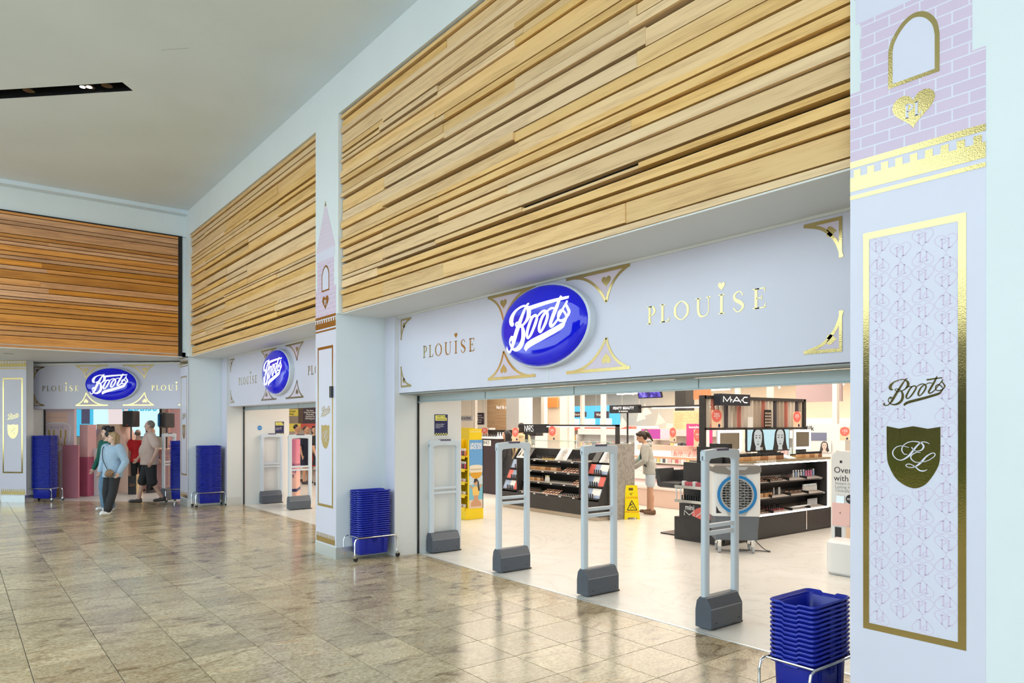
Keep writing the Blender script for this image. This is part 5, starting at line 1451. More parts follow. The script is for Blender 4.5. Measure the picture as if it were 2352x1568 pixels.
tp = [(-.32, 1.10), (-.26, 1.078), (-.12, 1.065), (.12, 1.065), (.26, 1.078), (.32, 1.10), (.318, 1.165), (.29, 1.19), (-.29, 1.19), (-.318, 1.165)]
m.poly(f0, tp, -.41, .012, True); m.build('control_top', CT, ac, bevel=.008)
m = MB(); m.poly(f0, [(-.15, 1.17), (.15, 1.17), (.11, 1.125), (-.11, 1.125)], .0125, .016); m.build('control_panel', CG2, ac)
m = MB(); m.poly(f0, [(-.11, 1.06), (.11, 1.06), (.16, .98), (.26, .80), (.16, .60), (.11, .51), (-.11, .51), (-.16, .60), (-.26, .80), (-.16, .98)], .0, .014); m.build('front_bezel', CG2, ac)
m = MB(); m.fbox(f0, -.04, .04, 1.03, 1.047, .014, .017); m.build('badge', mat('badge_green', (.05, .42, .22), .4), ac)
def annulus(m, fr, cx, cz, r0, r1, d0, d1, n=36):
    for i in range(n):
        a, b_ = 2 * pi * i / n, 2 * pi * (i + 1) / n
        P_ = [fr(cx + r * cos(q), cz + r * sin(q), d) for q in (a, b_) for r in (r0, r1) for d in (d0, d1)]
        m.add(P_, [(1, 3, 7, 5), (0, 1, 5, 4), (2, 6, 7, 3)])
m = MB(); annulus(m, f0, 0, .795, .222, .258, .0, .026); m.build('blue_ring', mat('ring_blue', (.01, .20, .52), .35), ac)
m = MB(); annulus(m, f0, 0, .795, .200, .222, .0, .022); m.build('grille_rim', CG2, ac)
m = MB(); m.poly(f0, arc(0, .795, .205, 0, 2 * pi, 32)[:-1], .012, .0145); m.build('grille_void', DARK, ac)
for k in range(11):
    z = .795 - .175 + k * .035
    hw = math.sqrt(max(.205 ** 2 - (z - .795) ** 2, .0004)) - .006
    m = MB(); m.fbox(f0, -hw, hw, z - .0035, z + .0035, .016, .024); m.build('louvre', CG2, ac)
m = MB()
for k in range(-4, 5):
    x = k * .048
    hz = math.sqrt(.2 ** 2 - x * x) - .004
    m.ribbon(f0, [(x, .795 - hz), (x, .795 + hz)], .004, .0145, .0165, sm=False)
for k in range(-5, 5):
    for s_ in (1, -1):
        pts = []
        for q in range(9):
            x = -.2 + q * .05; z = .795 + k * .05 + s_ * x * .6
            if x * x + (z - .795) ** 2 < .196 ** 2: pts.append((x, z))
        if len(pts) > 1: m.ribbon(f0, [pts[0], pts[-1]], .003, .0145, .016, sm=False)
m.build('grille_lattice', CG2, ac)
m = MB(); m.poly(f0, [(-.27, .64), (-.235, .57), (-.195, .545), (-.27, .54)], .0, .004); m.build('corner_flash', BLACK, ac)
for sx_ in (-.22, .22):
    for sy_ in (-.13, .13):
        m = MB(); m.tube([(sx_ - .014, sy_ - .02, .045), (sx_ + .014, sy_ - .02, .045)], .043, 16); w_ = m.build('caster', CG2, ac, True)
        m = MB(); m.box(sx_ - .024, sx_ + .024, sy_ - .03, sy_ + .03, .085, .17); m.lathe([(.035, 0), (.035, .03)], (sx_, sy_, .155), 12); m.build('caster_fork', CHROME, w_)
m = MB(); m.tube([(.28, .05, .16), (.33, .06, .10), (.42, .02, .02), (.47, -.04, .012), (.44, -.07, .012), (.34, -.02, .012), (.0, .06, .012)], .006, 6, 4); m.build('power_cord', BLACK, ac, True)
ac.location = (-5.83, 8.44, .002); ac.rotation_euler = (0, 0, radians(45))

# ---------------------------------------------------------------- white advertising panel and pedestal at the right
ov = thing('advert_display', 'white rounded advertising panel with pink serum bottle, cut off by the nearest pier', 'display panel', (-4.2, 8.6, 0))
fo2 = FY(8.55)
PANW = mat('panel_white', (.80, .82, .83), .35); OVP = mat('serum_pink', (.88, .58, .55), .3)
m = MB(); m.poly(fo2, [(-4.51, .004), (-3.7, .004), (-3.7, 1.415), (-4.42, 1.415), (-4.475, 1.395), (-4.505, 1.345)], -.06, 0, True); m.build('panel', PANW, ov)
txt('panel_text', 'Overflow\nwith glow', .105, INK, fo2, -4.475, 1.13, ov, .001, 'LEFT', line=.95)
txt('panel_small', 'Instant radiance.\nLasting hydration.\nClinically proven.', .052, GREYP, fo2, -4.46, .975, ov, .001, 'LEFT', line=.85)
m = MB(); m.fbox(fo2, -4.40, -4.37, 1.27, 1.30, 0, .002); m.build('panel_mark', INK, ov)
m = MB(); m.poly(fo2, arc(-4.27, .835, .055, 0, 2 * pi, 18)[:-1], 0, .003); pb = m.build('panel_badge', INK, ov); txt('badge_text', 'BEST', .035, PAPER, fo2, -4.27, .835, pb, .0035)
m = MB(); m.fbox(fo2, -4.49, -4.27, .50, .78, 0, .012); sb_ = m.build('serum_bottle', OVP, ov); m = MB(); m.fbox(fo2, -4.44, -4.34, .78, .87, 0, .010); m.build('bottle_cap', CHROME, sb_)
txt('bottle_mark', 'd', .04, INK, fo2, -4.39, .66, sb_, .0125)
m = MB(); m.fbox(fo2, -4.46, -4.38, .34, .48, 0, .004); m.build('barcode_block', INK, ov)
m = MB(); m.fbox(fo2, -4.45, -4.30, .26, .36, 0, .006); m.build('serum_base', OVP, ov)
portrait(ov, Fr((0, 8.50, 0), (1, 0, 0)), -4.30, -4.0, .29, .50, PEACH, SKINP, mat('hair_brown', (.2, .1, .05), .5))
m = MB(); m.box(-4.36, -3.9, 8.36, 8.55, .265, .285); m.build('ledge', WHITE, ov)
m = MB(); m.rbox(-4.32, -3.85, 8.0, 8.34, .004, .40, .12, 6, .03); tag(m.build('pedestal', WHITE, None, True), 'small white rounded pedestal in front of the white advertising panel', 'pedestal')

# ---------------------------------------------------------------- pink counter behind the shopper
pk = thing('pink_counter', 'long pale pink beauty counter with stepped trays behind the shopper', 'counter', (-9.8, 12.1, 0))
PKB = mat('counter_pink', (.80, .58, .48), .45); PKL = mat('counter_pale', (.86, .72, .66), .4); PKO = mat('counter_orange', (.85, .42, .26), .4)
m = MB(); m.box(-11.2, -8.72, 11.62, 12.6, .004, .39); m.build('base', PKB, pk, bevel=.004)
m = MB(); m.box(-11.25, -8.68, 11.60, 12.6, .365, .40); m.build('base_lip', PKL, pk)
for k, (y, z) in enumerate(((11.63, .40), (11.78, .72), (11.95, 1.02))):
    m = MB(); m.box(-11.2, -8.74, y, 12.55, z, z + .03); sh_ = m.build('tier', PKL, pk)
    m = MB(); m.add([(-11.18, y + .01, z + .032), (-8.76, y + .01, z + .032), (-8.76, y + .30, z + .14), (-11.18, y + .30, z + .14)], [(0, 1, 2, 3)]); m.build('tray', mat('tray_rose', (.84, .66, .66), .35), sh_)
    m = MB(); m.box(-11.2, -8.74, y - .004, y, z - .015, z + .02); m.build('tier_edge', PKO if k == 2 else PAPER, sh_)
m = MB(); m.add([(-8.73, 11.62, .40), (-8.73, 12.6, .40), (-8.73, 12.6, 1.22), (-8.73, 12.1, 1.22)], [(0, 1, 2, 3)]); m.box(-8.74, -8.70, 12.1, 12.6, .4, 1.22); m.build('side_cheek', PKB, pk)
m = MB(); m.box(-11.2, -8.74, 12.45, 12.55, 1.05, 1.27); m.build('back_board', PKB, pk)
for q in range(2):
    row('pink_bottle', PINKB, (-9.85, 12.0 + q * .10, 1.06 + q * .04), (-8.85, 12.0 + q * .10, 1.06 + q * .04), 18, 'peach bottle in the %s rank on the top tier of the pink counter' % ('front', 'back')[q], 'bottle', 'peach bottles, rank %s' % 'ab'[q])
row('lipstick', LIP, (-9.5, 12.28, 1.14), (-8.85, 12.28, 1.14), 16, 'dark lipstick along the back of the pink counter', 'lipstick', 'lipsticks on the pink counter')
for q in range(3):
    row('slim_tube', TUBES, (-9.95, 11.70 + q * .06, .44 + q * .022), (-8.95, 11.70 + q * .06, .44 + q * .022), 14, 'slim white tube leaning in the lowest pink tray, %s rank' % ('front', 'middle', 'back')[q], 'tube', 'tubes in the lowest pink tray %s' % 'abc'[q], tilt=lambda i: (-.9, 0, .5))
row('palette', PANS, (-9.5, 11.88, .80), (-8.9, 11.88, .80), 8, 'dark palette lying on the middle pink tray', 'palette', 'palettes on the pink counter', tilt=lambda i: (.4, 0, .1))
m = MB(); m.fbox(FY(11.95), -10.66, -9.80, 1.40, 1.66, -.05, 0); bs = m.build('advert_box', PKL, pk)
portrait(bs, FY(11.949), -10.63, -10.36, 1.425, 1.635, mat('ad_magenta', (.60, .10, .42), .4), SKINP, HAIRP)
m = MB(); m.fbox(FY(11.949), -10.36, -10.10, 1.425, 1.635, 0, .002); mg = m.build('advert_field', mat('ad_violet', (.55, .08, .45), .4), bs)
m = MB(); m.fbox(FY(11.949), -10.09, -9.83, 1.425, 1.635, 0, .002); m.build('advert_field', mat('ad_lilac', (.80, .68, .82), .4), bs)
m = MB(); m.tube([(-8.80, 12.4, 1.2), (-8.80, 12.4, 2.15)], .035, 4); m.build('header_post', BLACKM, pk)
m = MB(); m.tube([(-11.46, 12.4, .4), (-11.46, 12.4, 2.15)], .03, 4); m.build('header_post', BLACKM, pk)
m = MB(); m.box(-11.48, -8.77, 12.37, 12.43, 2.115, 2.155); hb3 = m.build('header_beam', BLACKM, pk)
m = MB(); m.box(-10.7, -8.85, 12.37, 12.43, 2.095, 2.113); m.build('light_strip', MATS['strip_glow'], hb3)
m = MB(); m.box(-11.95, -11.05, 12.30, 12.42, 2.0, 2.19); nb2 = m.build('name_board', BLACK, hb3)
txt('name_text', 'FENTY BEAUTY', .085, GLYPH, FY(12.30), -11.5, 2.115, nb2, .003, space=1.15, bold=.002)
txt('name_small', 'BY RIHANNA', .045, GLYPH, FY(12.30), -11.5, 2.04, nb2, .003, space=1.1)
m = MB(); m.fbox(FY(12.42), -9.75, -9.10, 1.28, 1.75, 0, .03); hp = tag(m.build('hot_pink_board', mat('hot_pink', (.80, .06, .26), .45)), 'hot pink board standing at the back of the pink counter', 'sign board')
txt('pink_text', 'beautyboardroom', .075, PAPER, FY(12.42), -9.42, 1.68, hp, .031, bold=.002, sx=.95)
m = MB(); m.fbox(FY(11.9), -9.02, -8.80, 1.06, 1.64, -.01, 0); tag(m.build('white_card', PAPER), 'plain white card standing beside the coral disc card', 'card')

# ---------------------------------------------------------------- hanging screen, signs and posts further back
def hang(name, label, cat, fr, s0, s1, z0, z1, m_, d=.05, zt=3.45, text=None, tm=None, size=.1, wires=True, line=1.0):
    t = thing(name, label, cat, fr((s0 + s1) / 2, z0, 0))
    m = MB(); m.fbox(fr, s0, s1, z0, z1, -d, 0); b_ = m.build('board', m_, t)
    if wires:
        for s in (s0 + .1 * (s1 - s0), s1 - .1 * (s1 - s0)):
            m = MB(); m.tube([fr(s, z1, -d / 2), fr(s, zt, -d / 2)], .006, 5); m.build('wire', GREYP, t)
    if text: txt('lettering', text, size, tm or PAPER, fr, (s0 + s1) / 2, (z0 + z1) / 2, b_, .003, line=line, bold=.001)
    return t
SGN = mat('sign_aubergine', (.045, .03, .05), .5)
tvs = hang('ceiling_screen', 'ceiling hung screen glowing violet above the pink counter', 'screen', Fr((0, 13, 0), (1, -.12, 0), (0, .25, 1)), -11.62, -10.96, 1.0, 1.25, BLACK, wires=False)
bpy.data.objects.remove(tvs.children[0], do_unlink=True)
ftv = Fr((-11.3, 13.0, 2.36), (1, 0, 0), (.0, -.28, .96))
m = MB(); m.fbox(ftv, -.36, .36, 0, .25, -.05, 0); tb = m.build('screen_body', BLACK, tvs)
VIO = mat('screen_violet', (.02, .02, .05), .3, emit=(.10, .06, .55), estr=1.0)
nt, nd, ln, b = nodes_of(VIO); tcn = nd.new('ShaderNodeTexCoord'); nn_ = nd.new('ShaderNodeTexNoise'); nn_.inputs['Scale'].default_value = 9
ln.new(tcn.outputs['Object'], nn_.inputs['Vector']); rv = ramp(nd, [(.38, (.015, .01, .12)), (.52, (.10, .05, .6)), (.66, (.35, .30, .9))]); ln.new(nn_.outputs['Fac'], rv.inputs['Fac']); ln.new(rv.outputs['Color'], b.inputs['Emission Color'])
m = MB(); m.fbox(ftv, -.34, .34, .02, .23, 0, .002); m.build('screen_face', VIO, tb)
m = MB(); m.tube([(-11.3, 13.05, 2.45), (-11.3, 13.05, 3.45)], .025, 8); m.build('ceiling_pole', BLACKM, tvs)
hang('directory_sign', 'dark directory sign with white lines at the far left of the shop', 'sign', FY(15), -21.30, -20.86, 1.72, 2.15, SGN, text='Pay here\nClick & Collect\nPharmacy\nDental', size=.075, line=1.1)
hang('category_sign', 'dark category sign reading Electrical before the blue wall', 'sign', FY(18), -19.42, -18.68, 2.0, 2.19, SGN, text='Electrical', size=.13)
hang('category_sign', 'dark category sign reading Wellness, right of the Electrical sign', 'sign', FY(18), -18.24, -17.55, 1.95, 2.19, SGN, text='Wellness', size=.13)
hang('category_sign', 'pale sign reading food and drink at the far left', 'sign', FY(15), -22.6, -21.52, 1.86, 2.05, PAPER, text='FOOD & DRINK', size=.12, tm=NAVY)
hang('hanging_poster', 'orange poster hanging high in front of the beige column', 'poster', FY(16.9), -19.65, -18.98, 2.34, 2.69, mat('poster_orange', (.85, .30, .08), .5))
hang('hanging_poster', 'red and orange portrait poster hanging above the slatted frame', 'poster', FY(16), -12.35, -11.80, 2.42, 2.80, mat('poster_rust', (.72, .22, .10), .5))
hang('hanging_banner', 'mauve patterned panel hanging at the back right', 'panel', FY(17), -9.9, -8.7, 2.3, 2.8, mat('panel_mauve', (.50, .38, .40), .5))
BIM = struct(MB().box(-22.0, -20.7, 16.0, 16.6, .004, 3.45).build('wall_column_wood', OAK))
tb2 = MB(); txt('column_sign', 'No7 & co', .17, GLYPH, FY(15.99), -21.05, 2.36, BIM, .004, bold=.004)
struct(MB().box(-19.50, -18.80, 15, 15.6, .004, 3.45).build('wall_column_grey', WALLW))
struct(MB().box(-19.75, -18.95, 17, 17.7, .004, 3.45).build('wall_column_beige', BEIGE))
struct(MB().box(-13.80, -13.40, 17, 17.4, .004, 3.45).build('wall_column_dark', BLACKM))
m = MB(); m.lathe([(.42, .004), (.42, 2.1), (.40, 2.12)], (-13.0, 16.6, 0), 24); struct(m.build('wall_column_round', OAK, None, True))
PST = mat('post_cream', (.80, .75, .68), .4)
for (x, y, w_) in ((-12.84, 13, .10), (-19.93, 14, .10), (-19.0, 16.3, .16), (-17.38, 16, .09), (-20.2, 16.5, .10), (-16.73, 16, .08), (-8.13, 13.0, .10), (-15.2, 14.5, .08), (-10.6, 15.5, .10), (-7.6, 14.6, .10), (-23.0, 15, .10)):
    m = MB(); m.box(x - w_ / 2, x + w_ / 2, y - w_ / 2, y + w_ / 2, .004, 3.45)
    struct(m.build('trim_post', PST))
BLU = mat('blue_wall_glow', (.05, .3, .6), .5, emit=(.08, .42, .80), estr=.8)
m = MB(); m.box(-26.6, -23.1, 24.2, 24.5, .004, 2.62); bw = tag(m.build('blue_display_wall', BLU), 'glowing blue display wall at the far end of the shop', 'display wall')
m = MB()
for x in (-26.3, -25.2, -24.1): m.box(x, x + .75, 24.17, 24.2, 1.62, 2.0)
m.build('blue_niche', mat('niche_pale', (.5, .75, .9), .5, emit=(.6, .85, 1), estr=1.0), bw)
# shelving islands of the background
GOODC = [(.75, .62, .55), (.80, .76, .70), (.62, .18, .20), (.10, .10, .12), (.55, .66, .72), (.78, .60, .22), (.72, .48, .50), (.30, .42, .30), (.86, .84, .82), (.55, .35, .25)]
GM = [mat('goods_%d' % k, c, .45) for k, c in enumerate(GOODC)]
def gondola(label, x0, x1, y, h, body, hd_col, seed, face='y', shelves=4, z_hd=.16):
    rnd = random.Random(seed)
    fr = FY(y) if face == 'y' else FX(y)
    t = thing('shelf_island', label, 'shelf unit', fr((x0 + x1) / 2, 0, 0))
    m = MB(); m.fbox(fr, x0, x1, .004, h, -.45, -.28); m.fbox(fr, x0 - .02, x0, .004, h, -.45, 0); m.fbox(fr, x1, x1 + .02, .004, h, -.45, 0); m.build('carcass', body, t)
    m = MB(); m.fbox(fr, x0, x1, h, h + z_hd, -.30, -.05); m.build('header', hd_col, t)
    for k in range(shelves):
        z = .18 + (h - .25) * k / shelves
        m = MB(); m.fbox(fr, x0, x1, z - .02, z, -.28, 0); s_ = m.build('shelf', body, t)
        g = MB(); ms = []
        x = x0 + .03
        while x < x1 - .08:
            w_ = rnd.uniform(.05, .13); hh = rnd.uniform(.09, .2)
            g.cur = rnd.randrange(len(GM)); g.fbox(fr, x, x + w_ * .86, z, z + hh, -.2, -.03); x += w_
        go = g.build('goods', GM, s_); go['kind'] = 'stuff'
    return t
CRM = mat('unit_cream', (.80, .72, .64), .5); PNK = mat('unit_pink', (.84, .62, .62), .5); WHT = WHITE
GD = [('cream shelf island with pale header behind the dark stand', -12.0, -9.9, 13.9, 1.45, CRM, PNK, 1), ('white shelf island behind the dark stand, further left', -14.9, -12.7, 14.0, 1.45, WHT, WHT, 2),
      ('white shelf island with dark header at the far left', -18.3, -15.8, 13.2, 1.40, WHT, BLACKM, 3), ('pink shelf island left of the wood column', -22.5, -19.6, 14.3, 1.45, PNK, PAPER, 4),
      ('cream shelf island in the distance before the round wood column', -15.0, -12.4, 18.0, 1.6, CRM, CRM, 5), ('distant white shelf island under the Electrical sign', -20.5, -17.4, 19.0, 1.5, WHT, CORAL, 6),
      ('distant cream shelf island behind the slatted frame', -11.6, -9.0, 17.5, 1.6, CRM, PAPER, 7), ('cream shelf island at the back right with lit header', -9.2, -7.0, 15.2, 1.72, CRM, PAPER, 8),
      ('white shelf island behind the black island', -8.3, -6.7, 13.6, 1.45, WHT, PAPER, 9), ('distant cream shelf island at the far back right', -9.5, -5.5, 20.5, 1.8, CRM, CRM, 10),
      ('far white shelf island before the back wall', -17.0, -13.0, 22.0, 1.7, WHT, PNK, 11), ('far white shelf island before the blue wall', -23.0, -18.5, 21.5, 1.5, WHT, WHT, 12)]
for g_ in GD: gondola(*g_)
# items right of the island
mk = thing('brand_unit', 'white unit with the word Milk and a small poster behind the island', 'display stand', (-7.3, 13.4, 0))
m = MB(); m.box(-7.75, -6.6, 13.2, 13.5, .004, 1.75); m.build('body', WHITE, mk)
txt('unit_text', 'Milk', .13, INK, FY(13.2), -7.42, 1.66, mk, .002, bold=.002)
m = MB(); m.fbox(FY(13.2), -7.50, -7.05, 1.42, 1.58, 0, .004); m.build('poster', mat('dusk_print', (.20, .22, .34), .5), mk)
portrait(mk, FY(13.18), -7.22, -6.95, 1.20, 1.42, PAPER, SKINP, HAIRP)
promo('small coral promotional card on the white unit beside the island', FY(13.195), -6.79, 1.443, .19, .24, '15%')
wc = thing('white_display', 'rounded white display block with pale boxes at the right', 'display stand', (-5.9, 11.9, 0))
m = MB(); m.rbox(-6.15, -5.4, 11.75, 12.2, .004, 1.30, .10, 5); m.build('body', PKL, wc, True)
m = MB(); m.box(-5.98, -5.75, 11.8, 12.0, 1.30, 1.48); m.build('pale_box', mat('box_stone', (.62, .57, .50), .5), wc)
# bunting flags hanging near the pink counter
for k, (x, z) in enumerate(((-12.3, 1.62), (-11.65, 1.92), (-11.3, 1.70), (-12.0, 1.80))):
    f = FY(13 + .1 * k); m = MB(); m.poly(f, [(x, z), (x + .32, z + .08), (x + .10, z + .30)], 0, .004, True)
    m.tube([f(x + .1, z + .3, 0), f(x + .1, 3.45, 0)], .003, 4)
    tag(m.build('bunting_flag', PKL), 'pale triangular flag hung above the pink counter, %s of four' % ('leftmost', 'third', 'rightmost', 'second')[k], 'flag', 'bunting flags')
# ceiling lines of light
LN = mat('ceiling_line', (1, 1, 1), .4, emit=(1, .93, .84), estr=12.0)
k = 0
ORD = ['nearest', 'second', 'third', 'fourth', 'fifth', 'sixth', 'seventh', 'eighth', 'ninth', 'tenth', 'eleventh', 'twelfth', 'thirteenth', 'fourteenth', 'fifteenth', 'sixteenth']
for (x, y) in ((-19.5, 13.0), (-16.5, 13.0), (-13.5, 13.0), (-10.0, 13.2), (-7.0, 13.2), (-18.0, 17), (-15.3, 17), (-11.0, 17), (-8.0, 17), (-20, 21), (-16, 21), (-12, 21), (-8.5, 21)):
    m = MB(); m.box(x, x + 1.3, y, y + .05, 2.92, 2.96)
    lt = m.build('line_light', LN)
    tag(lt, '%s slim line light under the shop ceiling, counting rows from front left' % ORD[k], 'ceiling light', 'line lights of the shop')
    k += 1
    m = MB()
    for q in (.1, 1.2): m.tube([(x + q, y + .025, 2.96), (x + q, y + .025, 3.45)], .004, 4)
    m.build('wire', GREYP, lt)
SPT = mat('spot_glow', (1, 1, 1), .4, emit=(1, .94, .86), estr=18)
rs = random.Random(4)
SPOTS = [(rs.uniform(-23, -5), rs.choice((12.4, 14.6, 16.4, 18.4, 20.2, 22.4))) for k in range(40)]
SPX = [(x / y, y) for x, y in SPOTS]
for x, y in SPOTS:
    m = MB(); m.lathe([(.028, 0), (.04, 0), (.035, .11), (.012, .13), (.006, .45)], (x, y, 2.98), 10)
    s_ = m.build('track_spot', PST); tag(s_, '%s small track spotlight under the shop ceiling, counting from the left' % ordinal(1 + sorted(SPX).index((x / y, y))), 'ceiling light', 'track spotlights of the shop')
    m = MB(); m.lathe([(.026, -.004), (.027, .001)], (x, y, 2.98), 10); m.build('lens', SPT, s_)

# ---------------------------------------------------------------- middle entrance: totem, signs
tt = thing('promo_totem', 'slim rounded pink totem with dark lettering at the middle entrance', 'totem', (-14.85, 5.72, 0))
PKT = mat('totem_pink', (.70, .30, .30), .45)
nt, nd, ln, b = nodes_of(PKT); g_ = nd.new('ShaderNodeTexCoord'); sp_ = nd.new('ShaderNodeSeparateXYZ'); ln.new(g_.outputs['Object'], sp_.inputs[0])
rp = ramp(nd, [(.0, (.72, .42, .32)), (.45, (.74, .40, .34)), (.62, (.62, .20, .28)), (1, (.56, .14, .24))]); dvn = nd.new('ShaderNodeMath'); dvn.operation = 'DIVIDE'; dvn.inputs[1].default_value = 1.45
ln.new(sp_.outputs['Z'], dvn.inputs[0]); ln.new(dvn.outputs[0], rp.inputs['Fac']); ln.new(rp.outputs['Color'], b.inputs['Base Color'])
m = MB(); m.rbox(-.36, .36, -.075, .075, .004, 1.42, .07, 5)
m.xf(Matrix.Translation((-14.85, 5.72, 0)) @ Matrix.Rotation(radians(152), 4, 'Z')); m.build('body', PKT, tt, True)
ftt = Fr((-14.55, 5.56, 0), (.66, .75, 0))
txt('totem_text', 'nium\nuty\nnt', .13, NAVY, ftt, -.07, .78, tt, .026, 'LEFT', line=.9)
m = MB(); m.rbox(-.365, .365, -.08, .08, .33, .39, .075, 5); m.xf(Matrix.Translation((-14.85, 5.72, 0)) @ Matrix.Rotation(radians(152), 4, 'Z')); m.build('navy_band', NAVY, tt, True)
hang('directory_sign', 'dark directory sign with white lines inside the middle entrance', 'sign', FX(-21), 8.36, 8.76, 1.76, 2.31, SGN, text='Pay here\nClick & Collect\nPharmacy\nOpticians &\nHearingcare', size=.062, line=1.0)
hang('hanging_banner', 'narrow brown panel beside the directory sign in the middle entrance', 'panel', FX(-22), 8.60, 8.77, 1.76, 2.33, mat('panel_brown', (.12, .08, .06), .5))
hang('hanging_banner', 'yellow summer sign high inside the middle entrance', 'sign', FX(-23), 8.45, 9.02, 2.01, 2.23, mat('sign_yellow', (.88, .78, .12), .5), text='summer\nshop', size=.09, tm=INK)
hang('hanging_banner', 'second yellow panel lower inside the middle entrance', 'sign', FX(-23), 8.45, 9.05, 1.50, 1.76, MATS['sign_yellow'])
gondola('red and pink shelf unit inside the middle entrance', 8.0, 10.6, -23.6, 1.6, CRM, CORAL, 21, 'x')
gondola('white shelf unit beyond the middle entrance', 5.2, 7.8, -23.6, 1.6, WHT, PNK, 22, 'x')

# ---------------------------------------------------------------- angled entrance: campaign set, screen, speakers
FT = lambda t: Fr(b3(0, t), DG)
PK1 = mat('set_pink', (.72, .42, .42), .5); PK2 = mat('set_rose', (.55, .20, .26), .5); PK3 = mat('set_peach', (.85, .55, .42), .5); PK4 = mat('set_mauve', (.60, .42, .48), .5); PK5 = mat('set_magenta', (.42, .08, .16), .5); MBL = mat('set_marble', (.72, .66, .66), .4)
rp_ = thing('campaign_display', 'pink campaign panel with a gold ROUTE shield beside the tall basket stack', 'display panel', b3(.4, 1.0))
f1 = FT(.98)
m = MB(); m.fbox(f1, -.05, .72, .004, 2.12, -.08, 0); m.build('panel', mat('panel_blush', (.74, .56, .58), .5), rp_)
m = MB(); m.fbox(f1, .46, .86, .004, 1.25, 0, .05); m.build('rose_block', PK2, rp_)
m = MB(); m.fbox(f1, .0, .55, 1.78, 2.02, 0, .003); tp_ = m.build('title_strip', PK3, rp_)
txt('title_text', 'PLOUISE X Boots', .06, PK1, f1, .28, 1.90, tp_, .004)
m = MB(); m.ribbon(f1, [(.0, 1.74), (.58, 1.74), (.60, 1.45), (.57, 1.26), (.42, 1.20), (.30, 1.10), (.18, 1.20), (.03, 1.26), (0, 1.45)], .018, 0, .004, True, 3); m.build('shield_outline', PAPER, rp_)
txt('route_text', 'ROUTE', .10, GREYP, f1, .29, 1.66, rp_, .004, space=1.1)
GPR = mat('gold_print', (.50, .33, .07), .4)
txt('number_text', '11.11', .26, GPR, f1, .29, 1.50, rp_, .004, sx=.95, bold=.008)
txt('number_text', '1.1', .24, GPR, f1, .40, 1.32, rp_, .004, sx=.9, bold=.008)
m = MB(); m.fbox(f1, .25, .34, .02, 1.10, 0, .006); m.build('gold_post', GPR, rp_)
m = MB(); m.fbox(FT(1.35), .57, .78, .004, 1.73, -.3, 0); m.build('tall_block', PK1, rp_, bevel=.004)
m = MB(); m.fbox(FT(1.34), .56, .79, .004, .95, -.32, .005); m.build('tall_block_sleeve', PK5, rp_)
pl_ = thing('marble_plinth', 'pale marbled plinth with printed flowers in front of the campaign house', 'plinth', b3(.85, 1.6))
m = MB(); m.fbox(FT(1.55), .76, 1.02, .004, 1.15, -.3, 0); m.build('body', MBL, pl_)
m = MB()
for k in range(7): m.poly(FT(1.55), arc(.80 + .18 * ((k * 37) % 10) / 10, .15 + .85 * ((k * 53) % 10) / 10, .028, 0, 2 * pi, 9)[:-1], 0, .003)
m.build('flower_print', PK3, pl_)
hs_ = thing('campaign_house', 'peach and pink house shaped set piece behind the two women', 'set piece', b3(.6, 2.4))
fh = FT(2.3)
m = MB(); m.poly(fh, [(-.05, .004), (1.16, .004), (1.16, 1.12), (.92, 1.62), (.30, 1.62), (-.05, 1.12)], -.5, 0, True); m.build('house_front', PK3, hs_)
m = MB(); m.poly(fh, [(.30, 1.62), (.92, 1.62), (.92, 1.74), (.30, 1.74)], -.5, .01, True); m.build('roof_block', mat('set_apricot', (.88, .60, .40), .5), hs_)
m = MB(); m.poly(fh, [(-.05, 1.12), (.30, 1.62), (.40, 1.62), (.05, .90), (-.05, .90)], 0, .004); m.build('roof_side', PK4, hs_)
m = MB(); m.fbox(fh, .25, .85, .2, .95, 0, .006); m.build('house_panel', MBL, hs_)
lw = thing('led_wall', 'large bright cyan screen high in the angled entrance', 'screen', b3(-.5, 4.3))
f4 = FT(4.2)
m = MB(); m.fbox(f4, -1.9, .78, 1.38, 2.95, -.08, -.002); m.build('screen_body', BLACK, lw)
CY = mat('screen_cyan', (.1, .1, .1), .4, emit=(.62, .92, .97), estr=1.0); CY2 = mat('screen_blue', (.1, .1, .1), .4, emit=(.0, .45, .72), estr=1.0)
m = MB(); m.fbox(f4, -1.25, .76, 1.40, 2.93, 0, .002); m.build('screen_field', CY, lw)
m = MB(); m.fbox(f4, -1.88, -1.25, 1.40, 2.93, 0, .002); m.build('screen_field', CY2, lw)
m = MB(); m.fbox(f4, -1.62, -1.36, 1.75, 2.9, .002, .004); m.build('screen_shape', mat('screen_plum', (.02, .01, .03), .4, emit=(.03, .02, .06), estr=1), lw)
m = MB(); m.poly(f4, [(-.78, 1.75), (-.45, 1.68), (-.18, 1.66), (-.12, 2.1), (-.25, 2.5), (-.6, 2.6), (-.8, 2.2)], .002, .004); m.build('screen_figure', mat('screen_cloth', (.1, .1, .1), .4, emit=(.85, .72, .72), estr=.9), lw)
txt('screen_text', 'PLouise', .34, CY2, f4, .15, 2.22, lw, .004, bold=.006, shear=.3)
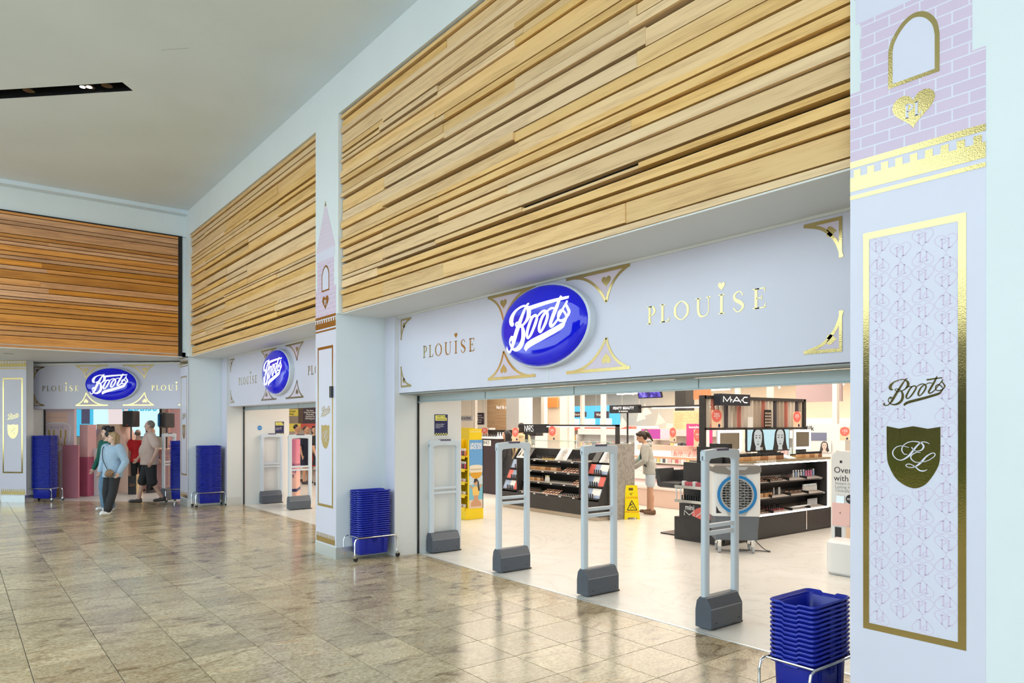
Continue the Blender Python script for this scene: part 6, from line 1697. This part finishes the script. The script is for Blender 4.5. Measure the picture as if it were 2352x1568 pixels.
for k, (s, t_, z0, z1, lab) in enumerate(((1.10, 2.5, 1.67, 2.08, 'black loudspeaker on a stand before the cyan screen'), (1.75, 3.0, 1.65, 2.04, 'black loudspeaker lit blue on its side, right of the cyan screen'))):
    c = b3(s, t_)
    sp1 = thing('loudspeaker', lab, 'loudspeaker', c)
    m = MB(); m.rbox(-.155, .155, -.15, .15, z0, z1, .05, 4, .02); m.xf(Matrix.Translation(c) @ Matrix.Rotation(radians(45 + (0 if k == 0 else -25)), 4, 'Z')); m.build('cabinet', BLACKM, sp1, True)
    m = MB(); m.tube([c + Vector((0, 0, .35)), c + Vector((0, 0, z0))], .018, 8); m.build('pole', BLACK, sp1)
    for q in range(3):
        a = q * 2.1 + .4
        m = MB(); m.tube([c + Vector((0, 0, .75)), c + Vector((.30 * cos(a), .30 * sin(a), .02))], .012, 6); m.build('leg', BLACK, sp1)
    fd = Fr(c + Vector((0, 0, 0)), DG)
    m = MB(); m.fbox(fd, -.02, .02, z0 + .04, z0 + .06, .151, .155); m.build('badge', RED, sp1)
    if k == 1:
        m = MB(); m.fbox(fd, -.15, -.10, z0 + .04, z1 - .04, .10, .152); m.build('blue_lit_side', mat('blue_light_tint', (.02, .22, .55), .4), sp1)  # blue light on the cabinet side, put in as a coloured block
ca = thing('campaign_counter', 'long pink campaign counter with panel mouldings behind the man', 'counter', b3(1.7, 3.0))
f5 = FT(2.85)
m = MB(); m.fbox(f5, .95, 3.0, .004, 1.05, -.6, 0); m.build('body', PK1, ca)
m = MB(); m.fbox(f5, .93, 3.02, 1.05, 1.10, -.62, .03); m.build('top', PK3, ca)
for k in range(4):
    s0 = 1.0 + k * .5
    m = MB()
    for q in ((s0, s0 + .44, .12, .15), (s0, s0 + .44, .90, .93), (s0, s0 + .03, .15, .90), (s0 + .41, s0 + .44, .15, .90)): m.fbox(f5, *q, 0, .015)
    m.build('moulding', PK3, ca)
bw_ = thing('campaign_backdrop', 'pink panelled backdrop right of the cyan screen', 'backdrop', b3(1.8, 4.5))
m = MB(); m.fbox(FT(4.4), .80, 3.2, .004, 2.6, -.08, 0); m.build('board', PK1, bw_)
for s0 in (.9, 1.6, 2.3):
    m = MB()
    for q in ((s0, s0 + .55, 1.15, 1.19), (s0, s0 + .55, 2.2, 2.24), (s0, s0 + .04, 1.19, 2.2), (s0 + .51, s0 + .55, 1.19, 2.2)): m.fbox(FT(4.4), *q, 0, .02)
    m.build('moulding', PK3, bw_)
ab = thing('sandwich_board', 'small dark sandwich board with gold script behind the man', 'sandwich board', b3(1.55, 1.9))
m = MB(); m.fbox(FT(1.9), 1.44, 1.66, .004, .46, -.04, 0); p_ = m.build('board', BLACKM, ab)
m = MB(); m.fbox(FT(1.9), 1.66, 1.70, .004, .5, -.2, .0); m.build('wood_leg', OAK, ab)
m = MB(); draw_logo(m, FT(1.9), 1.55, .24, .18, 0, .003); m.build('gold_script', GOLD, p_)
dup(gate, tuple(b3(3.12, .98, .002)), radians(45), 'security gate leaning into view at the angled entrance behind the man', 'gate of the angled entrance')
# ---------------------------------------------------------------- people
def blob(name, prims, voxel, m_, parent=None, smooth=4):
    """one continuous skin grown over tapered limbs and lofted rings"""
    g = MB()
    for q in prims:
        if q[0] == 'cap':
            _, p0, p1, r0, r1 = q
            p0, p1 = Vector(p0), Vector(p1)
            d = p1 - p0
            L = d.length
            if L < 1e-5: d = Vector((0, 0, 1)); L = 1e-5
            d = d / L
            pts, rs = [], []
            for k in range(5):
                a = pi / 2 * (1 - k / 4); pts.append(p0 - d * r0 * sin(a)); rs.append(max(r0 * cos(a), r0 * .05))
            for k in range(1, 4):
                pts.append(p0 + d * L * k / 4); rs.append(r0 + (r1 - r0) * k / 4)
            for k in range(5):
                a = pi / 2 * k / 4; pts.append(p1 + d * r1 * sin(a)); rs.append(max(r1 * cos(a), r1 * .05))
            g.tube(pts, rs, 12)
        elif q[0] == 'ell':
            g.sphere(q[1], *q[2], seg=16, rings=10, M=q[3] if len(q) > 3 else None)
        elif q[0] == 'loft':
            vs, fs = [], []
            N = 20; R_ = q[1]
            for (c, rx, ry) in R_:
                for j in range(N):
                    a = 2 * pi * j / N; vs.append((c[0] + rx * cos(a), c[1] + ry * sin(a), c[2]))
            n = len(R_)
            fs = [(i * N + j, i * N + (j + 1) % N, (i + 1) * N + (j + 1) % N, (i + 1) * N + j) for i in range(n - 1) for j in range(N)]
            fs += [tuple(range(N))[::-1], tuple((n - 1) * N + j for j in range(N))]
            g.add(vs, fs)
    o = g.build(name, m_)
    md = o.modifiers.new('r', 'REMESH'); md.mode = 'VOXEL'; md.voxel_size = voxel
    ms = o.modifiers.new('s', 'SMOOTH'); ms.factor = .5; ms.iterations = smooth
    dg = bpy.context.evaluated_depsgraph_get()
    me = bpy.data.meshes.new_from_object(o.evaluated_get(dg))
    old = o.data; o.modifiers.clear(); o.data = me; bpy.data.meshes.remove(old)
    me.polygons.foreach_set('use_smooth', [True] * len(me.polygons))
    if not me.materials: me.materials.append(m_)
    if parent is not None: keep(o, parent)
    return o

def hand_prims(w, d, side, curl=.35, sc=1.0):
    """palm and five fingers; w wrist, d pointing direction, side the direction of the thumb"""
    d = Vector(d).normalized(); s = Vector(side); s = (s - d * s.dot(d)).normalized(); n = d.cross(s)
    w = Vector(w)
    pr = [('cap', w, w + d * .035 * sc, .022 * sc, .026 * sc)]
    for k, (off, L) in enumerate(((.024, .062), (.008, .072), (-.008, .067), (-.024, .052))):
        b = w + d * .075 * sc + s * off * sc
        pr.append(('cap', w + d * .02 * sc + s * off * .7 * sc, b, .013 * sc, .011 * sc))
        k1 = b + (d * cos(curl) + n * sin(curl)) * L * .5 * sc
        k2 = k1 + (d * cos(curl * 2.2) + n * sin(curl * 2.2)) * L * .5 * sc
        pr += [('cap', b, k1, .0095 * sc, .0088 * sc), ('cap', k1, k2, .0088 * sc, .0075 * sc)]
    t0 = w + d * .02 * sc + s * .022 * sc
    t1 = t0 + (d * .6 + s * .75).normalized() * .038 * sc
    t2 = t1 + (d * .9 + s * .25 + n * .3).normalized() * .032 * sc
    pr += [('cap', t0, t1, .013 * sc, .011 * sc), ('cap', t1, t2, .011 * sc, .008 * sc)]
    return pr

def person(label, loc, rz, P):
    """P: joint positions and clothes, local frame facing -y, feet at z=0"""
    t = thing('person', label, 'person', loc, rz)
    base = bpy.data.objects.new('tmp', None)
    S_ = P.get('scale', 1.0); F = P.get('fat', 1.0); vx = P.get('voxel', .010)
    lean = P.get('lean', 0.0); yaw = P.get('head_yaw', 0.0); pitch = P.get('head_pitch', 0.0)
    def J(x, y, z):
        # upper body leans forward about the hips
        if z > .95:
            h = z - .95; y2 = y * cos(lean) - h * sin(lean); z2 = .95 + h * cos(lean) + (-y) * 0; return Vector((x, y2, z2))
        return Vector((x, y, z))
    sh = {s: J(s * .18 * (1 + (F - 1) * .5), .0, 1.42) for s in (-1, 1)}
    el = {s: J(*P.get('elbow%+d' % s, (s * .26, .03, 1.13))) for s in (-1, 1)}
    wr = {s: J(*P.get('wrist%+d' % s, (s * .27, -.06, .88))) for s in (-1, 1)}
    hp = {s: Vector((s * .09, 0, .90)) for s in (-1, 1)}
    kn = {s: Vector(P.get('knee%+d' % s, (s * .10, -.02, .48))) for s in (-1, 1)}
    an = {s: Vector(P.get('ankle%+d' % s, (s * .10, .02, .085))) for s in (-1, 1)}
    toe = {s: Vector(P.get('toe%+d' % s, (s * .02, -.15, -.045))) for s in (-1, 1)}
    hc = J(0, -.01, 1.64) + Vector(P.get('head_off', (0, 0, 0)))
    HM = (Matrix.Rotation(yaw, 4, 'Z') @ Matrix.Rotation(pitch, 4, 'X')).to_3x3()
    H = lambda x, y, z: hc + HM @ Vector((x, y, z))
    belly = P.get('belly', 0.0)
    tor = lambda gx, gy, g: [(J(0, 0 + yo, z), rx * F * gx + g, ry * F * gy + g) for (z, rx, ry, yo) in ((.86, .155, .115, .0), (.96, .165, .12, .0), (1.06, .15, .11, -.01), (1.16, .15, .108, -.015), (1.28, .165, .115, -.01), (1.38, .172, .105, .0), (1.44, .13, .085, .0), (1.485, .07, .06, .0))]
    bp = [('loft', [(c, rx, ry) for c, rx, ry in tor(1, 1, 0)])]
    if belly: bp.append(('ell', J(0, -.07 - belly * .3, 1.10), (.14 * F, .10 + belly, .16)))
    for s in (-1, 1):
        bp += [('cap', hp[s], kn[s], .082 * F, .054), ('cap', kn[s], an[s], .054, .036), ('cap', kn[s].lerp(an[s], .25) + Vector((0, .015, 0)), kn[s].lerp(an[s], .45) + Vector((0, .015, 0)), .050, .044)]
        bp += [('cap', an[s], an[s] + Vector((0, 0, -.05)), .034, .03), ('cap', an[s] + Vector((0, .02, -.05)), an[s] + toe[s], .032, .026)]
        bp += [('cap', sh[s], el[s], .050 * F, .040), ('cap', el[s], wr[s], .042, .027)]
        dh = (wr[s] - el[s]).normalized()
        bp += hand_prims(wr[s], P.get('hand%+d' % s, dh), P.get('thumb%+d' % s, (0, -1, 0.1)), P.get('curl', .35))
    bp += [('cap', J(0, .01, 1.44), hc + HM @ Vector((0, .015, -.06)), .052, .048), ('ell', H(0, .012, .025), (.073, .092, .098), HM), ('ell', H(0, -.022, -.045), (.055, .062, .066), HM),
           ('cap', H(0, -.078, .02), H(0, -.102, -.018), .009, .013), ('ell', H(0, -.076, -.052), (.024, .012, .010), HM), ('ell', H(0, -.068, -.088), (.022, .018, .016), HM),
           ('ell', H(0, -.072, .038), (.052, .016, .012), HM)]
    for s in (-1, 1): bp += [('ell', H(s * .074, .012, -.01), (.010, .020, .030), HM)]
    skin = P.get('skin', SKIN)
    tmp = Matrix.Translation(Vector(loc)) @ Matrix.Rotation(rz, 4, 'Z') @ Matrix.Scale(S_, 4)
    def put(o):
        o.data.transform(tmp); keep(o, t); return o
    put(blob('body', bp, vx, skin))
    # eyes and lips
    for s in (-1, 1):
        e = MB(); e.sphere(H(s * .030, -.076, .012), .011, .006, .006, 8, 6, HM); put(e.build('eye', mat('eye_dark', (.03, .02, .02), .3)))
    e = MB(); e.sphere(H(0, -.084, -.052), .020, .005, .006, 8, 6, HM); put(e.build('lips', mat('lip_skin', (.45, .18, .16), .5)))
    C_ = P['top']
    tp = [('loft', [(c, rx, ry) for c, rx, ry in tor(1.0, 1.0, .016)][(0 if C_.get('long') else 1):-1] + [(J(0, 0, 1.47), .085 * F, .075 * F)])]
    if C_.get('long'):
        tp.append(('loft', [(J(0, -.005, z), rx * F, ry * F) for z, rx, ry in ((C_['long'], .20, .155), (.90, .19, .150), (1.0, .182, .145), (1.12, .172, .135))]))
    if belly: tp.append(('ell', J(0, -.07 - belly * .3, 1.10), (.155 * F, .115 + belly, .19)))
    sl = C_.get('sleeve', 1.0)
    for s in (-1, 1):
        w_ = C_.get('loose', 1.0)
        if sl <= .5:
            e1 = sh[s].lerp(el[s], sl * 1.6); tp += [('cap', sh[s], e1, .064 * F * w_, .064 * w_)]
        else:
            e1 = el[s].lerp(wr[s], (sl - .5) * 2 * .92); tp += [('cap', sh[s], el[s], .064 * F * w_, .054 * w_), ('cap', el[s], e1, .054 * w_, .042 * w_)]
    if C_.get('hood'): tp += [('ell', J(0, .075, 1.46), (.12, .07, .055)), ('cap', J(-.07, -.02, 1.46), J(.07, -.02, 1.46), .035, .035)]
    if C_.get('collar'): tp += [('cap', J(-.05, -.045, 1.475), J(.05, -.045, 1.475), .02, .02), ('cap', J(-.06, .03, 1.49), J(.06, .03, 1.49), .02, .02)]
    put(blob('top_garment', tp, vx * 1.1, C_['mat']))
    B_ = P['bottom']
    bt = [('loft', [(Vector((0, 0, z)), rx * F, ry * F) for z, rx, ry in ((.82, .165, .125), (.92, .172, .130), (1.0, .168, .126), (1.04, .160, .120))])]
    ln_ = B_['len']
    for s in (-1, 1):
        if B_.get('skirt'): continue
        if ln_ <= .5:
            bt += [('cap', hp[s], hp[s].lerp(kn[s], ln_ * 2), .098 * F, B_.get('hem', .085))]
        else:
            bt += [('cap', hp[s], kn[s], .098 * F, B_.get('kneew', .072)), ('cap', kn[s], kn[s].lerp(an[s], (ln_ - .5) * 2), B_.get('kneew', .072), B_.get('hem', .06))]
    if B_.get('skirt'): bt.append(('loft', [(Vector((0, 0, z)), rx, ry) for z, rx, ry in ((B_['skirt'], .21, .17), (.8, .19, .15), (1.0, .165, .12))]))
    put(blob('trousers' if ln_ > .5 else 'shorts', bt, vx * 1.1, B_['mat']))
    for s in (-1, 1):
        a = an[s]
        so = blob('shoe', [('cap', a + Vector((0, .03, -.045)), a + toe[s] * .98 + Vector((0, 0, .008)), .042, .036), ('cap', a + Vector((0, .03, -.01)), a + Vector((0, -.03, -.03)), .04, .04), ('ell', a + toe[s] + Vector((0, 0, .004)), (.040, .045, .03))], vx, P['shoes'])
        put(so)
        if P.get('sandal'):
            pass
    hr = [('ell', H(0, .030, .048), (.083, .092, .088), HM)] if P.get('hair') else []
    hm_ = P.get('hairmat')
    kind = P.get('hair')
    if kind == 'pony':
        hr = [('ell', H(0, .030, .042), (.085, .095, .092), HM), ('cap', H(0, .06, .0), H(0, .07, -.04), .075, .055), ('cap', H(0, .10, .06), H(0, .17, .0), .04, .038), ('cap', H(0, .17, .0), H(.02, .19, -.17), .038, .016), ('cap', H(-.045, -.045, .092), H(.045, -.045, .092), .032, .032)]
    elif kind == 'bob':
        hr += [('cap', H(s * .066, .055, .03), H(s * .070, .055, -.10), .034, .026) for s in (-1, 1)] + [('cap', H(0, .09, .02), H(0, .085, -.11), .06, .05), ('cap', H(-.05, -.045, .10), H(.05, -.045, .10), .026, .026)]
    elif kind == 'curly':
        rr_ = random.Random(3)
        for k in range(60):
            a = rr_.uniform(0, 2 * pi); z = rr_.uniform(-.17, .12)
            if abs(a - 1.5 * pi) < 1.0 and z < .085: continue
            r = .085 + max(0, -z) * .12
            hr.append(('ell', H(r * cos(a), .03 + r * sin(a) * 1.05, z), (.040, .040, .040)))
    elif kind == 'short':
        hr = [('ell', H(0, .032, .045), (.079, .090, .086), HM)]
    elif kind == 'long':
        hr += [('cap', H(s * .068, .03, .03), H(s * .08, .045, -.24), .036, .03) for s in (-1, 1)] + [('cap', H(0, .09, .02), H(0, .10, -.26), .065, .05)]
    elif kind == 'cropped':
        hr = [('ell', H(0, .022, .030), (.0765, .0905, .0945), HM)]
    elif kind == 'balding':
        hr = [('ell', H(0, .045, .012), (.078, .074, .060), HM)]
    if hr: put(blob('hair', hr, vx, hm_))
    return t, J, H, put

HB = soft_noise(mat('hair_dark_brown', (.035, .018, .010), .5), 60, .4); HBL = soft_noise(mat('hair_blond', (.34, .22, .11), .5), 60, .3); HBK = mat('hair_black', (.012, .010, .010), .45); HGR = soft_noise(mat('hair_grey', (.16, .13, .11), .6), 60, .3)
HOOD = soft_noise(mat('hoodie_grey', (.46, .45, .41), .8), 10, .08, .3, 120); DEN = soft_noise(mat('denim_pale', (.55, .62, .70), .8), 25, .1); TEE = soft_noise(mat('tee_sand', (.55, .41, .36), .85), 8, .05, .2, 90)
SHB = soft_noise(mat('shirt_blue', (.33, .45, .58), .8), 20, .07, .2, 120); BLK = mat('cloth_black', (.018, .018, .021), .8); GRN = mat('cloth_green', (.0, .085, .062), .8); JEAN = soft_noise(mat('jeans_blue', (.12, .22, .33), .8), 20, .1); TRN = mat('trainer_white', (.78, .78, .77), .5); SAND = mat('sandal_brown', (.16, .085, .045), .6); SHD = mat('shoe_dark', (.06, .05, .05), .6)
SKF = soft_noise(mat('skin_fair', (.68, .43, .33), .5), 20, .05); SKT = soft_noise(mat('skin_tan', (.60, .33, .21), .5), 20, .05); SKM = soft_noise(mat('skin_man', (.56, .34, .26), .5), 20, .05)

# shopper at the stand
t, J, H, put = person('shopper in pale grey hoodie and denim shorts bending over the grey stand', (-9.20, 10.60, .002), radians(-48), dict(scale=.925, lean=.20, head_yaw=0, head_pitch=.42, head_off=(0, -.05, -.02), skin=SKT,
    **{'elbow-1': (-.24, -.14, 1.18), 'wrist-1': (-.17, -.36, 1.06), 'elbow+1': (.25, -.08, 1.14), 'wrist+1': (.15, -.33, .98), 'knee-1': (-.09, -.02, .48), 'knee+1': (.11, .0, .48), 'ankle-1': (-.10, -.04, .085), 'ankle+1': (.12, .04, .085)},
    top=dict(mat=HOOD, sleeve=1.0, hood=True, loose=1.2, long=.84), bottom=dict(mat=DEN, len=.30, hem=.098), shoes=SAND, hair='pony', hairmat=HB))
m = MB()
m.tube([J(-.10, .10, 1.47), J(-.13, -.06, 1.46), J(-.03, -.145, 1.28), J(.10, -.15, 1.10), J(.17, -.08, 1.0)], .012, 6, 5)
put(m.build('bag_strap', BLK))
m = MB(); c = J(-.10, -.17, 1.17); m.cbox(c, .10, .05, .13); put(m.build('teal_pouch', mat('pouch_teal', (.10, .45, .42), .5), bevel=.01))

# man walking
t, J, H, put = person('man in sand coloured t-shirt and black shorts walking past the far entrance', (-17.30, 3.38, .002), radians(-3), dict(scale=1.035, fat=1.20, belly=.025, head_yaw=-.40, skin=SKM,
    **{'elbow-1': (-.37, -.02, 1.16), 'wrist-1': (-.42, -.18, .93), 'elbow+1': (.36, .09, 1.15), 'wrist+1': (.36, -.02, .90), 'knee-1': (-.10, -.12, .49), 'ankle-1': (-.12, -.20, .085), 'knee+1': (.10, .02, .48), 'ankle+1': (.11, .22, .115), 'toe+1': (.02, -.14, -.06)},
    top=dict(mat=TEE, sleeve=.42, loose=1.25, long=.82), bottom=dict(mat=BLK, len=.53, kneew=.10, hem=.105), shoes=SHD, hair='cropped', hairmat=HGR))
# woman in denim shirt
t, J, H, put = person('woman in pale blue shirt and black trousers with a patterned shoulder bag', (-15.62, 2.40, .002), radians(30), dict(scale=.90, fat=1.16, head_yaw=-.85, skin=SKF,
    **{'elbow-1': (-.30, .0, 1.13), 'wrist-1': (-.26, -.10, .92), 'elbow+1': (.33, .04, 1.13), 'wrist+1': (.31, -.10, .90), 'knee-1': (-.10, -.07, .48), 'ankle-1': (-.10, -.02, .085), 'knee+1': (.10, -.08, .48), 'ankle+1': (.08, -.20, .09)},
    top=dict(mat=SHB, sleeve=1.0, loose=1.35, long=.80, collar=True), bottom=dict(mat=BLK, len=.95, kneew=.088, hem=.082), shoes=TRN, hair='bob', hairmat=HBL))
m = MB(); m.tube([J(-.15, .06, 1.47), J(-.16, -.10, 1.44), J(-.05, -.20, 1.2), J(.10, -.215, .98)], .008, 6, 5); put(m.build('bag_strap', BLK))
BAG = soft_noise(mat('bag_leopard', (.22, .12, .06), .6), 45, .8)
bg_ = blob('shoulder_bag', [('ell', J(.17, -.215, .90), (.12, .05, .085)), ('ell', J(.12, -.22, .87), (.08, .045, .06))], .01, BAG); put(bg_)
# woman in green
person('woman in dark green top and blue jeans with curly black hair', (-16.28, 2.40, .002), radians(22), dict(scale=.955, head_yaw=-.5, skin=SKF,
    **{'elbow-1': (-.28, .0, 1.12), 'wrist-1': (-.32, -.10, .88), 'knee-1': (-.10, -.03, .48), 'knee+1': (.10, -.03, .48)},
    top=dict(mat=GRN, sleeve=1.0, loose=1.15, long=.88), bottom=dict(mat=JEAN, len=.96, kneew=.085, hem=.085), shoes=TRN, hair='curly', hairmat=HBK))
# people further back
C0 = b3(.98, 2.62); C1 = b3(1.12, 2.95)
FAR = dict(voxel=.016)
person('person in a red shirt standing between the campaign house and the screen', tuple(b3(1.32, 2.45, .002)), radians(-120), dict(scale=.91, skin=SKM, top=dict(mat=mat('shirt_red', (.55, .01, .015), .8), sleeve=.42, loose=1.2, long=.85), bottom=dict(mat=BLK, len=.95), shoes=SHD, hair='balding', hairmat=HGR, **FAR))
person('person with long black hair beside the one in the red shirt', tuple(b3(1.72, 2.40, .002)), radians(140), dict(scale=.95, skin=SKT, top=dict(mat=BLK, sleeve=1.0, long=.85), bottom=dict(mat=BLK, len=.95), shoes=SHD, hair='long', hairmat=HBK, **FAR))
person('person in a beige jacket and dark hair before the tall black counter', (-13.62, 10.95, .004), radians(200), dict(scale=1.0, skin=SKT, head_pitch=.25, top=dict(mat=mat('jacket_beige', (.62, .48, .28), .8), sleeve=1.0, hood=True, long=.85), bottom=dict(mat=BLK, len=.95), shoes=SHD, hair='short', hairmat=HB, **FAR))
person('person in a black hooded coat beside the tall black counter', (-13.45, 10.35, .004), radians(-60), dict(scale=.90, skin=SKT, top=dict(mat=BLK, sleeve=1.0, hood=True, long=.6), bottom=dict(mat=BLK, len=.95), shoes=SHD, hair='long', hairmat=HBK, **FAR))
person('person in grey with a dark backpack inside the middle entrance', (-20.75, 8.05, .004), radians(150), dict(scale=.98, skin=SKT, top=dict(mat=mat('top_grey', (.25, .25, .26), .8), sleeve=.42, long=.85), bottom=dict(mat=BLK, len=.95), shoes=SHD, hair='short', hairmat=HBK, **FAR))
t, J, H, put = person('person in navy with a cream shoulder bag inside the middle entrance', (-19.9, 8.0, .004), radians(120), dict(scale=.95, skin=SKT, top=dict(mat=mat('top_navy', (.02, .025, .05), .8), sleeve=.45, long=.8), bottom=dict(mat=mat('skirt_navy', (.02, .025, .05), .8), len=.3, skirt=.55), shoes=SHD, hair='short', hairmat=HB, **FAR))
b_ = blob('cream_bag', [('ell', J(.20, .16, 1.08), (.10, .06, .13)), ('cap', J(.18, .14, 1.1), J(.12, .06, 1.45), .012, .012)], .014, mat('bag_cream', (.72, .62, .45), .6)); put(b_)
person('person with long brown hair in a black dress inside the middle entrance', (-19.3, 8.12, .004), radians(130), dict(scale=.96, skin=SKT, top=dict(mat=BLK, sleeve=.42, long=.8), bottom=dict(mat=BLK, len=.3, skirt=.60), shoes=BLK, hair='long', hairmat=HBL, **FAR))
person('person in a red skirt at the far side inside the middle entrance', (-20.4, 8.45, .004), radians(60), dict(scale=.95, skin=SKF, top=dict(mat=BLK, sleeve=1.0, long=.85), bottom=dict(mat=mat('skirt_red', (.5, .03, .03), .8), len=.3, skirt=.5), shoes=SHD, hair='bob', hairmat=HB, **FAR))
